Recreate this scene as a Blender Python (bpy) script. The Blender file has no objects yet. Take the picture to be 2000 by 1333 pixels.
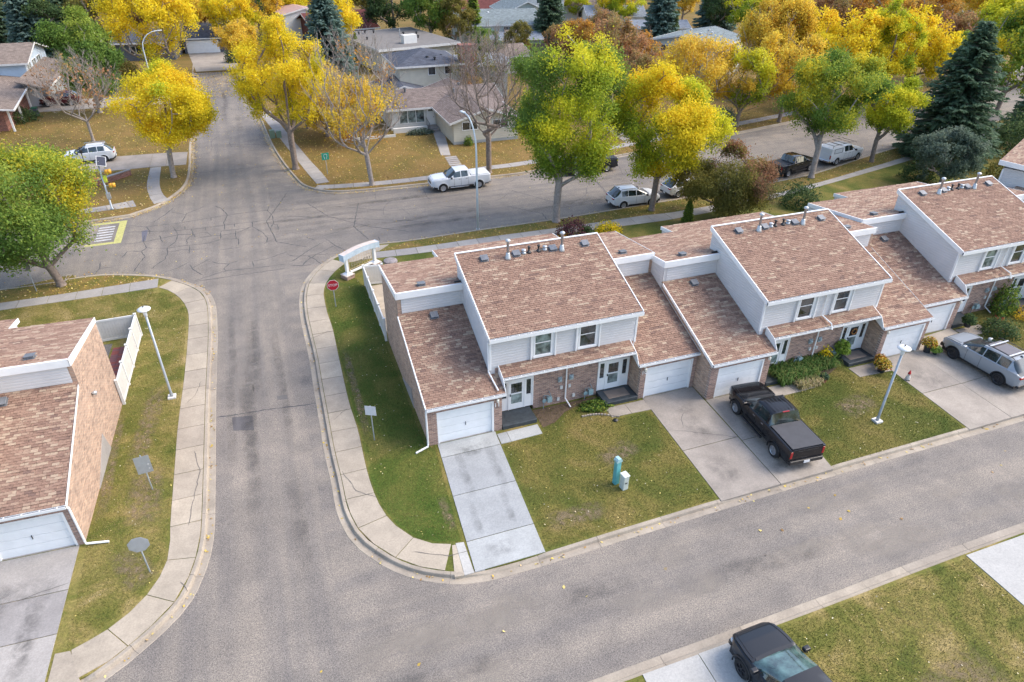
import bpy, bmesh, math, random
import numpy as np
from mathutils import Vector, Matrix
from mathutils.geometry import tessellate_polygon
S = bpy.context.scene
C = S.collection
R = math.radians
PI = math.pi

# ---------------------------------------------------------------- camera, sky, sun, exposure
cam = bpy.data.objects.new('camera', bpy.data.cameras.new('camera'))
C.objects.link(cam); S.camera = cam
cam.data.lens = 24.06; cam.data.sensor_width = 36.0
cam.data.clip_start = 0.5; cam.data.clip_end = 2500
cam.matrix_world = Matrix(((0.940786,0.176742,-0.289283,-5.0265),(-0.338937,0.507077,-0.792461,-25.5849),(0.006628,0.843585,0.536955,22.5939),(0,0,0,1)))

SUN_AZ, SUN_EL = R(98), R(46)          # azimuth from +Y towards +X
w = bpy.data.worlds.new('World'); S.world = w; w.use_nodes = True
nt = w.node_tree; nt.nodes.clear()
sky = nt.nodes.new('ShaderNodeTexSky'); sky.sky_type = 'NISHITA'; sky.sun_disc = False
sky.sun_elevation = SUN_EL; sky.sun_rotation = SUN_AZ
sky.air_density = 1.0; sky.dust_density = 2.5; sky.ozone_density = 1.2
bg = nt.nodes.new('ShaderNodeBackground'); bg.inputs[1].default_value = 0.15
wo = nt.nodes.new('ShaderNodeOutputWorld')
nt.links.new(sky.outputs[0], bg.inputs[0]); nt.links.new(bg.outputs[0], wo.inputs[0])
sd = bpy.data.lights.new('sun', 'SUN'); sd.energy = 1.0; sd.angle = R(32); sd.color = (1.0, 0.90, 0.78)
so = bpy.data.objects.new('sun', sd); C.objects.link(so)
dv = Vector((math.sin(SUN_AZ)*math.cos(SUN_EL), math.cos(SUN_AZ)*math.cos(SUN_EL), math.sin(SUN_EL)))
so.rotation_euler = dv.to_track_quat('Z', 'Y').to_euler(); so.location = (0, 0, 60)
S.view_settings.view_transform = 'Standard'; S.view_settings.look = 'None'
S.view_settings.exposure = 1.38; S.view_settings.gamma = 1.0
S.view_settings.use_curve_mapping = False

# ---------------------------------------------------------------- materials
MATS = {}
def _n(nt, t, **k):
    n = nt.nodes.new(t)
    for a, b in k.items():
        setattr(n, a, b)
    return n
def ramp(nt, stops, src, interp='LINEAR'):
    r = _n(nt, 'ShaderNodeValToRGB'); r.color_ramp.interpolation = interp
    e = r.color_ramp.elements
    while len(e) < len(stops): e.new(0.5)
    for i, (p, c) in enumerate(stops):
        e[i].position = p; e[i].color = (c[0], c[1], c[2], 1)
    nt.links.new(src, r.inputs[0]); return r.outputs[0]
def mix(nt, a, b, f, mode='MIX'):
    m = _n(nt, 'ShaderNodeMix', data_type='RGBA', blend_type=mode)
    for s, v in ((m.inputs[6], a), (m.inputs[7], b)):
        if isinstance(v, tuple): s.default_value = (v[0], v[1], v[2], 1)
        else: nt.links.new(v, s)
    if isinstance(f, float): m.inputs[0].default_value = f
    else: nt.links.new(f, m.inputs[0])
    return m.outputs[2]
def noise(nt, co, scale, detail=4, rough=0.6, dist=0.0):
    n = _n(nt, 'ShaderNodeTexNoise'); n.inputs['Scale'].default_value = scale
    n.inputs['Detail'].default_value = detail; n.inputs['Roughness'].default_value = rough
    n.inputs['Distortion'].default_value = dist
    nt.links.new(co, n.inputs['Vector']); return n.outputs['Fac']
def mapv(nt, co, scale=(1, 1, 1), rot=(0, 0, 0), loc=(0, 0, 0)):
    m = _n(nt, 'ShaderNodeMapping'); m.inputs['Scale'].default_value = scale
    m.inputs['Rotation'].default_value = rot; m.inputs['Location'].default_value = loc
    nt.links.new(co, m.inputs['Vector']); return m.outputs[0]
def newmat(name, rough=0.8, metal=0.0, spec=0.5):
    m = bpy.data.materials.new(name); m.use_nodes = True; nt = m.node_tree
    b = nt.nodes['Principled BSDF']
    b.inputs['Roughness'].default_value = rough; b.inputs['Metallic'].default_value = metal
    b.inputs['Specular IOR Level'].default_value = spec
    MATS[name] = m
    return m, nt, b
def bump(nt, b, h, strength=0.3, dist=0.01):
    bp = _n(nt, 'ShaderNodeBump'); bp.inputs['Strength'].default_value = strength
    bp.inputs['Distance'].default_value = dist
    nt.links.new(h, bp.inputs['Height']); nt.links.new(bp.outputs[0], b.inputs['Normal'])
def M(name, col, rough=0.7, metal=0.0, var=0.12, scale=3.0, bmp=0.0, spec=0.5, coat=0.0):
    """plain material with slight tone variation"""
    if name in MATS: return MATS[name]
    m, nt, b = newmat(name, rough, metal, spec)
    tc = _n(nt, 'ShaderNodeTexCoord')
    f = noise(nt, tc.outputs['Object'], scale, 5)
    lo = tuple(c*(1-var) for c in col); hi = tuple(min(1, c*(1+var)) for c in col)
    c = ramp(nt, [(0.3, lo), (0.7, hi)], f)
    nt.links.new(c, b.inputs['Base Color'])
    if bmp: bump(nt, b, noise(nt, tc.outputs['Object'], scale*15, 3), bmp, 0.01)
    if coat:
        b.inputs['Coat Weight'].default_value = coat; b.inputs['Coat Roughness'].default_value = 0.04
    return m

def mk_asphalt():
    m, nt, b = newmat('asphalt', 0.9)
    geo = _n(nt, 'ShaderNodeNewGeometry'); p = geo.outputs['Position']
    big = noise(nt, p, 0.09, 5, 0.6, 0.4); mid = noise(nt, p, 0.7, 6, 0.65)
    fine = noise(nt, p, 22, 4, 0.75); grit = noise(nt, p, 75, 2, 0.7)
    c = ramp(nt, [(0.25, (0.158, 0.149, 0.134)), (0.5, (0.191, 0.180, 0.160)), (0.8, (0.232, 0.216, 0.190))], big)
    c = mix(nt, c, ramp(nt, [(0.35, (0.36, 0.36, 0.37)), (0.68, (0.62, 0.60, 0.58))], mid), 0.5, 'OVERLAY')
    c = mix(nt, c, ramp(nt, [(0.30, (0.34, 0.34, 0.35)), (0.5, (0.5, 0.5, 0.5)), (0.72, (0.62, 0.60, 0.57))], noise(nt, p, 0.28, 5, 0.6, 0.8)), 0.35, 'OVERLAY')
    c = mix(nt, c, ramp(nt, [(0.36, (0.20, 0.20, 0.22)), (0.64, (0.84, 0.81, 0.77))], fine), 0.8, 'OVERLAY')
    c = mix(nt, c, ramp(nt, [(0.38, (0.22, 0.22, 0.24)), (0.62, (0.85, 0.82, 0.78))], grit), 0.6, 'OVERLAY')
    # wheel wear along the lane (x) and the side road (y)
    sx = _n(nt, 'ShaderNodeSeparateXYZ'); nt.links.new(p, sx.inputs[0])
    st = noise(nt, mapv(nt, p, (0.05, 1.1, 1)), 1.0, 3, 0.5); st2 = noise(nt, mapv(nt, p, (1.3, 0.05, 1)), 1.0, 3, 0.5)
    gt = _n(nt, 'ShaderNodeMath', operation='GREATER_THAN'); nt.links.new(sx.outputs[0], gt.inputs[0]); gt.inputs[1].default_value = -5.5
    sel = _n(nt, 'ShaderNodeMix'); nt.links.new(gt.outputs[0], sel.inputs[0]); nt.links.new(st2, sel.inputs[2]); nt.links.new(st, sel.inputs[3])
    c = mix(nt, c, ramp(nt, [(0.35, (0.40, 0.40, 0.42)), (0.65, (0.58, 0.56, 0.54))], sel.outputs[0]), 0.7, 'OVERLAY')
    nt.links.new(c, b.inputs['Base Color']); bump(nt, b, fine, 0.35, 0.006)
mk_asphalt()
def mk_grass(name, cols, litter=0.0, lcol=(0.42, 0.25, 0.05), scale=0.35):
    m, nt, b = newmat(name, 0.95, spec=0.15)
    geo = _n(nt, 'ShaderNodeNewGeometry'); p = geo.outputs['Position']
    a = noise(nt, p, scale, 6, 0.6, 0.5); f = noise(nt, p, 9, 5, 0.75, 0.3); g = noise(nt, p, 45, 3, 0.7)
    c = ramp(nt, [(0.32, cols[0]), (0.46, cols[1]), (0.56, cols[2]), (0.70, cols[3])], a)
    c = mix(nt, c, ramp(nt, [(0.3, (0.22, 0.24, 0.22)), (0.7, (0.80, 0.76, 0.66))], f), 0.75, 'OVERLAY')
    c = mix(nt, c, ramp(nt, [(0.3, (0.25, 0.25, 0.25)), (0.7, (0.78, 0.78, 0.75))], g), 0.6, 'OVERLAY')
    if litter > 0:
        l = noise(nt, p, 6.0, 5, 0.8, 0.6)
        lf = _n(nt, 'ShaderNodeMapRange'); nt.links.new(l, lf.inputs[0])
        lf.inputs[1].default_value = 0.62-litter*0.25; lf.inputs[2].default_value = 0.72-litter*0.18
        l2 = ramp(nt, [(0.35, tuple(x*0.55 for x in lcol)), (0.6, lcol)], noise(nt, p, 28, 3, 0.8))
        c = mix(nt, c, l2, lf.outputs[0])
    nt.links.new(c, b.inputs['Base Color']); bump(nt, b, f, 0.6, 0.04)
mk_grass('lawn', [(0.065, 0.090, 0.020), (0.105, 0.115, 0.030), (0.155, 0.140, 0.042), (0.235, 0.180, 0.075)])
mk_grass('lawn_dry', [(0.085, 0.105, 0.024), (0.14, 0.14, 0.038), (0.215, 0.18, 0.065), (0.33, 0.255, 0.13)], scale=0.55)
mk_grass('lawn_green', [(0.050, 0.090, 0.016), (0.075, 0.105, 0.022), (0.115, 0.125, 0.032), (0.19, 0.16, 0.055)])
mk_grass('lawn_verge', [(0.085, 0.098, 0.022), (0.13, 0.12, 0.032), (0.18, 0.135, 0.045), (0.22, 0.15, 0.06)], 0.4, (0.36, 0.23, 0.075), 0.6)
mk_grass('lawn_leafy', [(0.10, 0.095, 0.026), (0.135, 0.11, 0.035), (0.175, 0.125, 0.045), (0.21, 0.14, 0.055)], 0.6, (0.31, 0.185, 0.065), 0.3)
def mk_concrete(name, base, stain=0.35, sc=1.0):
    m, nt, b = newmat(name, 0.88)
    geo = _n(nt, 'ShaderNodeNewGeometry'); p = geo.outputs['Position']
    oi = _n(nt, 'ShaderNodeObjectInfo')
    a = noise(nt, p, 0.8*sc, 6, 0.65, 0.4); f = noise(nt, p, 14, 5, 0.7); g = noise(nt, p, 60, 2)
    c = ramp(nt, [(0.3, tuple(x*(1-stain) for x in base)), (0.62, base), (0.8, tuple(min(1, x*1.12) for x in base))], a)
    c = mix(nt, c, ramp(nt, [(0.3, (0.38, 0.38, 0.38)), (0.7, (0.62, 0.61, 0.60))], f), 0.6, 'OVERLAY')
    c = mix(nt, c, ramp(nt, [(0.3, (0.40, 0.40, 0.40)), (0.7, (0.60, 0.60, 0.60))], g), 0.5, 'OVERLAY')
    c = mix(nt, c, ramp(nt, [(0.0, (0.42, 0.42, 0.43)), (1.0, (0.58, 0.575, 0.56))], oi.outputs['Random']), 0.7, 'OVERLAY')
    nt.links.new(c, b.inputs['Base Color']); bump(nt, b, f, 0.2, 0.004)
mk_concrete('concrete_walk', (0.40, 0.345, 0.272), 0.25)
mk_concrete('concrete_curb', (0.375, 0.325, 0.26), 0.3)
mk_concrete('concrete_new', (0.36, 0.375, 0.375), 0.2, 0.8)
mk_concrete('concrete_old', (0.345, 0.305, 0.26), 0.26)
mk_concrete('concrete_grey', (0.34, 0.32, 0.30), 0.2)
mk_concrete('concrete_white', (0.40, 0.395, 0.375), 0.14)

def mk_brick(name, axis, c1, c2, mortar, bw=0.215, bh=0.075):
    m, nt, b = newmat(name, 0.9)
    tc = _n(nt, 'ShaderNodeTexCoord'); sx = _n(nt, 'ShaderNodeSeparateXYZ'); nt.links.new(tc.outputs['Object'], sx.inputs[0])
    cb = _n(nt, 'ShaderNodeCombineXYZ')
    nt.links.new(sx.outputs[0 if axis == 'x' else 1], cb.inputs[0]); nt.links.new(sx.outputs[2], cb.inputs[1])
    br = _n(nt, 'ShaderNodeTexBrick'); nt.links.new(cb.outputs[0], br.inputs['Vector'])
    br.inputs['Scale'].default_value = 1.0; br.inputs['Brick Width'].default_value = bw; br.inputs['Row Height'].default_value = bh
    br.inputs['Mortar Size'].default_value = 0.011; br.inputs['Bias'].default_value = 0.0
    br.inputs['Color1'].default_value = (*c1, 1); br.inputs['Color2'].default_value = (*c2, 1); br.inputs['Mortar'].default_value = (*mortar, 1)
    # per-brick darker/lighter units
    sn = _n(nt, 'ShaderNodeVectorMath', operation='SNAP'); nt.links.new(cb.outputs[0], sn.inputs[0]); sn.inputs[1].default_value = (bw, bh, 1)
    wn = _n(nt, 'ShaderNodeTexWhiteNoise'); nt.links.new(sn.outputs[0], wn.inputs['Vector'])
    v = ramp(nt, [(0.0, (0.30, 0.29, 0.30)), (0.25, (0.46, 0.45, 0.45)), (0.8, (0.55, 0.54, 0.53)), (1.0, (0.66, 0.64, 0.60))], wn.outputs['Value'])
    c = mix(nt, br.outputs['Color'], v, 0.9, 'OVERLAY')
    c = mix(nt, c, ramp(nt, [(0.3, (0.42, 0.42, 0.42)), (0.7, (0.60, 0.59, 0.58))], noise(nt, tc.outputs['Object'], 0.6, 5)), 0.6, 'OVERLAY')
    nt.links.new(c, b.inputs['Base Color'])
    inv = _n(nt, 'ShaderNodeMath', operation='SUBTRACT'); inv.inputs[0].default_value = 1.0; nt.links.new(br.outputs['Fac'], inv.inputs[1])
    bump(nt, b, inv.outputs[0], 0.7, 0.01)
mk_brick('brick_front', 'x', (0.37, 0.22, 0.17), (0.24, 0.145, 0.12), (0.43, 0.37, 0.32))
mk_brick('brick_side_sunlit', 'y', (0.43, 0.27, 0.19), (0.37, 0.25, 0.185), (0.44, 0.38, 0.31))  # side brick paler and warmer: sunlight is put into its colours
mk_brick('brick_old', 'x', (0.30, 0.10, 0.07), (0.22, 0.07, 0.05), (0.33, 0.27, 0.24))
SH = []
for i, (c, v) in enumerate([((0.255, 0.162, 0.120), .25), ((0.285, 0.185, 0.137), .25), ((0.222, 0.141, 0.107), .25), ((0.325, 0.225, 0.165), .2), ((0.385, 0.290, 0.212), .15), ((0.180, 0.117, 0.094), .25)]):
    SH.append(M('shingle_tone_%d' % i, c, 0.95, 0, v, 9.0, 0.3, 0.2))
def mk_roofing(name, base, axis='x'):
    m, nt, b = newmat(name, 0.95, spec=0.2)
    tc = _n(nt, 'ShaderNodeTexCoord'); sx = _n(nt, 'ShaderNodeSeparateXYZ'); nt.links.new(tc.outputs['Object'], sx.inputs[0])
    cb = _n(nt, 'ShaderNodeCombineXYZ')
    nt.links.new(sx.outputs[0 if axis == 'x' else 1], cb.inputs[0]); nt.links.new(sx.outputs[1 if axis == 'x' else 0], cb.inputs[1])
    br = _n(nt, 'ShaderNodeTexBrick'); nt.links.new(cb.outputs[0], br.inputs['Vector'])
    br.inputs['Scale'].default_value = 1; br.inputs['Brick Width'].default_value = 0.45; br.inputs['Row Height'].default_value = 0.2
    br.inputs['Mortar Size'].default_value = 0.012
    br.inputs['Color1'].default_value = (*[x*1.15 for x in base], 1); br.inputs['Color2'].default_value = (*[x*0.75 for x in base], 1)
    br.inputs['Mortar'].default_value = (*[x*0.5 for x in base], 1)
    c = mix(nt, br.outputs['Color'], ramp(nt, [(0.3, (0.35, 0.35, 0.35)), (0.7, (0.68, 0.66, 0.64))], noise(nt, tc.outputs['Object'], 2.5, 6, 0.7)), 0.7, 'OVERLAY')
    nt.links.new(c, b.inputs['Base Color'])
    return m

WHITE = M('white_trim', (0.80, 0.80, 0.79), 0.5, 0, 0.04, 2)
SIDING = M('grey_siding', (0.60, 0.585, 0.575), 0.6, 0, 0.05, 1.2)
DOORW = M('door_white', (0.80, 0.81, 0.81), 0.45, 0, 0.04, 2)
VINYL = M('fence_vinyl', (0.70, 0.69, 0.66), 0.5, 0, 0.05, 2)
VINYLP = M('fence_panel_vinyl', (0.60, 0.58, 0.54), 0.55, 0, 0.06, 3)
DARK = M('dark_plastic', (0.03, 0.03, 0.032), 0.5)
SLATE = M('porch_slate', (0.045, 0.055, 0.062), 0.5, 0, 0.3, 4)
MATB = M('door_mat', (0.20, 0.16, 0.13), 0.95)
VENT = M('vent_grey', (0.16, 0.17, 0.185), 0.5, 0.2, 0.2, 3)
GALV = M('galvanised_steel', (0.50, 0.52, 0.53), 0.4, 0.5, 0.12, 4)
POLE = M('pole_metal', (0.36, 0.40, 0.43), 0.45, 0.3, 0.12, 3)
POLEW = M('pole_painted', (0.55, 0.62, 0.66), 0.45, 0.1, 0.08, 2)
BLACKM = M('black_metal', (0.02, 0.02, 0.022), 0.4)
GUT = M('gutter_dark', (0.035, 0.035, 0.045), 0.7)
BARK = M('bark', (0.22, 0.175, 0.145), 0.95, 0, 0.35, 5, 0.5)
BARKG = M('bark_grey', (0.30, 0.26, 0.23), 0.95, 0, 0.3, 5, 0.5)
SOIL = M('soil', (0.11, 0.075, 0.05), 0.95, 0, 0.4, 4, 0.4)
def mk_glass(name, col, rough=0.04):
    m, nt, b = newmat(name, rough)
    tc = _n(nt, 'ShaderNodeTexCoord')
    c = ramp(nt, [(0.35, tuple(x*0.35 for x in col)), (0.5, col), (0.7, tuple(x*1.9 for x in col))], noise(nt, tc.outputs['Object'], 2.2, 3))
    nt.links.new(c, b.inputs['Base Color']); b.inputs['Specular IOR Level'].default_value = 0.8
    b.inputs['Coat Weight'].default_value = 0.6; b.inputs['Coat Roughness'].default_value = 0.03
    return m
GLASS = mk_glass('window_glass', (0.03, 0.038, 0.042))
GLASSL = mk_glass('curtained_glass', (0.17, 0.21, 0.20))
CARGLASS = mk_glass('car_glass', (0.020, 0.032, 0.032))
CARGLASST = mk_glass('windscreen_glass', (0.05, 0.095, 0.085))
TYRE = M('tyre_rubber', (0.018, 0.018, 0.019), 0.85)
RIM = M('rim_alloy', (0.45, 0.46, 0.48), 0.3, 0.8)
RIMD = M('rim_dark', (0.05, 0.05, 0.055), 0.35, 0.6)
TAIL = M('tail_red', (0.35, 0.01, 0.012), 0.2)
HEAD = M('lamp_clear', (0.6, 0.62, 0.65), 0.15)
AMBER = M('lamp_amber', (0.75, 0.25, 0.03), 0.3)
PLATE = M('plate_white', (0.7, 0.7, 0.7), 0.5)
CHROME = M('chrome', (0.6, 0.6, 0.62), 0.15, 1.0)
def mk_leaf():
    m, nt, b = newmat('foliage', 0.7, spec=0.15)
    at = _n(nt, 'ShaderNodeAttribute', attribute_name='tint')
    nt.links.new(at.outputs['Color'], b.inputs['Base Color'])
    tr = _n(nt, 'ShaderNodeBsdfTranslucent'); nt.links.new(at.outputs['Color'], tr.inputs[0])
    ms = _n(nt, 'ShaderNodeMixShader'); ms.inputs[0].default_value = 0.45
    out = nt.nodes['Material Output']
    nt.links.new(b.outputs[0], ms.inputs[1]); nt.links.new(tr.outputs[0], ms.inputs[2]); nt.links.new(ms.outputs[0], out.inputs[0])
    return m
LEAF = mk_leaf()
def mk_blade():
    m, nt, b = newmat('leaf_litter', 0.8, spec=0.15)
    at = _n(nt, 'ShaderNodeAttribute', attribute_name='tint')
    nt.links.new(at.outputs['Color'], b.inputs['Base Color'])
    return m
LITTER = mk_blade()

# ---------------------------------------------------------------- mesh helpers
def tag(o, label=None, cat=None, group=None, kind=None):
    if label: o['label'] = label
    if cat: o['category'] = cat
    if group: o['group'] = group
    if kind: o['kind'] = kind
    return o
def empty(name, loc=(0, 0, 0), rz=0.0, label=None, cat=None, group=None):
    o = bpy.data.objects.new(name, None); C.objects.link(o)
    o.location = loc; o.rotation_euler = (0, 0, rz); o.empty_display_size = 0.3
    return tag(o, label, cat, group)
class MB:
    def __init__(s): s.v = []; s.f = []; s.m = []
    def add(s, vs, fs, m=0):
        b = len(s.v); s.v += [tuple(v) for v in vs]
        for f in fs: s.f.append(tuple(b+i for i in f)); s.m.append(m)
        return s
    def box(s, x0, x1, y0, y1, z0, z1, m=0, T=None):
        vs = [(x, y, z) for z in (z0, z1) for y in (y0, y1) for x in (x0, x1)]
        if T is not None: vs = [tuple(T @ Vector(v)) for v in vs]
        return s.add(vs, [(0, 2, 3, 1), (4, 5, 7, 6), (0, 1, 5, 4), (2, 6, 7, 3), (0, 4, 6, 2), (1, 3, 7, 5)], m)
    def prism(s, poly, z0, z1, m=0):
        """poly in xy, possibly concave (ngon)"""
        n = len(poly); a = sum(poly[i][0]*poly[(i+1) % n][1]-poly[(i+1) % n][0]*poly[i][1] for i in range(n))
        if a < 0: poly = poly[::-1]
        vs = [(p[0], p[1], z0) for p in poly]+[(p[0], p[1], z1) for p in poly]
        if n > 8:
            tri = tessellate_polygon([[Vector((p[0], p[1], 0)) for p in poly]]); tp = []
            for t in tri:
                a_, b_, c_ = (poly[i] for i in t)
                if (b_[0]-a_[0])*(c_[1]-a_[1])-(b_[1]-a_[1])*(c_[0]-a_[0]) < 0: t = t[::-1]
                tp.append(tuple(n+i for i in t))
        else: tp = [tuple(range(n, 2*n))]
        fs = tp+[tuple(range(n-1, -1, -1))]+[(i, (i+1) % n, n+(i+1) % n, n+i) for i in range(n)]
        return s.add(vs, fs, m)
    def xprism(s, prof, x0, x1, m=0):
        """profile of (y,z) extruded along x"""
        n = len(prof); vs = [(x0, p[0], p[1]) for p in prof]+[(x1, p[0], p[1]) for p in prof]
        a = sum(prof[i][0]*prof[(i+1) % n][1]-prof[(i+1) % n][0]*prof[i][1] for i in range(n))
        fs = [tuple(range(n)), tuple(range(2*n-1, n-1, -1))]+[(i, n+i, n+(i+1) % n, (i+1) % n) for i in range(n)]
        if (a > 0) == (x1 > x0): fs = [tuple(reversed(f)) for f in fs]
        return s.add(vs, fs, m)
    def yprism(s, prof, y0, y1, m=0):
        n = len(prof); vs = [(p[0], y0, p[1]) for p in prof]+[(p[0], y1, p[1]) for p in prof]
        fs = [tuple(range(n)), tuple(range(2*n-1, n-1, -1))]+[(i, n+i, n+(i+1) % n, (i+1) % n) for i in range(n)]
        return s.add(vs, fs, m)
    def quad(s, a, b, c, d, m=0): return s.add([a, b, c, d], [(0, 1, 2, 3)], m)
    def slab(s, a, b, c, d, t, m=0):
        """quad a,b,c,d (top) thickened by t along -normal"""
        A, B, Cc, D = map(Vector, (a, b, c, d)); n = (B-A).cross(D-A).normalized()*t
        vs = [A, B, Cc, D, A-n, B-n, Cc-n, D-n]
        return s.add(vs, [(0, 1, 2, 3), (7, 6, 5, 4), (0, 4, 5, 1), (1, 5, 6, 2), (2, 6, 7, 3), (3, 7, 4, 0)], m)
    def tube(s, pts, rad, n=8, m=0, cap=True):
        pts = [Vector(p) for p in pts]
        if not hasattr(rad, '__len__'): rad = [rad]*len(pts)
        b = len(s.v); prev = None
        for i, p in enumerate(pts):
            d = (pts[min(i+1, len(pts)-1)]-pts[max(i-1, 0)]).normalized()
            if prev is None:
                u = d.orthogonal().normalized()
            else:
                u = (prev-d*prev.dot(d)).normalized()
            prev = u; v = d.cross(u)
            for k in range(n):
                a = 2*PI*k/n
                s.v.append(tuple(p+(u*math.cos(a)+v*math.sin(a))*rad[i]))
        for i in range(len(pts)-1):
            for k in range(n):
                s.f.append((b+i*n+k, b+i*n+(k+1) % n, b+(i+1)*n+(k+1) % n, b+(i+1)*n+k)); s.m.append(m)
        if cap:
            s.f.append(tuple(b+k for k in range(n-1, -1, -1))); s.m.append(m)
            s.f.append(tuple(b+(len(pts)-1)*n+k for k in range(n))); s.m.append(m)
        return s
    def lathe(s, prof, n=16, m=0, T=None):
        """profile of (r,z) around z"""
        b = len(s.v)
        for r, z in prof:
            for k in range(n):
                a = 2*PI*k/n; v = Vector((r*math.cos(a), r*math.sin(a), z))
                s.v.append(tuple(T @ v) if T is not None else tuple(v))
        for i in range(len(prof)-1):
            for k in range(n):
                s.f.append((b+i*n+k, b+i*n+(k+1) % n, b+(i+1)*n+(k+1) % n, b+(i+1)*n+k)); s.m.append(m)
        s.f.append(tuple(b+k for k in range(n-1, -1, -1))); s.m.append(m)
        s.f.append(tuple(b+(len(prof)-1)*n+k for k in range(n))); s.m.append(m)
        return s
    def ball(s, c, r, m=0, nu=10, nv=6, sz=1.0):
        prof = [(max(1e-3, r*math.sin(PI*i/nv)), -r*sz*math.cos(PI*i/nv)) for i in range(nv+1)]
        return s.lathe(prof, nu, m, Matrix.Translation(c))
    def mesh(s, name, mats, smooth=False):
        me = bpy.data.meshes.new(name); me.from_pydata(s.v, [], s.f)
        for mt in (mats if isinstance(mats, (list, tuple)) else [mats]): me.materials.append(mt)
        if max(s.m or [0]) > 0: me.polygons.foreach_set('material_index', s.m)
        if smooth: me.polygons.foreach_set('use_smooth', [True]*len(s.f))
        me.update(); return me
    def build(s, name, mats, parent=None, smooth=False, loc=None, rz=None):
        o = bpy.data.objects.new(name, s.mesh(name, mats, smooth)); C.objects.link(o)
        if parent is not None: o.parent = parent
        if loc is not None: o.location = loc
        if rz is not None: o.rotation_euler = (0, 0, rz)
        return o
def inst(name, me, parent=None, mat=None, loc=None, rz=None):
    o = bpy.data.objects.new(name, me); C.objects.link(o)
    if parent is not None: o.parent = parent
    if mat is not None: o.matrix_local = mat
    if loc is not None: o.location = loc
    if rz is not None: o.rotation_euler = (0, 0, rz)
    return o
def bevel(o, w=0.02, seg=2):
    md = o.modifiers.new('bevel', 'BEVEL'); md.width = w; md.segments = seg; md.limit_method = 'ANGLE'; md.angle_limit = R(35)
    return o
def text_mesh(name, body, size, mat, parent, M4, extrude=0.01):
    cu = bpy.data.curves.new(name, 'FONT'); cu.body = body; cu.size = size; cu.extrude = extrude
    cu.align_x = 'CENTER'; cu.align_y = 'CENTER'
    o = bpy.data.objects.new(name, cu); C.objects.link(o)
    me = bpy.data.meshes.new_from_object(o); bpy.data.objects.remove(o)
    me.materials.clear(); me.materials.append(mat)
    q = bpy.data.objects.new(name, me); C.objects.link(q); q.parent = parent; q.matrix_local = M4
    return q
def catmull(pts, step=0.6):
    P = [np.array(p, float) for p in pts]; out = []
    P = [2*P[0]-P[1]]+P+[2*P[-1]-P[-2]]
    for i in range(1, len(P)-2):
        n = max(1, int(np.linalg.norm(P[i+1]-P[i])/step))
        for k in range(n):
            t = k/n; a, b, c, d = P[i-1], P[i], P[i+1], P[i+2]
            out.append(0.5*((2*b)+(-a+c)*t+(2*a-5*b+4*c-d)*t*t+(-a+3*b-3*c+d)*t**3))
    out.append(P[-2]); return [tuple(p) for p in out]
def offset(pl, d):
    """offset an open polyline to its left by d"""
    P = np.array(pl, float); T = np.gradient(P, axis=0); T /= np.linalg.norm(T, axis=1)[:, None]+1e-9
    return [tuple(p) for p in P+np.stack([-T[:, 1], T[:, 0]], 1)*d]
def mesh_np(name, V, F, mat, parent=None, tint=None, smooth=False):
    """fast mesh: V (n,3), F (m,k)"""
    me = bpy.data.meshes.new(name); n, k = len(F), F.shape[1]
    me.vertices.add(len(V)); me.vertices.foreach_set('co', V.astype(np.float32).ravel())
    me.loops.add(n*k); me.loops.foreach_set('vertex_index', F.astype(np.int32).ravel())
    me.polygons.add(n); me.polygons.foreach_set('loop_start', np.arange(n, dtype=np.int32)*k)
    if tint is not None:
        at = me.color_attributes.new('tint', 'FLOAT_COLOR', 'POINT')
        at.data.foreach_set('color', np.concatenate([tint, np.ones((len(tint), 1))], 1).astype(np.float32).ravel())
    me.update(calc_edges=True); me.validate(); me.materials.append(mat)
    if smooth: me.polygons.foreach_set('use_smooth', [True]*n)
    return me
# ---------------------------------------------------------------- ground, roads, kerbs, walks
ZR = -0.13                                            # road level; lawns lie at 0
tag(MB().prism([(-700, -500), (900, -500), (900, 1200), (-700, 1200)], -1.0, -0.36).build('ground', MATS['lawn_leafy']), kind='structure')
tag(MB().prism([(-150, -60), (320, -60), (320, 160), (-150, 160)], -0.5, ZR).build('road', MATS['asphalt']), kind='structure')

I1N = [(300, 112), (150, 58), (110, 44.5)]+[(89.49,37.99),(80.23,36.3),(72.35,34.56),(64.35,32.59),(57.07,30.79),(47.97,28.07),(44.69,27.35),(34.36,26.25),(27.5,25.79),(17.64,25.18),(10.37,25.1),(4.59,24.9),(1.62,25.08),(-0.08,24.75),(-1.8,23.58),(-3.18,22.03),(-4.18,20.05),(-4.64,18.05),(-4.84,15.47),(-4.84,13.04),(-4.81,9.93),(-4.88,6.74),(-4.92,3.92),(-4.96,1.41),(-4.92,-0.85),(-4.91,-2.88),(-4.63,-4.43),(-4.32,-5.18),(-3.54,-6.37),(-2.73,-7.22),(-1.76,-7.87),(-0.7,-8.33),(0.25,-8.51)]+[(2.56, -8.55), (6.8, -8.45), (16.9, -8.3), (30, -8.3), (60, -8.3), (300, -8.3)]
I2N = [(-150, 26.3), (-60, 26.2)]+[(-24.05,25.95),(-20.07,26.21),(-17.7,26.17),(-15.23,25.31),(-13.76,24.54),(-12.24,23.26),(-10.74,21.34),(-10.06,19.1),(-9.89,15.19),(-9.91,11.71),(-9.95,7.48),(-9.95,1.87),(-9.96,-1.06),(-10.01,-2.61),(-10.23,-3.97),(-10.77,-5.54),(-11.63,-6.59),(-12.87,-7.62),(-13.63,-8.1)]+[(-15.5, -8.4), (-20, -8.5), (-60, -8.5), (-150, -8.5)]
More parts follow.
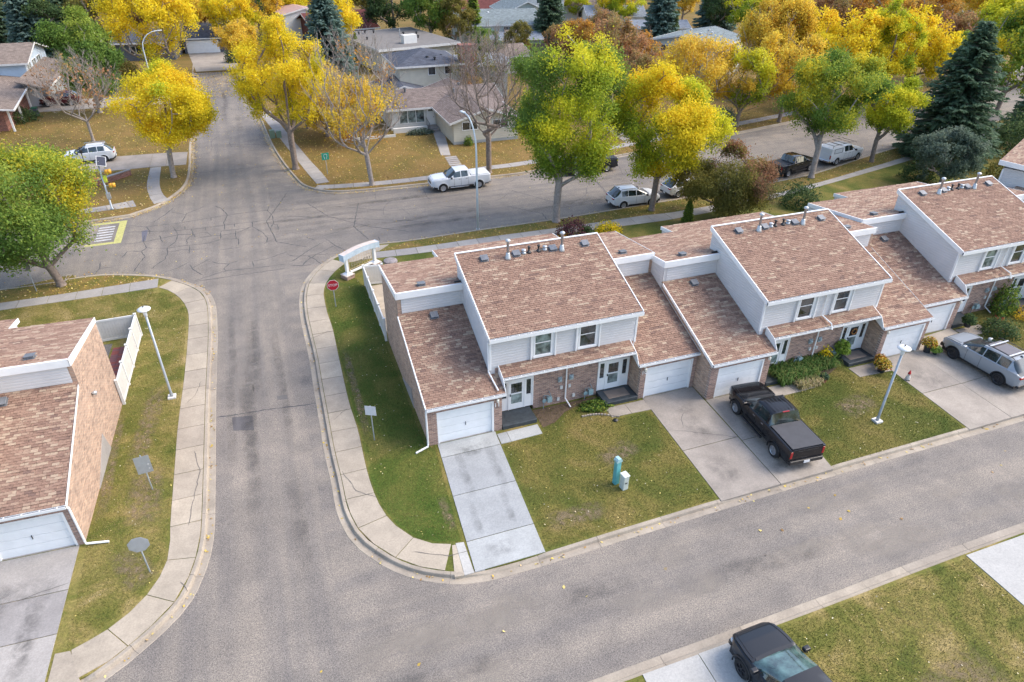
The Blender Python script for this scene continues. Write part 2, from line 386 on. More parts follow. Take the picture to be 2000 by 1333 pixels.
I4N = [(-13.4, 400), (-13.4, 140), (-13.3, 100), (-13.0, 94), (-12.4, 72.2), (-12.38, 57), (-12.2, 48), (-12.5, 43.8), (-13.54, 40.85), (-14.66, 38.97), (-16.3, 37.6), (-17.9, 37.0), (-26.3, 36.6), (-60, 36.6), (-150, 37)]
I3N = [(-6.4, 400), (-6.4, 140), (-6.4, 98), (-6.3, 92), (-5.7, 78.8), (-5.4, 69.4), (-5.0, 61), (-4.54, 53.8), (-4.0, 48.7), (-3.34, 44.1), (-2.6, 40.4), (-1.36, 38.54), (0.15, 37.45), (2.43, 36.96), (7.2, 36.7), (14.7, 36.6), (22, 37.1), (45, 41.4), (64, 45.6), (79, 49.3), (90, 52), (150, 72), (300, 126)]
I5N = [(-4.9, -60), (-4.9, -20), (-4.4, -16), (-2.8, -14.3), (0, -13.75), (2.05, -13.65), (12, -13.55), (23.4, -13.4), (60, -13.4), (300, -13.4)]
I6N = [(-150, -13.6), (-40, -13.6), (-16, -13.6), (-12.6, -14.6), (-11.2, -17), (-10.9, -60)]
def island(name, pl, d, closing, mat, low=None, step=0.5, vis=(-60, 130)):
    pl = catmull(pl, step if name != 'x' else step)
    inner = offset(pl, 0.5*d)
    # thin out the far part
    poly = [p for i, p in enumerate(inner) if (vis[0] < p[0] < vis[1] and i % 2 == 0) or i % 12 == 0 or i in (0, len(inner)-1)]
    tag(MB().prism(poly+closing, -0.45, 0.0).build(name, MATS[mat]), kind='structure')
    root = tag(empty('kerb'), kind='structure')
    seg = int(3.0/step); prof = [(0.0, ZR+0.002), (0.015, ZR+0.016), (0.30, ZR+0.006), (0.335, 0.0), (0.36, 0.022), (0.50, 0.024), (0.52, -0.3)]
    i = 0
    while i < len(pl)-2:
        j = min(i+seg, len(pl)-1); c = pl[i]
        if not (vis[0] < c[0] < vis[1] and -22 < c[1] < 120): i = j; continue
        part = pl[i:j+1]; mb = MB(); rows = []
        for q in prof:
            rows.append(offset(pl[max(0, i-1):j+2], q[0]*d))
        o = 1 if i > 0 else 0
        n = len(part)
        for k in range(n):
            x, y = part[k]; lw = low(x, y) if low else 0.0
            for q, r in zip(prof, rows):
                z = q[1] if q[1] < -0.05 else q[1]-lw
                # 12 mm joint at each end
                p = r[o+k]
                if k == 0 and n > 1: p2 = r[o+1]; p = (p[0]+(p2[0]-p[0])*0.016/step*0.5/0.5, p[1]+(p2[1]-p[1])*0.016/step)
                mb.v.append((p[0], p[1], z))
        m_ = len(prof)
        for k in range(n-1):
            for a in range(m_-1):
                f = (k*m_+a, (k+1)*m_+a, (k+1)*m_+a+1, k*m_+a+1)
                mb.f.append(f if d > 0 else f[::-1]); mb.m.append(0)
        mb.f.append(tuple(range(m_))); mb.m.append(0); mb.f.append(tuple((n-1)*m_+a for a in range(m_-1, -1, -1))); mb.m.append(0)
        mb.build('kerb_stone', MATS['concrete_curb'], root)
        i = j
    return pl, inner
DR = [(-0.7, 3.0), (11.2, 18.0), (26.3, 33.2)]
def low1(x, y):
    if y > -7.0: return 0.0
    for a, b in DR:
        if a < x < b: return 0.085*min(1, (x-a)/0.7, (b-x)/0.7)
    return 0.0
k1, in1 = island('lawn', I1N, 1, [(300, -7.8)], 'lawn', low1)
k2, in2 = island('lawn', I2N, -1, [], 'lawn_dry', lambda x, y: 0.085 if (x < -13.9 and y < -5 and x > -18.5) else 0.0)
k4, in4 = island('lawn', I4N, -1, [(-150, 400)], 'lawn_leafy', lambda x, y: 0.08 if 50.2 < y < 55.6 else 0.0)
k3, in3 = island('lawn', I3N, 1, [(300, 400)], 'lawn_leafy')
k5, in5 = island('lawn', I5N, -1, [(300, -60)], 'lawn_dry', lambda x, y: 0.09)
k6, in6 = island('lawn', I6N, -1, [(-150, -60)], 'lawn')
tag(MB().prism([(-14, 99), (-5.9, 98), (-5.9, 400), (-14, 400)], -0.4, 0.003).build('lawn', MATS['lawn_leafy']), kind='structure')

def closest(pl, p):
    P = np.array(pl); A = P[:-1]; B = P[1:]; d = B-A; p = np.array(p)
    t = np.clip(((p-A)*d).sum(1)/((d*d).sum(1)+1e-9), 0, 1); Q = A+d*t[:, None]
    return tuple(Q[np.argmin(((Q-p)**2).sum(1))])
def clean(poly):
    out = []
    for p in poly:
        if not out or math.hypot(p[0]-out[-1][0], p[1]-out[-1][1]) > 0.03: out.append(p)
    return out
def strip(root, inner, outer, mat, L=1.55, name='slab', z=0.022, jit=0.005, gap=0.032, rnd=random.Random(5)):
    """a run of concrete slabs between two polylines"""
    pl = catmull(inner, 0.25); acc = 0; cuts = [0]
    for i in range(1, len(pl)):
        acc += math.hypot(pl[i][0]-pl[i-1][0], pl[i][1]-pl[i-1][1])
        if acc >= L: cuts.append(i); acc = 0
    if cuts[-1] != len(pl)-1: cuts.append(len(pl)-1)
    for a, b in zip(cuts[:-1], cuts[1:]):
        if b-a < 2: continue
        idx = sorted(set([a, (a+b)//2, b])); I = [pl[i] for i in idx]; O = [closest(outer, p) for p in I]
        # inset the two ends by half a joint
        def ins(P):
            P = [list(p) for p in P]; l = math.hypot(P[-1][0]-P[0][0], P[-1][1]-P[0][1])+1e-6
            dx, dy = (P[-1][0]-P[0][0])/l*gap/2, (P[-1][1]-P[0][1])/l*gap/2
            if l > 0.1:
                P[0][0] += dx; P[0][1] += dy; P[-1][0] -= dx; P[-1][1] -= dy
            return [tuple(p) for p in P]
        poly = clean(ins(I)+ins(O)[::-1])
        if len(poly) < 3: continue
        MB().prism(poly, -0.12, z+rnd.uniform(-jit, jit)).build(name, MATS[mat], root)
def slabroot(name): return tag(empty(name), kind='structure')
# walk round the corner house
b1 = [p for p in offset(k1, 0.53)]
w1 = [(-0.9,22.06),(-1.71,21.08),(-2.46,19.79),(-2.84,18.69),(-3.04,17.65),(-3.09,16.38),(-3.12,15.01),(-3.05,12.74),(-3.13,9.35),(-3.21,5.17),(-3.17,3.66),(-3.13,2.24),(-3.2,-1.06),(-3.02,-3.29),(-2.52,-4.75),(-1.88,-5.63),(-1.11,-6.17),(-0.39,-6.39)]
strip(slabroot('sidewalk'), w1, b1, 'concrete_walk', 1.55)
MB().prism([(-0.46, -6.42), (-0.565, -8.03), (-0.95, -7.98), (-0.62, -6.40)], -.1, .021).build('sidewalk_corner', MATS['concrete_walk'])['kind'] = 'structure'
# walk along the street, south side
t1 = [(1.25,23.21),(4.94,23.02),(9.6,23.07),(18.57,22.97),(24.7,23.01),(28.95,22.93),(41.55,24.24),(61.64,29.06)]+[(74, 32.6), (95, 38), (120, 46)]
q1 = [(1.06,22.13),(5.71,21.86),(19.9,21.61),(28.75,21.63),(40.82,23.33),(60.08,27.7)]+[(74, 31.3), (95, 36.6), (120, 44.6)]
strip(slabroot('sidewalk'), t1, catmull(q1, 0.5), 'concrete_grey', 1.6)
MB().prism(clean([(-0.9,22.06),(0.08,22.75),(1.24,23.16),(1.06,22.17),(0.26,22.21),(-0.34,22.05)]), -0.1, 0.018).build('sidewalk_corner', MATS['concrete_walk'])['kind'] = 'structure'
MB().prism(clean([(-0.86,22.13),(0.37,24.1),(1.5,24.41),(2.8,24.26),(1.82,23.3),(1.25,23.24),(0.08,22.75)]), -0.1, 0.016).build('sidewalk_corner', MATS['concrete_walk'])['kind'] = 'structure'
# left corner
b2 = offset(k2, -0.53)
w2 = [(-13.72,22.38),(-13.1,21.76),(-12.5,20.77),(-12.03,19.63),(-11.73,18.43),(-11.59,16.98),(-11.57,13.58),(-11.62,9.76),(-11.74,5.74),(-11.74,2.27),(-11.74,-0.44),(-11.73,-1.41),(-11.7,-2.99),(-12.08,-4.3),(-12.75,-5.25),(-13.61,-5.96),(-14.74,-6.45)]
strip(slabroot('sidewalk'), w2, b2, 'concrete_walk', 1.6, rnd=random.Random(8))
MB().prism([(-14.76, -6.47), (-15.25, -6.42), (-15.3, -8.1), (-14.2, -8.0)], -.1, .021).build('sidewalk_corner', MATS['concrete_walk'])['kind'] = 'structure'
t2 = [(-100, 23.4), (-50, 23.4), (-23.5, 23.4)]+[(-16.69,23.64),(-13.81,23.8)]
q2 = [(-100, 22.3), (-50, 22.3), (-23.3, 22.3)]+[(-16.54,22.33),(-13.79,22.4)]
strip(slabroot('sidewalk'), t2[1:], catmull(q2, 0.5), 'concrete_grey', 1.6)
# north side walks
strip(slabroot('sidewalk'), [(-1.4, 38.9), (-0.2, 38.55), (4, 38.0), (9.5, 37.95), (15.7, 38.9), (21.7, 39.4), (45, 43.9), (64, 48), (90, 54.5)],
      catmull([(-1.4, 40.0), (-0.2, 39.6), (4, 39.1), (9.5, 39.05), (15.7, 40.0), (22, 40.6), (45, 45.1), (64, 49.2), (90, 55.7)], .5), 'concrete_grey', 1.7)
strip(slabroot('sidewalk'), [(-5.0, 70), (-4.1, 63), (-3.0, 55), (-2.1, 48), (-1.5, 43.5), (-1.0, 40.2)],
      catmull([(-3.6, 70), (-2.8, 63), (-1.8, 55), (-0.9, 48), (-0.2, 43.5), (0.2, 40.1)], .5), 'concrete_grey', 1.7)
nw = slabroot('sidewalk')
strip(nw, [(-16.3, 50.4), (-16.2, 45), (-15.7, 41.5), (-15.2, 39.5)], catmull([(-15.3, 50.4), (-15.1, 45), (-14.5, 41.5), (-13.7, 39.9)], .5), 'concrete_grey', 1.6)
strip(nw, [(-60, 39.0), (-30, 39.0), (-21, 39.1), (-16.6, 39.4)], catmull([(-60, 40.1), (-30, 40.1), (-21, 40.2), (-16.6, 41.2)], .5), 'concrete_grey', 1.6)
# verges between kerb and walk, strewn with leaves
def verge(poly, mat='lawn_verge', z=0.006): 
    MB().prism(poly, -0.05, z).build('grass_verge', MATS[mat])['kind'] = 'structure'
ie = [p for p in offset(k1, 0.53) if 2.2 < p[0] < 118 and p[1] > 20]
ie = ie[::4]
verge(ie+[p for p in catmull(t1, 2.0)])
iw = [p for p in offset(k2, -0.53) if -95 < p[0] < -14.6 and p[1] > 20][::4]
verge(iw+[p for p in catmull(t2, 2.0)][::-1])
# greener strip west of the corner house
verge([(-3.0, 21.5), (-1.5, 21.9), (-0.25, 17.9), (-0.2, 0.3), (0.2, -0.4), (-0.2, -6.3), (-1.1, -6.0), (-1.9, -5.5), (-2.5, -4.6), (-2.95, -3.2), (-3.12, -1), (-3.05, 2.3), (-3.05, 9.3), (-2.98, 12.7), (-3.03, 15.0), (-2.95, 17.6), (-2.7, 18.7)], 'lawn_green', 0.005)

# driveways in slabs
def drive(slabs, mat, name='driveway', z=0.026):
    r = tag(empty(name), kind='structure')
    for k, s in enumerate(slabs):
        MB().prism(s, -0.12, z-0.002*(k % 2)).build('slab', MATS[mat], r)
    return r
def splitq(A, B, ts, g=0.017):
    """quad side lines A (2 pts) and B (2 pts) cut at ts into slabs"""
    L = lambda P, t: (P[0][0]+(P[1][0]-P[0][0])*t, P[0][1]+(P[1][1]-P[0][1])*t)
    ln = math.hypot(A[1][0]-A[0][0], A[1][1]-A[0][1]); e = g/ln
    return [[L(A, a+e), L(B, a+e), L(B, b-e), L(A, b-e)] for a, b in zip(ts[:-1], ts[1:])]
drive(splitq(((0.42, -0.02), (-0.10, -8.03)), ((3.42, -0.02), (2.93, -8.03)), [0, .13, .46, .80, 1.0]), 'concrete_new')
drive([[(-0.45, -6.35), (-0.11, -6.4), (-0.15, -8.03), (-0.55, -8.03)]], 'concrete_white', 'driveway_edge', 0.028)
drive([[(3.45, -0.28), (3.95, -0.26), (3.93, -1.05), (3.42, -1.05)], [(3.97, -0.26), (5.66, -0.22), (5.64, -0.98), (3.95, -1.04)]], 'concrete_new', 'entry_path')
drive([[(9.57, -0.2), (10.7, -0.2), (10.7, -1.03), (9.57, -1.0)], [(10.72, -0.2), (11.86, -0.2), (11.84, -1.08), (10.72, -1.03)]], 'concrete_old', 'entry_path')
drive(splitq(((11.88, -0.02), (11.5, -8.02)), ((15.02, -0.02), (14.72, -8.02)), [0, .56, 1.0])+splitq(((15.05, -1.33), (14.75, -8.02)), ((18.9, -1.33), (17.75, -8.02)), [0, .52, 1.0]), 'concrete_old')
drive([[(18.95, -1.5), (20.2, -1.5), (20.2, -2.4), (18.9, -2.4)], [(20.22, -1.5), (21.5, -1.5), (21.5, -2.35), (20.22, -2.4)]], 'concrete_old', 'entry_path')
drive(splitq(((26.9, -1.33), (26.5, -8.0)), ((29.7, -1.33), (29.42, -8.0)), [0, .52, 1.0])+splitq(((29.73, -0.4), (29.45, -8.0)), ((34.1, -0.02), (33.0, -8.0)), [0, .58, 1.0]), 'concrete_old')
drive([[(24.6, -1.5), (26.85, -1.5), (26.85, -2.5), (24.6, -2.4)], [(34.15, -0.3), (36.2, -0.3), (36.2, -1.2), (34.1, -1.2)]], 'concrete_old', 'entry_path')
L_ = lambda x, y: (-15.02+(x-15.05)*math.cos(-.041)-y*math.sin(-.041), -1.21+(x-15.05)*math.sin(-.041)+y*math.cos(-.041))
drive(splitq((L_(11.4, -0.02), L_(11.2, -7.0)), (L_(14.85, -0.02), L_(14.95, -7.0)), [0, .33, .62, 1.0]), 'concrete_grey')
drive([[(3.6, -25), (6.3, -25), (6.35, -14.12), (4.1, -14.12)], [(6.33, -25), (9.55, -25), (9.5, -14.08), (6.38, -14.1)]], 'concrete_white')
drive([[(19.35, -25), (22.6, -25), (22.6, -14.0), (19.3, -14.0)], [(22.63, -25), (26, -25), (26, -14.0), (22.63, -14.0)]], 'concrete_white')
drive([[(-20.6, 50.6), (-16.4, 50.6), (-16.4, 55.3), (-20.7, 55.5)], [(-24.6, 51.2), (-20.63, 50.7), (-20.73, 55.5), (-24.7, 56)], [(-16.37, 50.6), (-14.9, 50.5), (-14.9, 55.1), (-16.37, 55.3)], [(-14.87, 50.5), (-12.95, 50.3), (-12.95, 54.8), (-14.87, 55.1)]], 'concrete_old')
drive([[(-29, 51.5), (-24.63, 51.2), (-24.73, 56), (-29, 57)], [(-34, 78.5), (-20, 78.5), (-20, 84), (-34, 85)], [(-19.97, 78.5), (-12.8, 78.3), (-12.8, 83), (-19.97, 84)]], 'concrete_old')
drive(splitq(((-13.2, 99), (-14.9, 116)), ((-6.5, 99), (-8.1, 116)), [0, .33, .66, 1.0]), 'concrete_old', 'driveway', 0.03)
drive([[(33.5, 42.3), (39.5, 43.5), (40, 55), (34, 55)]], 'concrete_old')
drive([[(44, 45.8), (47.5, 46.6), (52, 49.5), (52.0, 52), (46, 50.5)]], 'concrete_old', 'garden_path', 0.028)
r_ = tag(empty('garden_path'), kind='structure')
for s in splitq(((15.3, 54.4), (13.45, 44.6)), ((14.0, 54.7), (12.5, 45.0)), [0, .33, .66, 1.0]): MB().prism(s, -0.1, 0.03).build('slab', MATS['concrete_grey'], r_)
for k in range(5):
    y = 44.2-k*0.62; x = 12.8-k*0.05
    MB().box(x-.1, x+1.15, y-.38, y+.1, -0.1, 0.035-0.003*k).build('step', MATS['concrete_grey'], r_)

# ---- cracks: dark sealed ribbons lying 4 mm above the asphalt
def ribbon(mb, pts, w, z, rnd):
    pl = []
    for a, b in zip(pts[:-1], pts[1:]):
        l = math.hypot(b[0]-a[0], b[1]-a[1]); n = max(2, int(l/0.22))
        for k in range(n):
            t = k/n; j = 0.035 if 0 < k else 0
            pl.append((a[0]+(b[0]-a[0])*t+rnd.uniform(-j, j), a[1]+(b[1]-a[1])*t+rnd.uniform(-j, j)))
    pl.append(pts[-1])
    if len(pl) < 3: return
    P = np.array(pl); T = np.gradient(P, axis=0); T /= np.linalg.norm(T, axis=1)[:, None]+1e-9; N = np.stack([-T[:, 1], T[:, 0]], 1)
    b = len(mb.v)
    for i in range(len(P)):
        ww = w*rnd.uniform(0.5, 1.2)*(0.35 if i in (0, len(P)-1) else 1)
        for s_ in (1, -1): q = P[i]+N[i]*ww/2*s_; mb.v.append((q[0], q[1], z))
    for i in range(len(P)-1): mb.f.append((b+2*i, b+2*i+1, b+2*i+3, b+2*i+2)); mb.m.append(0)
CR = [
 [(-16.81,35.32),(-15.5,34.55),(-12.81,34.57),(-10.44,34.93),(-9.18,35.08),(-5.8,35.23)],
 [(-15.5,34.55),(-15.17,33.58),(-15.13,32.84)],
 [(-12.78,34.71),(-12.46,36.55),(-11.03,37.87)],
 [(-13.79,37.36),(-12.54,36.39)], [(-15.11,35.29),(-14.19,36.91),(-13.6,38.38)],
 [(-10.22,37.72),(-9.65,36.91),(-9.11,35.05),(-9.43,33.57),(-9.36,31.8)],
 [(-13.38,33.82),(-12.92,31.98),(-13.07,30.51),(-13.62,29.54),(-13.53,28.57),(-13.66,27.34),(-14.15,26.63),(-14.5,25.89)],
 [(-16.89,33.86),(-15.78,33.58),(-13.18,32.9),(-10.8,32.79),(-8.59,32.84),(-5.54,32.8)],
 [(-11.96,32.91),(-11.78,31.69),(-12.22,30.72),(-12.18,29.62)], [(-11.78,31.69),(-11.57,30.9)],
 [(-16.78,31.3),(-15.39,31.35),(-14.2,31.6),(-12.92,31.98),(-11.59,31.62)],
 [(-15.5,32.76),(-15.44,31.53),(-15.11,30.05),(-15.44,29.41),(-15.09,28.46),(-15.44,27.07),(-15.66,25.87)],
 [(-15.11,30.05),(-13.65,29.45),(-12.18,29.52),(-10.53,29.44),(-9.66,29.94),(-8.34,29.59)],
 [(-14.32,32.35),(-14.19,31.5),(-14.01,30.74)], [(-11.6,31.73),(-10.71,31.74),(-10.36,30.79),(-11.35,30.82)],
 [(-10.37,30.89),(-9.66,30.75),(-8.47,30.76),(-7.23,31.82),(-6.38,30.04),(-6.14,28.93),(-6.22,28.06)],
 [(-9.66,31.69),(-9.7,30.05)], [(-8.53,31.41),(-8.53,29.75),(-8.35,29.49),(-8.37,28.31)], [(-9.66,31.69),(-8.61,31.54),(-7.23,31.71)],
 [(-5.63,36.15),(-5.82,34.99),(-5.48,33.7),(-5.52,31.78),(-5.8,31.01)], [(-5.52,31.78),(-5.22,31.57),(-5.21,30.27)],
 [(-12.0,29.46),(-11.95,27.84)], [(-13.54,28.66),(-12.64,28.82),(-10.88,28.4),(-10.56,28.58)],
 [(-13.6,25.08),(-12.7,25.44),(-11.86,26.36)], [(-16.43,29.85),(-15.38,29.48)], [(-16.43,29.85),(-16.73,28.75)],
 [(-11.85,25.83),(-11.62,24.9),(-10.93,23.74)], [(-11.69,25.09),(-10.5,26.34)], [(-10.29,25.82),(-9.81,25.27),(-9.09,25.02),(-9.47,24.33),(-9.34,23.86)],
 [(-9.09,25.02),(-8.43,25.36)], [(-11.43,22.87),(-10.14,23.55),(-9.14,23.87),(-7.11,23.68),(-5.18,23.53)], [(-7.47,24.85),(-7.37,23.86)],
 [(-7.47,24.85),(-6.35,25.0),(-4.87,25.77)], [(-8.09,27.83),(-9.74,27.82)], [(-11.43,22.79),(-8.48,22.82),(-5.22,22.86)],
 [(-18.15,28.53),(-18.06,27.29),(-18.26,26.36)], [(-18.06,27.29),(-17.21,27.17)], [(-12.48,33.73),(-12.45,32.97)], [(-10.46,34.94),(-10.43,34.14)],
 [(-10.87,32.75),(-10.86,32.21)], [(-7.19,32.91),(-7.19,31.7)], [(-8.59,32.84),(-8.6,32.18)],
 # at the mouth of the side road
 [(-4.9,25.3),(-4.46,24.8),(-3.46,24.55),(-2.7,24.55),(-1.29,24.15)], [(-4.74,23.88),(-4.16,24.44),(-3.3,25.46),(-1.96,26.74)], [(-3.46,24.55),(-2.99,23.78),(-2.64,22.74)],
 [(-4.03,22.89),(-3.39,23.92),(-2.7,24.63),(-1.22,25.74)], [(-1.74,27.33),(-1.22,25.74),(-0.49,24.4)], [(-4.79,23.31),(-4.03,22.89),(-3.36,22.9)], [(-3.24,28.23),(-2.55,27.22)], [(2.31,26.32),(2.31,25.55)],
 [(-9.92,6.03),(-7.42,5.84),(-4.85,5.5)], [(-9.06,68.47),(-5.41,68.31),(-4.18,68.16)], [(-11.84,47.62),(-8.71,47.56),(-3.98,47.67)], [(-11.27,57.3),(-7.52,56.45),(-4.84,55.35)],
 [(-3.87,38.96),(-6.03,32.56),(-5.49,27.94),(-3.29,26.16)], [(-2.34,35.69),(-0.99,32.04),(1.95,28.67),(4.95,26.51)], [(-0.26,34.32),(4.24,31.5),(8.79,31.23),(11.64,29.61)], [(-4.31,33.18),(1.42,30.61),(6.66,28.22)],
 [(24.89,32.63),(24.14,27.34)], [(14.42,29.31),(16.78,26.59),(16.54,24.25)], [(16.19,32.86),(19.01,28.41)], [(1.99,34.21),(0.75,29.08),(1.5,26.06)],
]
rnd = random.Random(11); mb = MB()
for L in CR: ribbon(mb, L, 0.075, ZR+0.005, rnd)
for k in range(70):                                    # finer wandering cracks of the street and cul-de-sac
    if k < 48: x, y = rnd.uniform(-8, 75), 0; y = 27.5+rnd.uniform(0, 8.5)+max(0, x-35)*0.27; a = rnd.choice([0.05, 0.1, 1.4, 1.7])+max(0, x-35)*0.003
    else: x, y = rnd.uniform(-11.5, -6), rnd.uniform(42, 92); a = rnd.choice([0, 1.57])
    a += rnd.uniform(-.25, .25); pts = [(x, y)]
    for s_ in range(rnd.randint(3, 7)):
        a += rnd.uniform(-.35, .35); st = rnd.uniform(.5, 1.3); x += math.cos(a)*st; y += math.sin(a)*st
        if y > 24+max(0, x-35)*0.27 and not (x > -5 and x < 30 and y > 36.5): pts.append((x, y))
    if len(pts) > 2: ribbon(mb, pts, 0.04, ZR+0.005, rnd)
for k in range(7):                                     # long straight paving seams
    y = 28.3+k*1.25; ribbon(mb, [(-9+k, y-.1), (8, y), (22+k*2, y+.35)], 0.028, ZR+0.0045, rnd)
tag(mb.build('asphalt_cracks', M('crack_seal', (0.065, 0.065, 0.072), 0.8)), kind='stuff')
mb = MB()
for L in ([(12.6,-3.0),(13.0,-2.2),(13.3,-1.9)], [(12.1,-3.0),(13.2,-3.6),(14.9,-4.6)], [(-10.7,9.5),(-11.0,8.2),(-11.4,7.6)], [(-10.9,3.4),(-10.6,1.8),(-10.9,-0.4),(-11.0,-1.6)], [(-11.2,-4.6),(-10.9,-5.2)], [(-4.5,12),(-3.3,12.6)], [(-4.3,-.4),(-3.9,-1.9),(-3.1,-2.6)], [(-2.2,-6.2),(-0.9,-6.9),(0,-6.9)], [(-4.2,3.6),(-3.3,4.4)], [(-17,-3.5),(-16.2,-3.3),(-15.3,-3.2)]):
    ribbon(mb, L, 0.03, 0.031, rnd)
tag(mb.build('concrete_cracks', M('crack_dark', (0.12, 0.11, 0.10), 0.9)), kind='stuff')
# resurfaced patches
for P, c in (([(-9.16,5.76),(-8.15,5.59),(-8.12,4.34),(-9.11,4.6)], (0.115, 0.108, 0.11)), ([(-15.76,33.68),(-15.3,33.84),(-15.3,31.58),(-15.54,31.46)], (0.12, 0.12, 0.15)), ([(-6.83,6.92),(-6.29,6.84),(-6.27,6.43),(-6.83,6.53)], (0.15, 0.138, 0.128))):
    tag(MB().prism(P, ZR-0.02, ZR+0.0035).build('asphalt_patch', M('patch_%d' % int(c[0]*1000+c[2]*7000), c, 0.9, 0, 0.1, 9)), kind='structure')
# yellow crossing block painted on the street
yr = tag(empty('road_marking', label='worn yellow painted block with grey bars on the street below the large tree', cat='road marking'))
YEL = M('road_paint_yellow', (0.44, 0.42, 0.15), 0.85, 0, 0.25, 6)
mb = MB(); Y0, Y1, X1 = 31.75, 36.6, -17.1
mb.prism([(X1-.55, Y0), (X1, Y0), (X1, Y1), (X1-.55, Y1)], ZR-.01, ZR+.004).prism([(X1-2.6, Y0), (X1-.56, Y0), (X1-.56, Y0+.4), (X1-2.6, Y0+.4)], ZR-.01, ZR+.004).prism([(X1-2.6, Y1-.4), (X1-.56, Y1-.4), (X1-.56, Y1), (X1-2.6, Y1)], ZR-.01, ZR+.004)
mb.build('paint', YEL, yr)
GP_ = M('road_paint_white', (0.50, 0.50, 0.50), 0.85, 0, 0.25, 6); mb = MB()
for k in range(6): y = Y0+.85+k*.55; mb.prism([(X1-2.0, y), (X1-.8, y+.05), (X1-.8, y+.26), (X1-2.0, y+.21)], ZR-.01, ZR+.004)
mb.build('bars', GP_, yr)
# ---------------------------------------------------------------- townhouse blocks
def clip_top(poly, f):
    """clip (t,z) polygon to z <= f(t), f linear"""
    out = []
    for i in range(len(poly)):
        a, b = poly[i], poly[(i+1) % len(poly)]; da, db = f(a[0])-a[1], f(b[0])-b[1]
        if da >= 0: out.append(a)
        if (da >= 0) != (db >= 0):
            k = da/(da-db); out.append((a[0]+(b[0]-a[0])*k, a[1]+(b[1]-a[1])*k))
    return out
def siding(mb, o, d, L, z0, ztop, n, zbot=None, m=0, e=0.15, holes=()):
    """lap boards: o origin xy, d unit direction, n outward normal; ztop/zbot linear functions of t"""
    zt = max(ztop(0), ztop(L)); z = z0
    while z < zt:
        zb = z+e
        spans = [(0, L)]
        for (h0, h1, hz0, hz1) in holes:
            if z+e*.5 > hz0 and z+e*.5 < hz1:
                ns = []
                for a, b in spans:
                    if h0 > a: ns.append((a, min(b, h0)))
                    if h1 < b: ns.append((max(a, h1), b))
                spans = [s for s in ns if s[1]-s[0] > .02]
        for a, b in spans:
            for z_a, z_b in ((z, z+e*.62), (z+e*.62, zb)):       # flat face, then the sloped upper lap
                p = clip_top([(a, z_a), (b, z_a), (b, z_b), (a, z_b)], ztop)
                if len(p) < 3: continue
                vs = []
                for t, q in p:
                    u = (q-z)/e; off = (0.026 if u < .62 else 0.026-(u-.62)/.38*.023)+0.004
                    vs.append((o[0]+d[0]*t+n[0]*off, o[1]+d[1]*t+n[1]*off, q))
                v = [Vector(x) for x in vs]; nn = (v[1]-v[0]).cross(v[2]-v[0])
                if nn.dot(Vector((n[0], n[1], 0))) < 0: vs = vs[::-1]
                mb.add(vs, [tuple(range(len(vs)))], m)
        z = zb
SW_, EX = 0.29, 0.135
TABS = {}
def tab_mesh(w, e, k):
    key = (round(w, 3), k)
    if key not in TABS:
        mb = MB(); h = 0.022
        mb.add([(0, 0, 0), (w, 0, 0), (w, e+.02, 0), (0, e+.02, 0), (0, 0, h), (w, 0, h), (w, e+.02, 0.003), (0, e+.02, 0.003)], [(4, 5, 6, 7), (0, 1, 5, 4), (1, 2, 6, 5), (3, 0, 4, 7)])
        TABS[key] = mb.mesh('shingle', SH[k])
    return TABS[key]
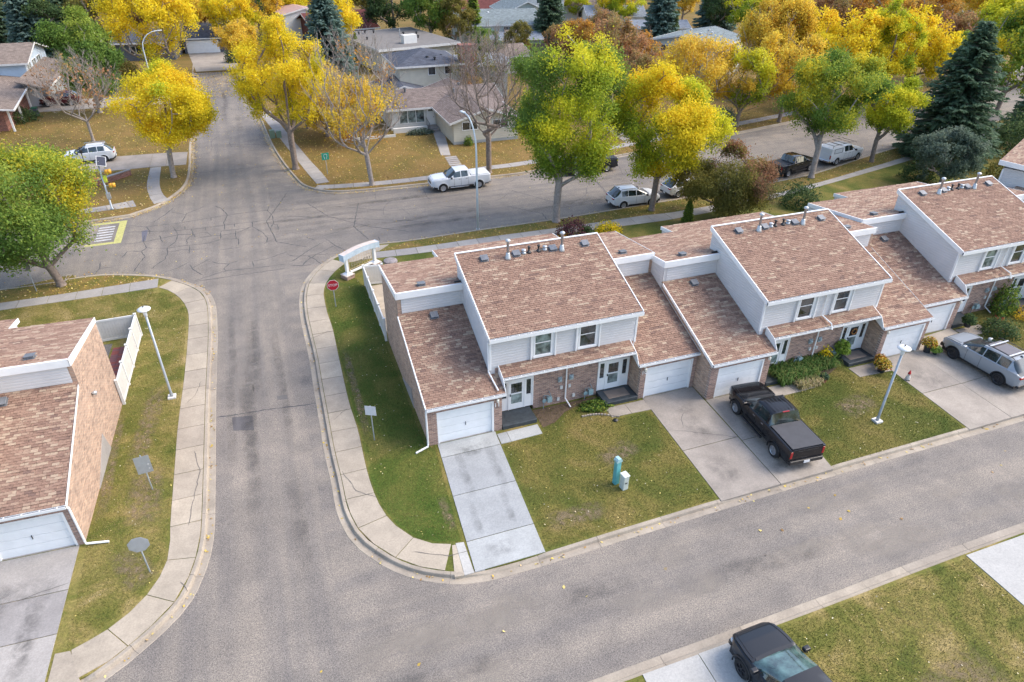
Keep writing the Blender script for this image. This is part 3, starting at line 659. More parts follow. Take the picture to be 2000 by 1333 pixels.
class Roof:
    """shingled roof made of planes; rects of tabs laid course by course"""
    def __init__(s, rnd, tones): s.mb = MB(); s.rnd = rnd; s.tones = tones; s.loose = []
    def plane(s, x0, x1, P0, P1, flip=False, bright=False, loose=None):
        """x0..x1 along the eave, from low point P0=(y,z) up to P1=(y,z)"""
        y0, z0 = P0; y1, z1 = P1; L = math.hypot(y1-y0, z1-z0); uy, uz = (y1-y0)/L, (z1-z0)/L
        sg = 1 if uy > 0 else -1
        N = Vector((0, -uz*sg, uy*sg)); t = 0.05
        a = Vector((x0, y0, z0)); b = Vector((x1, y0, z0)); c = Vector((x1, y1, z1)); d = Vector((x0, y1, z1))
        s.mb.slab(*( (a, b, c, d) if sg > 0 else (b, a, d, c)), 0.06, 0)
        n = int(round(L/EX)); e = L/n; rnd = s.rnd
        run = 0; k = 0
        for r in range(n):
            off = (r % 2)*SW_/2+(r % 3)*0.03; x = x0-off
            while x < x1-1e-3:
                xa, xb = max(x, x0), min(x+SW_, x1)
                if xb-xa > 0.02:
                    if run <= 0 or rnd.random() < .45:
                        k = rnd.choices(range(6), s.tones)[0]; run = rnd.randint(1, 2) if k >= 3 else rnd.randint(1, 3)
                    run -= 1
                    p = Vector((xa, y0+uy*e*r, z0+uz*e*r))+N*0.003
                    if loose and xb-xa > SW_*.9 and loose(xa, p.y):
                        X = Vector((1, 0, 0)); Y = Vector((0, uy, uz)); 
                        if sg < 0: X = -X; p = p+Vector((xb-xa, 0, 0))
                        Z = X.cross(Y)
                        s.loose.append((Matrix(((X.x, Y.x, Z.x, p.x), (X.y, Y.y, Z.y, p.y), (X.z, Y.z, Z.z, p.z), (0, 0, 0, 1))), k, e))
                    else:
                        h = 0.022*(1+rnd.uniform(-.3, .5)); w = xb-xa-0.014; q = Vector((0, uy, uz))*(e+.015)
                        A = p; B = p+Vector((w, 0, 0)); 
                        vs = [A, B, A+N*h, B+N*h, B+q+N*.003, A+q+N*.003]
                        fs = [(0, 1, 3, 2), (2, 3, 4, 5), (1, 4, 3), (0, 2, 5)]
                        if sg < 0: fs = [f[::-1] for f in fs]
                        s.mb.add(vs, fs, 1+k)
                x += SW_
        return s
    def build(s, name, parent, limit=300):
        o = s.mb.build(name, [M('roof_felt', (0.10, 0.075, 0.065), 0.95)]+SH, parent)
        for m, k, e in s.loose[:limit]:
            inst('shingle', tab_mesh(SW_-.014, e, k), o, m)
        return o
def window(parent, x0, x1, z0, z1, y, glass=None, T=None, sash=True, flaps=True, part=None):
    """double-hung window in a wall facing -y at depth y"""
    gl = glass or GLASS
    f = MB(); fw = .07
    f.box(x0-fw, x1+fw, y-.07, y+.05, z0-fw-.02, z0).box(x0-fw, x1+fw, y-.07, y+.05, z1, z1+fw).box(x0-fw, x0, y-.07, y+.05, z0, z1).box(x1, x1+fw, y-.07, y+.05, z0, z1)
    f.box(x0-fw-.03, x1+fw+.03, y-.10, y-.071, z0-fw-.05, z0-.02)
    fo = f.build('window', WHITE, parent)
    zm = (z0+z1)/2
    MB().box(x0+.002, x1-.002, y-.012, y+.03, z0+.002, zm-.02).build('pane', gl, fo)
    MB().box(x0+.002, x1-.002, y-.028, y+.03, zm+.02, z1-.002).build('pane', gl, fo)
    MB().box(x0, x1, y-.05, y+.02, zm-.02, zm+.02).build('sash_rail', WHITE, fo)
    if flaps:
        for a, b, c, d in ((x0-.26, x0-.20, x0-.199, x0-fw-.004), (x1+.20, x1+.26, x1+fw+.004, x1+.199)):
            MB().box(a, b, y-.14, y-.002, z0-.16, z1+.12).box(min(a, c), max(b, d), y-.045, y-.0415, z0-.14, z1+.1).box(c, d, y-.04, y-.002, z0-.14, z1+.1).build('side_board', WHITE, fo)
    return fo
def entry(parent, xc, y, zt=2.03, wreath=False, left=True, right=True):
    """white door with nine small panes and sidelights"""
    f = MB(); h = .93
    f.box(xc-h, xc+h, y-.05, y+.08, zt, zt+.12)
    for x in (xc-h, xc-.47, xc+.42, xc+h-.05): f.box(x, x+.05, y-.05, y+.08, .27, zt)
    f.box(xc-h+.051, xc-.471, y-.02, y+.06, .27, 1.05).box(xc+.471, xc+h-.051, y-.02, y+.06, .27, 1.05)
    f.box(xc-h+.051, xc-h+.13, y-.02, y+.06, 1.05, zt-.003).box(xc-.55, xc-.471, y-.02, y+.06, 1.05, zt-.003)
    f.box(xc+.471, xc+.55, y-.02, y+.06, 1.05, zt-.003).box(xc+h-.13, xc+h-.051, y-.02, y+.06, 1.05, zt-.003)
    fo = f.build('door_frame', WHITE, parent)
    for x0 in (xc-h+.131, xc+.551):
        for k in range(4): MB().box(x0, x0+.245, y+.0, y+.05, 1.06+k*.235, 1.06+k*.235+.205).build('pane', GLASS, fo)
    d = MB(); d.box(xc-.417, xc+.417, y-.03, y+.03, .27, .62).box(xc-.417, xc-.30, y-.03, y+.03, .62, zt-.01).box(xc+.30, xc+.417, y-.03, y+.03, .62, zt-.01).box(xc-.30, xc+.30, y-.03, y+.03, 1.22, 1.30).box(xc-.30, xc+.30, y-.03, y+.03, zt-.12, zt-.01)
    do = d.build('front_door', DOORW, parent)
    MB().box(xc-.298, xc+.298, y-.015, y+.02, .622, 1.218).build('pane', GLASSL, do)
    g = MB()
    for i in range(3):
        for j in range(3): MB().box(xc-.29+i*.2, xc-.29+i*.2+.175, y-.012, y+.02, 1.305+j*.2, 1.305+j*.2+.18).build('pane', GLASS, do)
    MB().box(xc-.37, xc-.33, y-.09, y-.031, 1.15, 1.27).build('handle', BLACKM, do)
    if wreath:
        mb = MB(); rr = random.Random(3)
        for k in range(26):
            a = k/26*2*PI; mb.ball((xc+math.cos(a)*.17, y-.07, 1.62+math.sin(a)*.17), .045, k % 3, 5, 3)
        mb.build('wreath', [M('wreath_red', (.35, .05, .03)), M('wreath_green', (.06, .12, .03)), M('wreath_orange', (.5, .2, .04))], do)
def garage_door(parent, x0, x1, zt, y):
    """four-section white door"""
    fr = MB().box(x0-.09, x0, y-.03, y+.12, 0, zt+.09).box(x1, x1+.09, y-.03, y+.12, 0, zt+.09).box(x0, x1, y-.03, y+.12, zt, zt+.09).build('garage_door', WHITE, parent)
    h = zt/4
    for k in range(4):
        o = MB().box(x0+.004, x1-.004, y+.06, y+.10, k*h+.008, (k+1)*h-.008)
        for i in range(5):
            a = x0+.12+i*(x1-x0-.2)/5; bx = (x1-x0-.2)/5-.09
            o.box(a, a+bx, y+.0545, y+.061, k*h+.11, (k+1)*h-.11)
        o.build('door_panel', DOORW, fr)
    MB().box((x0+x1)/2-.01, (x0+x1)/2+.01, y+.02, y+.059, .78, .98).build('handle', BLACKM, fr)
def louvre_vent(parent, x, y, z, slope, sgn=1):
    a = math.atan(slope); T = Matrix.Translation((x, y, z)) @ Matrix.Rotation(a, 4, 'X')
    mb = MB(); mb.box(-.22, .22, -.22, .22, 0, .02, 0, T).box(-.17, .17, -.16, .18, .02, .12, 0, T).box(-.21, .21, -.21, .20, .12, .15, 0, T)
    bevel(mb.build('roof_vent', VENT, parent), .012, 1)
def flue(parent, x, y, z, slope, h):
    mb = MB(); mb.lathe([(.20, -.06), (.15, .06), (.11, .30), (.085, .34)], 12, 0, Matrix.Translation((x, y, z)))
    mb.lathe([(.072, .3), (.072, h), (.12, h+.01), (.14, h+.05), (.135, h+.12), (.07, h+.16)], 12, 0, Matrix.Translation((x, y, z)))
    a = math.atan(slope); mb.box(-.24, .24, -.24, .24, -.005, .012, 0, Matrix.Translation((x, y, z)) @ Matrix.Rotation(a, 4, 'X'))
    mb.build('flue_pipe', GALV, parent, True)
def stub(parent, x, y, z, mat, h=.28, r=.055, cone=True):
    mb = MB().lathe([(.15, -.03), (.13, .03), (r*1.3, .09), (r, .1), (r, h), (r*1.7, h+.01), (r*1.6, h+.07), (r*.8, h+.09)], 10, 0, Matrix.Translation((x, y, z)))
    mb.build('plumbing_vent', mat, parent, True)
def lantern(parent, x, y, z):
    mb = MB().box(x-.04, x+.04, y-.03, y, z-.06, z+.06).tube([(x, y-.02, z), (x, y-.12, z+.05), (x, y-.16, z)], .015, 6)
    mb.lathe([(.02, .0), (.075, -.03), (.06, -.18), (.03, -.2)], 8, 0, Matrix.Translation((x, y-.16, z)))
    mb.build('wall_lantern', M('lantern_white', (.75, .72, .62), .3), parent)
def gas_meter(parent, x, y, z):
    mb = MB(); mb.box(x-.13, x+.13, y-.34, y-.14, z, z+.30, 1).lathe([(.02, 0), (.12, .01), (.12, .06), (.02, .07)], 10, 1, Matrix.Translation((x-.28, y-.2, z+.1)) @ Matrix.Rotation(PI/2, 4, 'X'))
    mb.tube([(x-.3, y-.2, -.02), (x-.3, y-.2, z+.42), (x-.06, y-.24, z+.42), (x-.06, y-.24, z+.3)], .022, 6, 0)
    mb.tube([(x+.06, y-.24, z+.3), (x+.06, y-.24, z+.45), (x+.06, y+.01, z+.5)], .022, 6, 0)
    mb.build('gas_meter', [M('pipe_grey', (.22, .27, .28), .5), M('meter_blue', (.25, .36, .38), .4)], parent)
def power_meter(parent, x, y, z):
    mb = MB().box(x-.11, x+.11, y-.09, y, z-.17, z+.12).lathe([(.085, 0), (.085, .06), (.06, .09)], 12, 0, Matrix.Translation((x, y-.09, z+.0)) @ Matrix.Rotation(PI/2, 4, 'X'))
    mb.build('power_meter', M('meter_case', (.33, .40, .42), .4), parent)
def block(name, ox, oy, rz, seed, label, number=None, side_tabs=None, tones=(30, 22, 16, 16, 11, 5), tones2=(22, 26, 8, 24, 16, 3), dsp=None, wreath=False, attached=False):
    root = empty(name, (ox, oy, 0), rz, label, 'townhouse'); rnd = random.Random(seed)
    BF, BS = MATS['brick_front'], MATS['brick_side_sunlit']
    X1 = 15.05; hs = (4.43-2.40)/5.66; fs_ = -.1335
    gz = lambda v: 2.34+hs*v; fz = lambda v: 5.62+fs_*(v-5.66); HX0, HX1 = 3.56, 11.65; HB, HV = 1.09, 6.55
    hz = lambda v: 5.0+.334*(v-1.03)
    # --- masonry
    for s, (g0, g1, d0, d1, ox0) in enumerate(((0, 3.81, .557, 3.29, 0), (11.60, X1, 12.02, 14.72, X1))):
        mb = MB(); mb.box(g0+.003, d0-.09, 0, .2, -.3, 2.30).box(d1+.09, g1-.003, 0, .2, -.3, 2.30).box(d0-.089, d1+.089, .002, .198, 1.95, 2.30)
        mb.build('brick_wall', BF, root)
        xa, xb = (0, .2) if s == 0 else (X1-.2, X1)
        prof = [(.201, -.3), (.201, gz(.2)), (5.66, gz(5.66)), (5.66, fz(5.66)-.02), (10.38, fz(10.38)-.02), (10.38, -.3)]
        # concave profile -> two convex pieces
        mb = MB(); mb.xprism([(.201, -.3), (.201, gz(.2)), (5.66, gz(5.66)), (5.66, -.3)], xa, xb); sd_ = mb if not (attached and s == 0) else MB()
        sd_.xprism([(5.661, -.3), (5.661, fz(5.66)-.02), (10.38, fz(10.38)-.02), (10.38, -.3)], xa, xb)
        mb.build('side_wall', BS, root)
        if sd_ is not mb:
            siding(sd_, (xa, 5.66), (0, 1), 4.72, 2.5, lambda t: fz(5.66+t)-.03, (-1, 0)); sd_.build('upper_side_wall', SIDING, root)
        xi = 3.61 if s == 0 else 11.60
        MB().xprism([(.201, -.3), (.201, gz(.2)), (1.09, gz(1.09)), (1.09, -.3)], xi, xi+.2-.003).build('porch_side_wall', BS, root)
        garage_door(root, d0, d1, 1.853, .03)
        MB().box(d0-.08, d1+.08, .02, .19, -.2, .012).build('garage_sill', MATS['concrete_grey'], root)
    mb = MB().box(3.81, 4.04, HB, HB+.2, -.3, 3.1).box(5.92, 9.61, HB, HB+.2, -.3, 3.1).box(11.49, 11.597, HB, HB+.2, -.3, 3.1).box(4.04, 5.92, HB+.003, HB+.197, 2.16, 3.1).box(9.61, 11.49, HB+.003, HB+.197, 2.16, 3.1)
    mb.build('brick_wall', BF, root)
    entry(root, 4.98, HB+.02); entry(root, 10.55, HB+.02, wreath=wreath)
    # dark step at each door
    for a, b in ((3.83, 5.72), (9.62, 11.58)):
        st = MB().box(a, b, -.06, HB-.0, -.1, .24).build('porch_step', SLATE, root); bevel(st, .02, 1)
        MB().box(a+.35, b-.35, .22, .92, .241, .255).build('door_mat', MATB if a > 5 else SLATE, st)
    # --- siding volumes
    for (a, b) in ((.2, HX0), (HX1, X1-.2)):
        mb = MB(); siding(mb, (a, 5.66), (1, 0), b-a, 4.30, lambda t: 5.45, (0, -1)); mb.box(a, b, 5.662, 5.8, 3.8, 5.5)
        mb.build('upper_wall', SIDING, root)
    mb = MB(); wins = [(5.93, 6.78), (8.40, 9.25)]
    holes = [(a-.25-HX0, b+.25-HX0, 3.18, 4.95) for a, b in wins]
    mb.xprism([(HB+.002, 2.7), (HB+.002, hz(HB)-.05), (HV, hz(HV)-.05), (HV, 2.7)], HX0, HX1)
    siding(mb, (HX0, HB), (1, 0), HX1-HX0, 3.18, lambda t: 4.98, (0, -1), holes=[(a, b, 3.3, 4.86) for a, b, _, _ in holes])
    for xx, nx in ((HX0, -1), (HX1, 1)):
        siding(mb, (xx, HB), (0, 1), HV-HB, 2.6, lambda t: hz(HB+t)-.06, (nx, 0))
    siding(mb, (HX0, HV), (1, 0), HX1-HX0, 4.9, lambda t: hz(HV)-.06, (0, 1))
    mb.build('siding_wall', SIDING, root)
    for xx in (HX0-.045, HX1-.055): MB().box(xx, xx+.10, HB-.05, HB+.06, 3.05, 4.9).build('corner_trim', WHITE, root)
    for i, (a, b) in enumerate(wins): window(root, a, b, 3.42, 4.84, HB-.0, GLASSL if rnd.random() < .4 else GLASS)
    # rear ground storey
    mb = MB(); mb.box(.2, X1-.2, 10.18, 10.36, -.3, 4.95).box(3.5, 3.7, 10.36, 11.6, -.3, 4.8).box(11, 11.16, 10.36, 11.6, -.3, 4.8).box(3.5, 11.16, 11.6, 11.72, -.3, 4.75)
    siding(mb, (.2, 10.37), (1, 0), X1-.4, 0, lambda t: 4.9, (0, 1)); siding(mb, (3.5, 10.38), (0, 1), 1.3, 0, lambda t: 4.75, (-1, 0)); siding(mb, (11.16, 10.38), (0, 1), 1.3, 0, lambda t: 4.75, (1, 0)); siding(mb, (3.5, 11.73), (1, 0), 7.66, 0, lambda t: 4.7, (0, 1))
    mb.build('rear_wall', SIDING, root)
    # --- roofs
    R1 = Roof(rnd, tones)
    R1.plane(-.04, HX0-.03, (-.10, gz(-.10)+.06), (5.655, gz(5.655)+.06), loose=side_tabs)
    R1.plane(HX0-.028, 3.97, (-.10, gz(-.10)+.06), (HB-.03, gz(HB-.03)+.06))
    R1.plane(HX1+.03, X1+.0, (-.10, gz(-.10)+.06), (5.655, gz(5.655)+.06))
    R1.plane(11.36, HX1+.028, (-.10, gz(-.10)+.06), (HB-.03, gz(HB-.03)+.06))
    R1.build('garage_roof', root)
    R2 = Roof(rnd, tones2)
    ft = lambda v: fz(v)+.07
    R2.plane(-.06, HX0-.03, (10.42, ft(10.42)), (5.60, ft(5.60))); R2.plane(HX1+.03, X1+.0, (10.42, ft(10.42)), (5.60, ft(5.60)))
    R2.plane(HX0-.12, HX1-.35, (11.78, ft(11.78)), (10.425, ft(10.425))); R2.plane(HX0-.028, HX1+.028, (10.42, ft(10.42)), (6.60, ft(6.60)))
    R2.build('rear_roof', root)
    R3 = Roof(rnd, (34, 32, 12, 14, 6, 2)); e0 = .86
    R3.plane(HX0-.08, HX1+.14, (e0, hz(e0)+.07), (HV+.06, hz(HV+.06)+.07)); R3.build('main_roof', root)
    R4 = Roof(rnd, tones); R4.plane(4.0, 11.33, (.34, 2.95), (HB-.03, 3.22)); R4.build('porch_roof', root)
    # --- trim: fascias, barge boards, gutters
    mb = MB()
    mb.box(-.02, HX0-.03, 5.50, 5.595, 5.36, ft(5.60)+.03).box(HX1+.03, X1-.02, 5.50, 5.595, 5.36, ft(5.60)+.03)
    for xa, xb in ((-.095, -.03), (X1+.005, X1+.03)):
        mb.xprism([(5.50, 5.36), (5.50, ft(5.5)+.03), (10.46, ft(10.46)+.03), (10.46, ft(10.46)-.22)], xa, xb)
        mb.xprism([(-.10, gz(-.1)-.10), (-.10, gz(-.1)+.09), (5.49, gz(5.49)+.09), (5.49, gz(5.49)-.06)], xa+.01, xb-.005)
    mb.xprism([(10.43, ft(10.43)-.2), (10.43, ft(10.43)+.03), (11.8, ft(11.8)+.03), (11.8, ft(11.8)-.2)], HX0-.16, HX0-.125).xprism([(10.43, ft(10.43)-.2), (10.43, ft(10.43)+.03), (11.8, ft(11.8)+.03), (11.8, ft(11.8)-.2)], HX1-.345, HX1-.31)
    for xa, xb in ((HX0-.13, HX0-.083), (HX1+.143, HX1+.19)):
        mb.xprism([(e0-.03, hz(e0)-.17), (e0-.03, hz(e0)+.11), (HV+.12, hz(HV+.12)+.11), (HV+.12, hz(HV+.12)-.17)], xa, xb)
    mb.box(HX0-.08, HX1+.14, HV+.065, HV+.125, hz(HV)-.15, hz(HV)+.15).box(HX0-.08, HX1+.14, HV-.0, HV+.064, hz(HV)+.115, hz(HV)+.15)
    mb.build('barge_board', WHITE, root)
    mb = MB()
    def gutter(x0, x1, y, z, h=.13):
        mb.box(x0, x1, y-.115, y-.095, z-h, z, 0); mb.box(x0, x1, y-.02, y-.0, z-h, z, 0); mb.box(x0, x1, y-.094, y-.021, z-h, z-h+.02, 0)
        mb.box(x0+.01, x1-.01, y-.094, y-.021, z-h+.021, z-.035, 1)
        x = x0+.3
        while x < x1-.1: mb.box(x, x+.03, y-.094, y-.021, z-.034, z-.008, 0); x += .62
    gutter(-.05, 3.98, -.10, gz(-.1)+.06); gutter(11.35, X1+.02, -.10, gz(-.1)+.06)
    gutter(HX0-.13, HX1+.19, e0, hz(e0)+.05, .2); gutter(3.99, 11.34, .34, 2.93, .10)
    for xa in (3.975, 11.34):
        sx = .02
        mb.xprism([(-.10, gz(-.1)-.06), (-.10, gz(-.1)+.09), (.25, 2.92), (HB-.03, 3.25), (HB-.03, gz(HB)-.02)], xa-.01, xa+.02, 0)
    mb.build('gutter', [WHITE, GUT], root)
    # --- downspouts
    def pipe(pts, r=.04, nm='downspout'): MB().tube(pts, r, 6).build(nm, WHITE, root)
    if dsp == 'centre':
        pipe([(7.6, e0-.05, 4.9), (7.6, HB-.12, 4.75), (7.6, HB-.12, 3.35), (7.75, .30, 3.12), (7.75, .15, 2.85), (7.75, HB-.1, 2.55), (7.75, HB-.1, .35), (7.9, .55, .05)])
    else:
        pipe([(HX0-.06, e0-.02, 4.8), (HX0-.09, HB+.02, 4.65), (HX0-.09, HB-.02, 2.98), (HX0-.02, .6, 2.74), (3.62, .0, 2.52)])
        pipe([(7.75, .26, 2.8), (7.75, HB-.07, 2.5), (7.75, HB-.07, .3), (7.85, .5, .05)])
    # --- roof furniture
    for x in (4.87, 6.68, 8.80, 10.74): louvre_vent(root, x, 5.95, hz(5.95)+.085, .334)
    for x in (6.15, 9.28): flue(root, x, 5.78, hz(5.78)+.06, .334, .95)
    stub(root, 7.12, 5.95, hz(5.95)+.09, GALV, .14, .08); stub(root, 8.36, 5.98, hz(5.95)+.1, GALV, .14, .08)
    stub(root, 7.42, 5.95, hz(5.95)+.09, DARK); stub(root, 7.98, 5.95, hz(5.95)+.09, DARK)
    louvre_vent(root, 1.8, 5.15, gz(5.15)+.08, hs); louvre_vent(root, X1-2.9, 5.15, gz(5.15)+.08, hs)
    louvre_vent(root, 1.45, 6.2, ft(6.2)+.02, fs_); louvre_vent(root, 13.4, 6.3, ft(6.3)+.02, fs_)
    MB().box(3.15, 3.5, 5.75, 5.82, ft(5.7)+.01, ft(5.7)+.10).build('flashing', DARK, root)
    # --- wall furniture
    lantern(root, 3.55, 0, 2.12); lantern(root, 11.78, 0, 2.08)
    if number:
        for s_, x, z in ((number[0], 3.55, 1.66), (number[1], 11.80, 1.72)):
            text_mesh('house_number', s_, .34, WHITE, root, Matrix.Translation((x, -.02, z)) @ Matrix.Rotation(PI/2, 4, 'X'))
    gas_meter(root, 6.75, HB, .45); gas_meter(root, 9.15, HB, .35)
    power_meter(root, 7.40, HB, 1.62); power_meter(root, 8.05, HB, 1.62)
    mb = MB()
    for x, z in ((7.50, 1.05), (7.98, 1.05), (7.35, .32), (8.25, .36)): mb.box(x-.07, x+.07, HB-.07, HB-.001, z-.1, z+.09)
    mb.build('cable_box', M('box_beige', (.55, .56, .54), .5), root)
    return root
# 300 tabs of the two nearest garage roofs stay separate pieces
bA = block('townhouse_block', 0, 0, 0, 1, 'corner townhouse pair numbered 11 and 10 with brick garages and grey siding', ('11', '10'), lambda x, y: y < 3.0 and .1 < x)
bB = block('townhouse_block', 15.07, -1.306, 0, 2, 'middle townhouse pair behind the black pickup, with a central white downspout', None, None, (24, 26, 10, 22, 14, 4), dsp='centre', wreath=True, attached=True)
bC = block('townhouse_block', 30.30, -.03, 0, 3, 'rightmost tall townhouse pair behind the silver wagon, cut by the picture edge', None, None, (26, 20, 14, 18, 12, 10), dsp='centre', attached=True)
c_, s_ = math.cos(-.041), math.sin(-.041)
bL = block('townhouse_block', -15.02-15.05*c_, -1.21-15.05*s_, -.041, 4, 'townhouse at the left edge with a sunlit brick side wall beside the side road', None, None, (26, 24, 14, 18, 14, 4))
# separate front tabs on the near left garage roof
def add_loose(root, x0, x1, v0, v1, seed):
    rnd = random.Random(seed); hs = (4.43-2.40)/5.66; a = math.atan(hs); gz = lambda v: 2.40+hs*v
    n = int(math.hypot(5.755, 5.755*hs)/EX); e = math.hypot(5.755, 5.755*hs)/round(math.hypot(5.755, 5.755*hs)/EX)
    roofp = [c for c in root.children if c.name.startswith('garage_roof')][0]; cnt = 0
    for r in range(2, 40):
        v = -.10+e*r*math.cos(a)
        x = x0+(r % 2)*SW_/2
        while x < x1-SW_ and cnt < 300:
            if v0 < v < v1 and rnd.random() < .8:
                k = rnd.choices(range(6), (24, 22, 12, 22, 16, 3))[0]
                inst('shingle', tab_mesh(SW_-.014, e, k), roofp, Matrix.Translation((x, v, gz(v)+.017)) @ Matrix.Rotation(a, 4, 'X')); cnt += 1
            x += SW_
add_loose(bL, 11.8, 14.9, .1, 4.6, 9)
# concrete footing showing where the ground dips, and corner downspout shoes
MB().add([(-.03, 3.2, -.05), (-.03, 6.3, -.05), (-.03, 3.6, 1.0), (.0, 3.2, -.05), (.0, 6.3, -.05), (.0, 3.6, 1.0)], [(0, 2, 1), (3, 4, 5), (0, 1, 4, 3), (1, 2, 5, 4), (2, 0, 3, 5)]).build('footing', MATS['concrete_grey'], bA)
MB().add([(15.08, 3.2, -.05), (15.08, 6.3, -.05), (15.08, 5.9, 1.2), (15.05, 3.2, -.05), (15.05, 6.3, -.05), (15.05, 5.9, 1.2)], [(0, 1, 2), (3, 5, 4), (0, 3, 4, 1), (1, 4, 5, 2), (2, 5, 3, 0)]).build('footing', MATS['concrete_grey'], bL)
MB().tube([(-.06, -.09, 2.2), (-.06, -.06, .25), (-.10, -.15, .12), (-.75, -.35, .06)], .05, 6).build('downspout', WHITE, bA)
MB().tube([(15.11, -.09, 2.2), (15.11, -.06, .25), (15.15, -.12, .12), (16.0, -.2, .06)], .05, 6).build('downspout', WHITE, bL)
mb = MB().lathe([(.03, 0), (.09, .02), (.12, .14), (.03, .2)], 10, 0, Matrix.Translation((15.17, 6.6, 3.0))); mb.build('flood_lamp', GALV, bL)

# block D: turned end of the row past the right edge
D = empty('townhouse_block', (46.34, 8.85, 0), R(27), 'low townhouse end with orange tan roof at the right edge behind the vinyl fence', 'townhouse')
mb = MB(); mb.box(0, 10, -8, 0, -.3, 6.3); siding(mb, (0, -8), (0, 1), 8, 0, lambda t: 6.4, (-1, 0)); siding(mb, (0, 0), (1, 0), 10, 0, lambda t: 6.4, (0, 1)); mb.build('siding_wall', SIDING, D)
MB().box(-1.2, -.06, -8, -1.5, -.3, 4.75).build('brick_wall', MATS['brick_side_sunlit'], D)
r_ = Roof(random.Random(5), (10, 26, 4, 34, 22, 2)); r_.plane(-.35, 10, (-8.3, 6.5), (.35, 6.95)); r_.plane(-1.5, -.05, (-8.3, 4.9), (-1.2, 5.3)); r_.build('roof', D)  # lighter shingle mix: orange light on this roof is put into its tones
MB().xprism([(-8.3, 6.2), (-8.3, 6.55), (.38, 7.0), (.38, 6.65)], -.41, -.36).xprism([(-8.3, 4.6), (-8.3, 4.95), (-1.17, 5.35), (-1.17, 5.0)], -1.56, -1.51).box(-.05, .06, -.06, .05, 0, 6.3).build('barge_board', WHITE, D)
# ---------------------------------------------------------------- vehicles
def paint(name, col, rough=0.10, metal=0.0, coat=0.0): return M(name, col, rough, metal, 0.03, 1, 0, 0.5, coat)
P_BLACK = paint('paint_black', (0.008, 0.008, 0.010)); P_WHITE = paint('paint_white', (0.68, 0.70, 0.72), 0.35, 0.0, 0.5)
P_SILVER = paint('paint_silver', (0.30, 0.33, 0.36), 0.3, 0.2); P_RED = paint('paint_dark_red', (0.10, 0.012, 0.015)); P_BLUE = paint('paint_pale_blue', (0.34, 0.46, 0.58), 0.4, 0.1)
P_CHAR = paint('paint_charcoal', (0.022, 0.024, 0.030)); P_DBLACK = paint('paint_blackish', (0.018, 0.020, 0.024))
COVER = M('tonneau_cover', (0.065, 0.066, 0.072), 0.9, 0, 0.1, 3)
def interp(x, pts):
    if x <= pts[0][0]: return pts[0][1]
    for a, b in zip(pts[:-1], pts[1:]):
        if x <= b[0]: t = (x-a[0])/(b[0]-a[0]); return a[1]+(b[1]-a[1])*t
    return pts[-1][1]
WH = {}
def wheel_mesh(r, w, dark, n=5):
    k = (r, w, dark, n)
    if k in WH: return WH[k]
    T = Matrix.Rotation(PI/2, 4, 'X')                       # axis along y, outer face at -y
    ty = MB().lathe([(r*.60, -w/2), (r*.90, -w/2), (r*.985, -w*.36), (r, -w*.2), (r, w*.2), (r*.985, w*.36), (r*.90, w/2), (r*.62, w/2), (r*.60, w*.3), (r*.60, -w*.3)], 28, 0, T)
    rm = MB().lathe([(r*.635, w*.30), (r*.645, w*.47), (r*.60, w*.49), (r*.56, w*.44), (r*.56, w*.28)], 28, 0, T)
    for i in range(n):
        A = T @ Matrix.Rotation(2*PI*i/n, 4, 'Z')
        for s in (-1, 1):
            vv = [(r*.08, s*r*.03, w*.44), (r*.58, s*r*.15, w*.42), (r*.58, s*r*.03, w*.42), (r*.08, -s*r*.02, w*.44), (r*.08, s*r*.03, w*.30), (r*.58, s*r*.15, w*.30), (r*.58, s*r*.03, w*.30), (r*.08, -s*r*.02, w*.30)]
            rm.add([tuple(A @ Vector(v)) for v in vv], [(0, 1, 2, 3) if s < 0 else (3, 2, 1, 0), (0, 4, 5, 1), (3, 7, 6, 2)], 0)
    b = len(rm.v)
    for i in range(0): pass
    rm.lathe([(r*.16, w*.28), (r*.15, w*.45), (r*.05, w*.47)], 12, 0, T)
    rm.lathe([(r*.57, w*.10), (r*.57, w*.14), (.01, w*.14)], 20, 1, T)
    # apply T to spoke verts (added before rotation)
    WH[k] = (ty.mesh('tyre', TYRE, True), rm.mesh('rim', [RIMD if dark else RIM, BLACKM]))
    return WH[k]
def fix_spokes(): pass
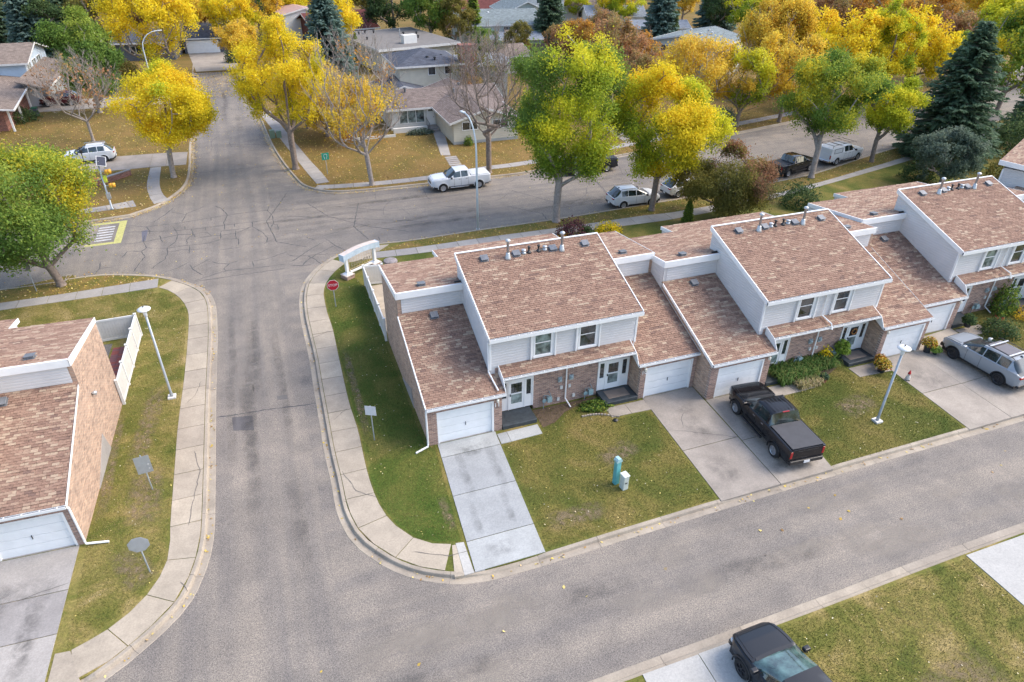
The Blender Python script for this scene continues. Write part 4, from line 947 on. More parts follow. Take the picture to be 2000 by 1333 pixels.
SPEC = {
 # L, W, wheelbase, wheel r, rear overhang, sill, belt profile, top profile (x from rear bumper 0..L), cab [rear glass base, rear glass top, ws top, ws base], roof z
 'pickup': dict(L=5.7, W=1.98, wb=3.5, r=.40, ro=1.15, sill=.46, belt=[(0, 1.26), (2.0, 1.27), (3.9, 1.22), (4.8, 1.17), (5.55, 1.12), (5.7, 1.02)], deck=[(0, 1.30), (2.0, 1.31), (2.01, 1.29), (3.9, 1.30), (4.4, 1.30), (5.4, 1.22), (5.62, 1.15), (5.7, 1.04)], cab=(1.90, 2.10, 3.40, 4.12), roof=1.90, side=[(2.22, 2.86), (2.93, 3.62)], plan=[(0, .96), (.1, 1), (4.9, 1), (5.4, .93), (5.7, .78)]),
 'suv': dict(L=4.75, W=1.90, wb=2.79, r=.36, ro=1.0, sill=.34, belt=[(0, 1.0), (.3, 1.14), (3.2, 1.08), (3.9, 1.01), (4.5, .93), (4.75, .78)], deck=[(0, 1.04), (3.45, 1.15), (4.2, 1.09), (4.58, .99), (4.75, .82)], cab=(.08, .74, 2.45, 3.5), roof=1.70, side=[(.80, 1.40), (1.45, 2.20), (2.26, 3.12)], plan=[(0, .84), (.2, .95), (.6, 1), (3.9, 1), (4.45, .90), (4.75, .68)]),
 'van': dict(L=5.0, W=1.98, wb=3.0, r=.35, ro=.95, sill=.32, belt=[(0, 1.0), (3.6, 1.0), (4.3, .9), (5.0, .7)], deck=[(0, 1.0), (3.9, 1.08), (4.6, .95), (5.0, .75)], cab=(.03, .35, 3.0, 4.15), roof=1.76, side=[(.5, 1.4), (1.5, 2.4), (2.5, 3.5)], plan=[(0, .92), (.2, 1), (4.2, 1), (4.7, .9), (5.0, .7)]),
}
def vehicle(name, label, cat, x, y, hd, kind, pmat, group=None, rim_dark=False, cover=None, rails=False, scale=1.0, open_bed=False, canopy=False, glass=None, two_tone=None, z=0.02, wsglass=None):
    """origin at mid length on the ground; front along local +x"""
    s = SPEC[kind]; L, W = s['L'], s['W']/2; x0 = -L/2; root = empty(name, (x, y, z), hd, label, cat, group); root.scale = (scale,)*3
    r = s['r']; wx = [s['ro'], s['ro']+s['wb']]; cb = s['cab']; Rf = r*1.20
    xs = set([0, L, .04, .1, .25, L-.06, L-.15, L-.3, L-.5, *cb])
    for a, b in s['side']: xs |= {a, b}
    for c in wx:
        for k in range(-8, 9): xs.add(c+Rf*math.sin(k/8*PI/2))
    q = .0
    while q < L: xs.add(round(q, 3)); q += .22
    # drop stations closer than 2 cm unless special
    sp = {0, L, *cb}; 
    for a, b in s['side']: sp |= {a, b}
    xs = sorted(xs); st = []
    for v in xs:
        if st and v-st[-1] < .03:
            if v in sp and st[-1] not in sp: st[-1] = v
            elif v in sp: st.append(v)
        else: st.append(v)
    V = []; K = 9
    for u in st:
        w = W*interp(u, s['plan']); bz = interp(u, s['belt']); dz = interp(u, s['deck']); zb = s['sill']+(.10 if u < .12 or u > L-.15 else 0)
        for c in wx:
            if abs(u-c) < Rf: zb = max(zb, r+math.sqrt(max(0, Rf*Rf-(u-c)**2)))
        incab = cb[0] <= u <= cb[3]
        if incab: top = interp(u, [(cb[0], dz), (cb[1], s['roof']-.02), ((cb[1]+cb[2])/2, s['roof']), (cb[2], s['roof']-.05), (cb[3], dz+.01)])
        else: top = dz
        hf = (top-dz)/max(.01, s['roof']-dz) if incab else 0; hf = max(0, hf)
        wt = w*(.93-.17*hf); h3 = bz+(.03 if incab else .0)
        V.append([(w*.90, zb), (w*.985, max(zb, s['sill']+.16) if zb < bz-.1 else zb), (w*1.0, max(zb+.01, bz*.80)), (w*.985, bz), (w*.93, max(bz+.02, min(h3, top-.005))), (wt, bz+.025+(top-.07-bz-.025)*hf if incab else max(bz+.022, top-.02)), (wt*.90, top-.022*(1 if hf > 0 else .5)), (wt*.5, top-.004), (0, top+.004)])
    n = len(st); vs = []
    for i, sec in enumerate(V):
        for k in range(K): vs.append((x0+st[i], -sec[k][0], sec[k][1]))
    off = n*K
    for i, sec in enumerate(V):
        for k in range(K): vs.append((x0+st[i], sec[k][0], sec[k][1]))
    groups = {'body': [], 'windscreen': [], 'rear_window': []}
    for i in range(n-1):
        xm = (st[i]+st[i+1])/2
        for k in range(K-1):
            a, b, c, d = i*K+k, (i+1)*K+k, (i+1)*K+k+1, i*K+k+1
            g = 'body'
            if k == 4 and not canopy_skip(canopy, xm, cb):
                for w_i, (p, q_) in enumerate(s['side']):
                    if p <= xm <= q_: g = 'side%d' % w_i
            if k >= 5 and cb[2] < xm < cb[3]: g = 'windscreen'
            if k >= 5 and cb[0] < xm < cb[1]: g = 'rear_window'
            if k == 5 and g != 'body' and kind == 'x': g = 'body'
            for sgn in (0, 1):
                f = (a+off*sgn, b+off*sgn, c+off*sgn, d+off*sgn)
                gg_ = g+('L' if sgn else 'R') if g.startswith('side') else g
                groups.setdefault(gg_, []).append(f if sgn == 0 else f[::-1])
    # end caps
    for i, rev in ((0, False), (n-1, True)):
        f = [i*K+k for k in range(K)]+[off+i*K+k for k in range(K-2, -1, -1)]
        groups['body'].append(tuple(f[::-1] if rev else f))
    # dark underside
    gl = glass or CARGLASS; body = None
    def emit(nm, fs, mat, parent, smooth=True, push=0):
        idx = sorted(set(i for f in fs for i in f)); mp = {j: k for k, j in enumerate(idx)}
        me = bpy.data.meshes.new(nm); me.from_pydata([vs[j] for j in idx], [], [tuple(mp[j] for j in f) for f in fs]); me.materials.append(mat)
        bm = bmesh.new(); bm.from_mesh(me); bmesh.ops.remove_doubles(bm, verts=bm.verts, dist=.0005)
        bmesh.ops.recalc_face_normals(bm, faces=bm.faces) if nm == 'body' else None
        bm.to_mesh(me); bm.free()
        me.polygons.foreach_set('use_smooth', [smooth]*len(me.polygons))
        o = bpy.data.objects.new(nm, me); C.objects.link(o); o.parent = parent; return o
    body = emit('body', groups['body'], pmat, root)
    md = body.modifiers.new('edge', 'EDGE_SPLIT'); md.split_angle = R(38)
    for k, fs in groups.items():
        if k == 'body' or not fs: continue
        if k.startswith('side'): emit('side_window', fs, gl, root)
        elif k == 'windscreen': emit('windscreen', fs, wsglass or gl, root)
        elif not (canopy and k == 'rear_window'): emit(k, fs, gl, root)
    und = MB().box(x0+.15, x0+L-.2, -W*.86, W*.86, s['sill']-.12, s['sill']+.25).build('underbody', BLACKM, root)
    for c in wx: MB().box(x0+c-Rf*.97, x0+c+Rf*.97, -W*.70, W*.70, s['sill'], r+Rf*.9).build('wheel_well', BLACKM, root)
    ty, rm = wheel_mesh(r, .25, rim_dark, 6 if kind == 'pickup' else 5)
    for c in wx:
        for sg in (-1, 1):
            Tm = Matrix.Translation((x0+c, sg*(W-.115), r)) @ (Matrix.Rotation(PI, 4, 'Z') if sg > 0 else Matrix.Identity(4))
            wo_ = inst('wheel', ty, root, Tm); inst('rim', rm, wo_)
    # arch lips, cowl, bonnet shut lines, roof fin
    lip = BLACKM if kind == 'suv' and pmat is not P_WHITE else pmat
    for c in wx:
        for sg in (-1, 1):
            MB().tube([(x0+c+Rf*1.02*math.sin(a), sg*(W*interp(c, s['plan'])-.002), r+Rf*1.02*math.cos(a)) for a in [k/8*1.75 for k in range(-8, 9)]], .028, 6).build('wheel_arch', lip, root, True)
    dk = lambda u: interp(u, s['deck'])
    ww = W*interp(cb[3], s['plan'])*.93
    MB().add([(x0+cb[3]-.03, -ww*.86, dk(cb[3])+.012), (x0+cb[3]+.10, -ww*.80, dk(cb[3]+.1)+.006), (x0+cb[3]+.13, 0, dk(cb[3]+.1)+.012), (x0+cb[3]+.10, ww*.80, dk(cb[3]+.1)+.006), (x0+cb[3]-.03, ww*.86, dk(cb[3])+.012), (x0+cb[3]-.02, 0, dk(cb[3])+.022)], [(0, 1, 2, 5), (5, 2, 3, 4)]).build('cowl', BLACKM, root)
    hl = MB()
    us = [cb[3]+.12+(L-.22-cb[3]-.12)*k/6 for k in range(7)]
    for sg in (-1, 1):
        P_ = [(x0+u, sg*W*interp(u, s['plan'])*.93*.87, dk(u)+.001) for u in us]; hl.tube(P_, .007, 4)
    P_ = [(x0+L-.20, yy*W*interp(L-.2, s['plan'])*.93*.87, dk(L-.2)+.003) for yy in (-1, -.5, 0, .5, 1)]; hl.tube(P_, .007, 4)
    hl.build('bonnet_seam', BLACKM, root)
    if kind == 'suv': bevel(MB().xprism([(-.03, s['roof']-.01), (.03, s['roof']-.01), (.0, s['roof']+.06)], x0+.75, x0+.9).build('roof_fin', BLACKM, root), .005, 1)
    # bumpers, lamps, plate
    pk = kind == 'pickup'; bz0 = interp(0, s['belt']); fz0 = interp(L, s['belt'])
    tr = BLACKM if pmat in (P_BLACK, P_CHAR, P_DBLACK) else (DARK if not pk else CHROME)
    o = MB().box(x0-.10 if pk else x0-.05, x0+.12, -W*(.93 if pk else .82), W*(.93 if pk else .82), s['sill']-.02, s['sill']+(.20 if pk else .16)).build('rear_bumper', tr, root); bevel(o, .04)
    o = MB().box(x0+L-.14, x0+L+.05, -W*.76, W*.76, s['sill']-.04, s['sill']+.20).build('front_bumper', tr, root); bevel(o, .05)
    o = MB().box(x0+L-.10, x0+L+.02, -W*.48, W*.48, fz0-.28, fz0-.04).build('grille', BLACKM, root)
    for sg in (-1, 1):
        wr = W*interp(0, s['plan'])
        if pk: o = MB().box(x0-.018, x0+.10, sg*wr*.99-.13*(sg > 0)-.0, sg*wr*.99+.13*(sg < 0), bz0-.46, bz0-.06).build('tail_lamp', TAIL, root)
        else: o = MB().box(x0-.02, x0+.22, min(sg*wr*.60, sg*wr*1.04), max(sg*wr*.60, sg*wr*1.04), bz0-.10, bz0+.02).build('tail_lamp', TAIL, root)
        bevel(o, .02)
        wf = W*interp(L-.15, s['plan'])
        o = MB().box(x0+L-.30, x0+L-.045, min(sg*wf*.62, sg*wf*1.0), max(sg*wf*.62, sg*wf*1.0), fz0-.20, fz0-.05).build('head_lamp', HEAD, root); bevel(o, .03)
        xm = cb[3]-.28; wm = W*interp(xm, s['plan'])
        o = MB().box(x0+xm-.08, x0+xm+.10, min(sg*wm*.98, sg*(wm*.98+.24)), max(sg*wm*.98, sg*(wm*.98+.24)), interp(xm, s['belt'])+.0, interp(xm, s['belt'])+.17).build('wing_mirror', pmat if pmat is not P_WHITE else DARK, root); bevel(o, .04)
        for a, b in s['side'][-2:]:
            xh = a+.06; MB().box(x0+xh, x0+xh+.17, sg*W*1.0-.012, sg*W*1.0+.014, interp(xh, s['belt'])-.15, interp(xh, s['belt'])-.115).build('door_handle', CHROME if pk else pmat, root)
        sm = MB()
        for a in [p for p, q_ in s['side'][-2:]]+[s['side'][-1][1]-.02]:
            for zz in range(3):
                z0_ = s['sill']+.06+zz*.22; 
                if all(abs(a-.03-c) > Rf for c in wx): sm.box(x0+a-.038, x0+a-.026, sg*W*.995-.006, sg*W*1.0+.004, z0_, z0_+.22)
        if sm.f: sm.build('door_seam', BLACKM, root)
        if pk: bevel(MB().box(x0+cb[0]+.25, x0+cb[3]-.15, min(sg*(W-.03), sg*(W+.10)), max(sg*(W-.03), sg*(W+.10)), s['sill']-.10, s['sill']-.02).build('running_board', tr, root), .02)
    MB().box(x0-(.125 if pk else .075), x0-(.10 if pk else .05), -.16, .16, s['sill']+.03, s['sill']+.17).build('number_plate', PLATE, root)
    if pk and not canopy:
        if open_bed:
            MB().box(x0+.07, x0+cb[0]-.05, -W*.80, W*.80, interp(1, s['deck'])+.006, interp(1, s['deck'])+.010).build('bed_floor', BLACKM, root)
        else:
            bevel(MB().box(x0+.06, x0+cb[0]-.04, -W*.86, W*.86, interp(1, s['deck'])+.004, interp(1, s['deck'])+.045).build('bed_cover', cover or COVER, root), .015)
        if pmat is P_BLACK:
            MB().box(x0+cb[1]-.06, x0+cb[1]+.0, -.18, .18, s['roof']-.005, s['roof']+.025).build('brake_lamp', TAIL, root)
            for yy in (-.5, -.3, -.1, .1, .3, .5): MB().box(x0+cb[1]+.12, x0+cb[2]-.2, yy-.02, yy+.02, s['roof']-.004, s['roof']+.014).build('roof_rib', pmat, root)
        MB().box(x0-.012, x0+.01, -W*.55, W*.55, bz0-.10, bz0-.07).build('tailgate_trim', DARK, root)
    if rails:
        for sg in (-1, 1): MB().tube([(x0+.7, sg*W*.70, s['roof']-.02), (x0+.85, sg*W*.70, s['roof']+.06), (x0+2.5, sg*W*.70, s['roof']+.055), (x0+2.65, sg*W*.70, s['roof']-.03)], .022, 6).build('roof_rail', DARK if pmat is not P_WHITE else CHROME, root)
        if pmat is P_SILVER:
            for xx in (1.05, 2.15): MB().box(x0+xx-.04, x0+xx+.04, -W*.76, W*.76, s['roof']+.07, s['roof']+.10).build('roof_bar', GALV, root)
            MB().box(x0+1.0, x0+2.4, -W*.52, W*.52, s['roof']+.0, s['roof']+.012).build('sunroof', M('sunroof_glass', (.10, .08, .075), .05), root)
    return root
def canopy_skip(canopy, xm, cb): return False
truckA = vehicle('pickup_truck', 'black crew cab pickup with covered bed parked nose to the garages', 'pickup', 16.62, -4.68, R(90-4.5), 'pickup', P_BLACK, None, cover=COVER, scale=.985)
vehicle('station_wagon', 'silver wagon with roof bars parked on the right hand driveway', 'car', 32.15, -4.05, R(90+3), 'suv', P_SILVER, None, rim_dark=True, rails=True, scale=1.02)
vehicle('pickup_truck', 'white crew cab pickup parked along the far kerb by the street lamp', 'pickup', 11.75, 35.42, R(180), 'pickup', P_WHITE, 'vehicles parked along the street', cover=M('cover_white', (.6, .62, .64), .5), z=ZR)
vehicle('crossover', 'white crossover parked on the street beside the yellow and green tree trunk', 'car', 25.35, 26.12, R(-2), 'suv', P_WHITE, 'vehicles parked along the street', rails=True, rim_dark=False, z=ZR, scale=.98)
vehicle('sedan', 'white car half hidden behind the reddish brown shrub', 'car', 31.3, 27.0, R(3), 'suv', P_WHITE, 'vehicles parked along the street', z=ZR, scale=.94)
vehicle('pickup_truck', 'charcoal pickup on the far side of the street under the large green tree', 'pickup', 25.4, 35.72, R(181), 'pickup', P_CHAR, 'vehicles parked along the street', z=ZR, cover=BLACKM)
vehicle('pickup_truck', 'black pickup with open bed parked behind the white work truck', 'pickup', 44.9, 28.85, R(14), 'pickup', P_DBLACK, 'vehicles parked along the street', z=ZR, open_bed=True, scale=.98)
van_ = vehicle('work_truck', 'white work truck with box canopy and black ladder rack', 'truck', 52.2, 30.25, R(12), 'pickup', P_WHITE, 'vehicles parked along the street', z=ZR, canopy=True)
bevel(MB().box(-2.83, -.85, -.93, .93, 1.21, 1.86).build('canopy', P_WHITE, van_), .05)
mb = MB()
for sg in (-1, 1):
    mb.tube([(-2.6, sg*.8, 1.86), (-2.6, sg*.8, 2.12), (1.0, sg*.75, 2.12), (1.3, sg*.75, 1.95)], .022, 5)
    mb.box(-2.4, -1.1, sg*.945-.01, sg*.945+.01, 1.30, 1.33).box(-2.4, -1.1, sg*.945-.01, sg*.945+.01, 1.74, 1.77).box(-2.4, -2.37, sg*.945-.01, sg*.945+.01, 1.33, 1.74).box(-1.13, -1.1, sg*.945-.01, sg*.945+.01, 1.33, 1.74)
for xx in (-2.5, -1.6, -.7, .2, .9): mb.tube([(xx, -.8, 2.12), (xx, .8, 2.12)], .022, 5)
mb.build('ladder_rack', BLACKM, van_)
vehicle('crossover', 'white crossover in the driveway beside the large green and yellow tree at left', 'car', -22.15, 54.55, R(182), 'suv', P_WHITE, None, rails=True)
vehicle('crossover', 'dark red crossover in front of the tan gabled house at upper left', 'car', -29.2, 81.9, R(177), 'suv', P_RED, None)
suvF = vehicle('crossover', 'black crossover cut off by the bottom edge of the picture', 'car', 8.28, -16.72, R(90+2), 'suv', paint('paint_deep_charcoal', (0.012, 0.014, 0.018), .3, 0), None, rim_dark=True, scale=1.04, wsglass=CARGLASST)
vehicle('minivan', 'pale blue van glimpsed between the two largest trees', 'van', 36.8, 51.2, R(60), 'van', P_BLUE, None)
vehicle('crossover', 'small maroon car parked far away under yellow trees', 'car', *[(84.2,155.85)][0], R(20), 'suv', paint('paint_maroon', (.12, .02, .05)), None)
vehicle('crossover', 'silver car parked in the far street right of the tall spruce', 'car', *[(108.82,55.83)][0], R(20), 'suv', P_SILVER, None, z=ZR)

for sg in (-1, 1): MB().add([(1.55, sg*.36-.035, 1.103), (2.0, sg*.30-.03, 1.043), (2.0, sg*.30+.03, 1.043), (1.55, sg*.36+.035, 1.103), (1.75, sg*.33, 1.095)], [(0, 1, 4), (1, 2, 4), (2, 3, 4), (3, 0, 4)]).build('bonnet_vent', BLACKM, suvF)
# ---------------------------------------------------------------- street furniture
def at(x, y, z=0): return Matrix.Translation((x, y, z))
# post-top lamps with saucer heads
def post_lamp(x, y, h, label):
    r_ = empty('post_lamp', (x, y, 0), 0, label, 'lamp post', 'saucer topped post lamps')
    MB().box(-.2, .2, -.2, .2, -.05, .10).build('base_plate', M('footing_white', (.62, .61, .58)), r_)
    MB().lathe([(.085, .1), (.08, .3), (.065, .35), (.055, h-.45)], 12).build('pole', POLE, r_, True)
    hd = MB().lathe([(.06, h-.46), (.085, h-.44), (.09, h-.30), (.13, h-.12), (.14, h-.08)], 16).build('lamp_head', M('lamp_white', (.66, .69, .70), .4), r_, True)
    MB().lathe([(.14, h-.079), (.31, h-.09), (.325, h-.055), (.22, h+.01), (.08, h+.05), (.03, h+.055)], 24).build('shade', M('shade_white', (.70, .70, .68), .4), hd, True)
    MB().lathe([(.03, h+.05), (.03, h+.12), (.01, h+.14)], 8).build('photocell', BLACKM, hd)
post_lamp(-12.15, 8.48, 5.55, 'saucer topped post lamp leaning over the grass by the left brick wall')
post_lamp(22.49, -5.85, 4.62, 'saucer topped post lamp on the lawn between two driveways')
# tall street lights
def street_light(x, y, h, hd, reach, label):
    r_ = empty('street_light', (x, y, 0), hd, label, 'street light', 'curved arm street lights')
    MB().lathe([(.16, -.03), (.16, .06), (.10, .07)], 12).build('base_plate', GALV, r_)
    pts = [(0, 0, .05), (0, 0, h*.45), (0, 0, h*.72)]+[(reach*(1-math.cos(t*PI/2)), 0, h*.72+(h*.28)*math.sin(t*PI/2)) for t in (.2, .4, .6, .8, 1)]
    MB().tube(pts, [.10, .085, .075, .068, .06, .055, .05, .045], 10).build('pole', POLEW, r_, True)
    o = MB().box(reach-.05, reach+.55, -.12, .12, h-.06, h+.05).build('lamp_head', M('lamp_white', (.66, .69, .70), .4), r_); bevel(o, .04)
street_light(10.31, 24.84, 9.1, R(105), 1.6, 'tall blue grey curved street light in front of the white pickup')
street_light(-18.6, 88.0, 7.6, R(10), 2.4, 'street light arm rising out of the big yellow tree at upper left')
def sign_post(name, x, y, h, hd, label, build_face, cat='sign', group=None, r=.03, mat=None):
    r_ = empty(name, (x, y, 0), hd, label, cat, group)
    MB().tube([(0, 0, -.1), (0, 0, h)], r, 8).build('post', mat or POLE, r_)
    build_face(r_); return r_
def octo(rad, y0, y1, z): return [(rad*math.cos(PI/8+k*PI/4), z+rad*math.sin(PI/8+k*PI/4)) for k in range(8)]
RED = M('stop_red', (0.48, 0.012, 0.03), 0.4)
def stop_face(front):
    def f(r_):
        z = 1.62
        o = MB().yprism(octo(.40, 0, 0, z), -.035, -.03).build('sign_panel', [WHITE if front else M('sign_back', (.42, .45, .48), .4, .4)], r_)
        MB().yprism(octo(.372, 0, 0, z), -.041, -.036).build('sign_face', RED if front else MATS['sign_back'], o)
        if front: text_mesh('lettering', 'STOP', .245, WHITE, o, Matrix.Translation((0, -.045, z)) @ Matrix.Rotation(PI/2, 4, 'X'), .002)
    return f
sign_post('stop_sign', -2.47, 15.62, 1.95, R(-3), 'red octagonal stop sign on a thin post in the corner lawn', stop_face(True), 'stop sign')
M('sign_back', (.42, .45, .48), .4, .4)
sign_post('stop_sign', -12.36, -3.66, 1.95, R(2), 'back of an octagonal sign on the lower left lawn', stop_face(False), 'stop sign')
def plate(w, h, z, mat, bolts=True, y=-.03, split=False):
    def f(r_):
        o = MB().box(-w/2, w/2, y-.006, y, z-h/2, z+h/2).build('sign_panel', mat, r_)
        if split: MB().box(-w/2, w/2, y-.009, y-.0065, z+.08, z+.095).build('panel_seam', POLE, o)
    return f
sign_post('road_sign', -12.62, 1.3, 2.05, R(6), 'tall grey sign back with faint stickers on the left lawn', plate(.62, .95, 1.52, MATS['sign_back'], split=True))
mb = MB(); 
for zz in (1.28, 1.52): mb.lathe([(.04, 0), (.04, .004), (.01, .005)], 10, 0, Matrix.Translation((-12.42, 1.26, zz)) @ Matrix.Rotation(PI/2, 4, 'X'))
tag(mb.build('sticker', PLATE), 'two small white stickers on the back of the tall grey sign', 'sticker')
sign_post('road_sign', -2.47, 1.35, 2.15, R(-28), 'small white square sign back on the lawn west of the numbered house', plate(.55, .55, 1.88, M('sign_back_white', (.60, .63, .66), .4, .1)))
sign_post('road_sign', -21.55, 24.5, 2.35, R(70), 'narrow dark sign seen edge on below the large tree at left', plate(.5, .75, 2.0, M('sign_dark', (.12, .13, .12), .5)))
def green(r_):
    o = MB().box(-.36, .36, -.036, -.03, 1.42, 2.1).build('sign_panel', M('sign_green', (.02, .33, .22), .4), r_)
    mb = MB().tube([(-.10, -.05, 1.50), (-.10, -.05, 1.62), (-.16, -.05, 1.74), (-.14, -.05, 1.92), (0, -.05, 2.0), (.14, -.05, 1.92), (.16, -.05, 1.74), (.10, -.05, 1.62), (.10, -.05, 1.50)], .022, 6); mb.build('emblem', PLATE, o)
sign_post('road_sign', .34, 42.85, 1.45, R(10), 'green square sign with a white loop emblem on the leafy lawn', green)
# flashing beacon pole
bp = empty('crossing_beacon', (-18.5, 39.3, 0), 0, 'crossing beacon pole with solar panel and two yellow flashers', 'crossing signal')
MB().lathe([(.14, 0), (.14, .12), (.075, .16), (.065, 4.3)], 12).build('pole', POLE, bp, True)
YL = M('signal_yellow', (.72, .36, .03), .5)
for z in (3.35, 2.15):
    o = MB().lathe([(.05, -.02), (.17, 0), (.19, .2), (.17, .26), (.20, .27), (.19, .48)], 14, 0, Matrix.Translation((.32, -.05, z)) @ Matrix.Rotation(R(90), 4, 'Y')).build('flasher', YL, bp, True)
    MB().lathe([(.16, .265), (.15, .38)], 14, 0, Matrix.Translation((.32, -.05, z)) @ Matrix.Rotation(R(90), 4, 'Y')).build('lens', BLACKM, o)
    MB().tube([(0, 0, z), (.35, -.05, z)], .03, 6).build('bracket', POLE, bp)
T = Matrix.Translation((.3, 0, 4.25)) @ Matrix.Rotation(R(35), 4, 'X') @ Matrix.Rotation(R(20), 4, 'Y')
o = MB().box(-.36, .36, -.5, .5, -.03, 0, 0, T).build('solar_frame', GALV, bp); MB().box(-.32, .32, -.46, .46, .001, .006, 0, T).build('solar_panel', M('solar_cells', (.025, .03, .05), .2), o)
MB().box(-.14, .14, -.12, .12, 3.9, 4.3).build('battery_box', GALV, bp)
MB().box(.06, .36, -.09, -.07, 2.45, 3.05).build('sign_panel', M('sign_lime', (.55, .62, .05), .5), bp)
MB().box(-.12, .2, -.10, .1, 1.0, 1.5).build('control_box', GALV, bp)
# lamp in the cul-de-sac, black
g_ = empty('post_lamp', (-5.35, 70.3, 0), 0, 'slim black post beside the cul-de-sac kerb', 'lamp post')
MB().tube([(0, 0, 0), (0, 0, 4.6)], .06, 8).build('pole', BLACKM, g_); MB().box(-.6, .4, -.06, .06, 0, .05).build('base_plate', BLACKM, g_)
# yard lamp left
g_ = empty('post_lamp', (*[(-21.48,48.5)][0], 0), 0, 'slim black yard lamp rising from the planter of pumpkins', 'lamp post')
MB().tube([(0, 0, 0), (0, 0, 2.5)], .04, 8).build('pole', BLACKM, g_); MB().lathe([(.05, 2.5), (.14, 2.6), (.12, 2.85), (.03, 2.95)], 8).build('lamp_head', BLACKM, g_)
# pedestals on the lawn
g_ = empty('utility_pedestal', (7.52, -5.38, 0), R(10), 'tall turquoise utility pedestal on the front lawn', 'utility box')
T_ = M('pedestal_teal', (.10, .36, .38), .5); o = MB().box(-.13, .13, -.11, .11, 0, 1.38).build('cabinet', T_, g_); bevel(o, .03)
o = MB().yprism([(-.15, 1.36), (.15, 1.36), (.15, 1.46), (.08, 1.56), (-.08, 1.56), (-.15, 1.46)], -.13, .13).build('cap', M('pedestal_pale', (.32, .50, .52), .5), g_)
g_ = empty('utility_pedestal', (7.72, -5.78, 0), R(8), 'short pale grey utility box beside the turquoise pedestal', 'utility box')
o = MB().box(-.14, .14, -.16, .16, 0, .78).build('cabinet', M('pedestal_grey', (.50, .55, .52), .5), g_); bevel(o, .02)
bevel(MB().box(-.16, .16, -.19, .19, .78, .86).build('cap', M('pedestal_white', (.62, .66, .62), .5), g_), .02)
MB().box(-.07, .05, -.175, -.161, .40, .46).build('label_plate', BLACKM, g_)
g_ = empty('utility_box', (-4.0, 57.4, 0), 0, 'two green utility cabinets on the verge beyond the yellow tree', 'utility box')
for dx in (0, .7): MB().box(dx-.28, dx+.28, -.25, .25, 0, .9-dx*.2).build('cabinet', M('cabinet_green', (.16, .24, .18), .6), g_)
# entrance monument
A_, B_ = Vector((-1.08, 19.57, 0)), Vector((1.11, 20.91, 0)); dr = (B_-A_); LM = dr.length; ang = math.atan2(dr.y, dr.x)
g_ = empty('entrance_sign', A_, ang, 'arched white entrance sign with lettering between two posts on brick bases', 'entrance sign')
for k, xx in enumerate((0, LM)):
    o = MB().box(xx-.34, xx+.34, -.34, .34, -.1, .26); o.build('brick_base', MATS['brick_front'], g_)
    cp = MB().box(xx-.37, xx+.37, -.37, .37, .26, .31).build('base_cap', M('cap_tan', (.48, .40, .34), .8), g_)
    MB().add([(xx+a*s, b*s, z) for s, z in ((.27, .31), (.13, .44)) for a, b in ((-1, -1), (1, -1), (1, 1), (-1, 1))], [(0, 1, 5, 4), (1, 2, 6, 5), (2, 3, 7, 6), (3, 0, 4, 7)]).box(xx-.095, xx+.095, -.095, .095, .3, 1.55).build('post', WHITE, g_)
ns = 12; top = MB(); 
for k in range(ns):
    a, b = -.35+(LM+.7)*k/ns, -.35+(LM+.7)*(k+1)/ns; f = lambda t: 1.88+.14*math.sin(max(0, min(1, (t+.35)/(LM+.7)))*PI); h_ = lambda t: 1.45+.16*math.sin(max(0, min(1, (t+.35)/(LM+.7)))*PI)
    top.add([(a, -.24, f(a)), (b, -.24, f(b)), (b, .24, f(b)), (a, .24, f(a))], [(0, 1, 2, 3)], 0)
    for yy in (-.24, .24):
        for j in range(2):
            c, d = a+(b-a)*j/2, a+(b-a)*(j+1)/2
            q = [(c+.01, yy, h_(c)), (d-.01, yy, h_(d)), (d-.01, yy, f(d)), (c+.01, yy, f(c))]; top.add(q if yy < 0 else q[::-1], [(0, 1, 2, 3)], 1)
    top.add([(a, -.22, h_(a)+.05), (b, -.22, h_(b)+.05), (b, .22, h_(b)+.05), (a, .22, h_(a)+.05)], [(3, 2, 1, 0)], 1)
for xx in (-.35, LM+.35): top.box(xx-.02, xx+.02, -.26, .26, 1.40, 1.90, 1)
top.build('arch', [M('arch_cap', (.55, .47, .42), .8), M('arch_slats', (.50, .60, .68), .6)], g_)
MB().box(.3, LM-.3, -.06, .06, .30, .42).build('cross_rail', WHITE, g_)
TANW = M('sign_tan', (.55, .42, .24), .6)
fr = MB().tube([(.22, 0, .55), (.22, 0, 1.5)], .018, 5).tube([(LM-.22, 0, .55), (LM-.22, 0, 1.5)], .018, 5).tube([(.22, 0, .55), (LM-.22, 0, .55)], .018, 5).tube([(.22, 0, .42), (.30, 0, .55)], .018, 5)
for k in range(1, 9): fr.tube([(.22+(LM-.44)*k/9, .0, .55), (.22+(LM-.44)*k/9, .0, 1.5)], .008, 4)
fo = fr.build('sign_frame', TANW, g_)
text_mesh('lettering', 'COVENTRY', .36, M('letter_bronze', (.20, .18, .14), .5), fo, Matrix.Translation((LM/2, -.03, .86)) @ Matrix.Rotation(PI/2, 4, 'X'), .012)
tag(MB().lathe([(.55, -.04), (.5, .12), (.3, .2), (.05, .22)], 14).build('boulder', M('boulder_grey', (.27, .24, .24), .9, 0, .3, 4), None, False, (2.3, 21.2, 0)), 'flat grey boulder set in the grass behind the entrance sign', 'boulder')
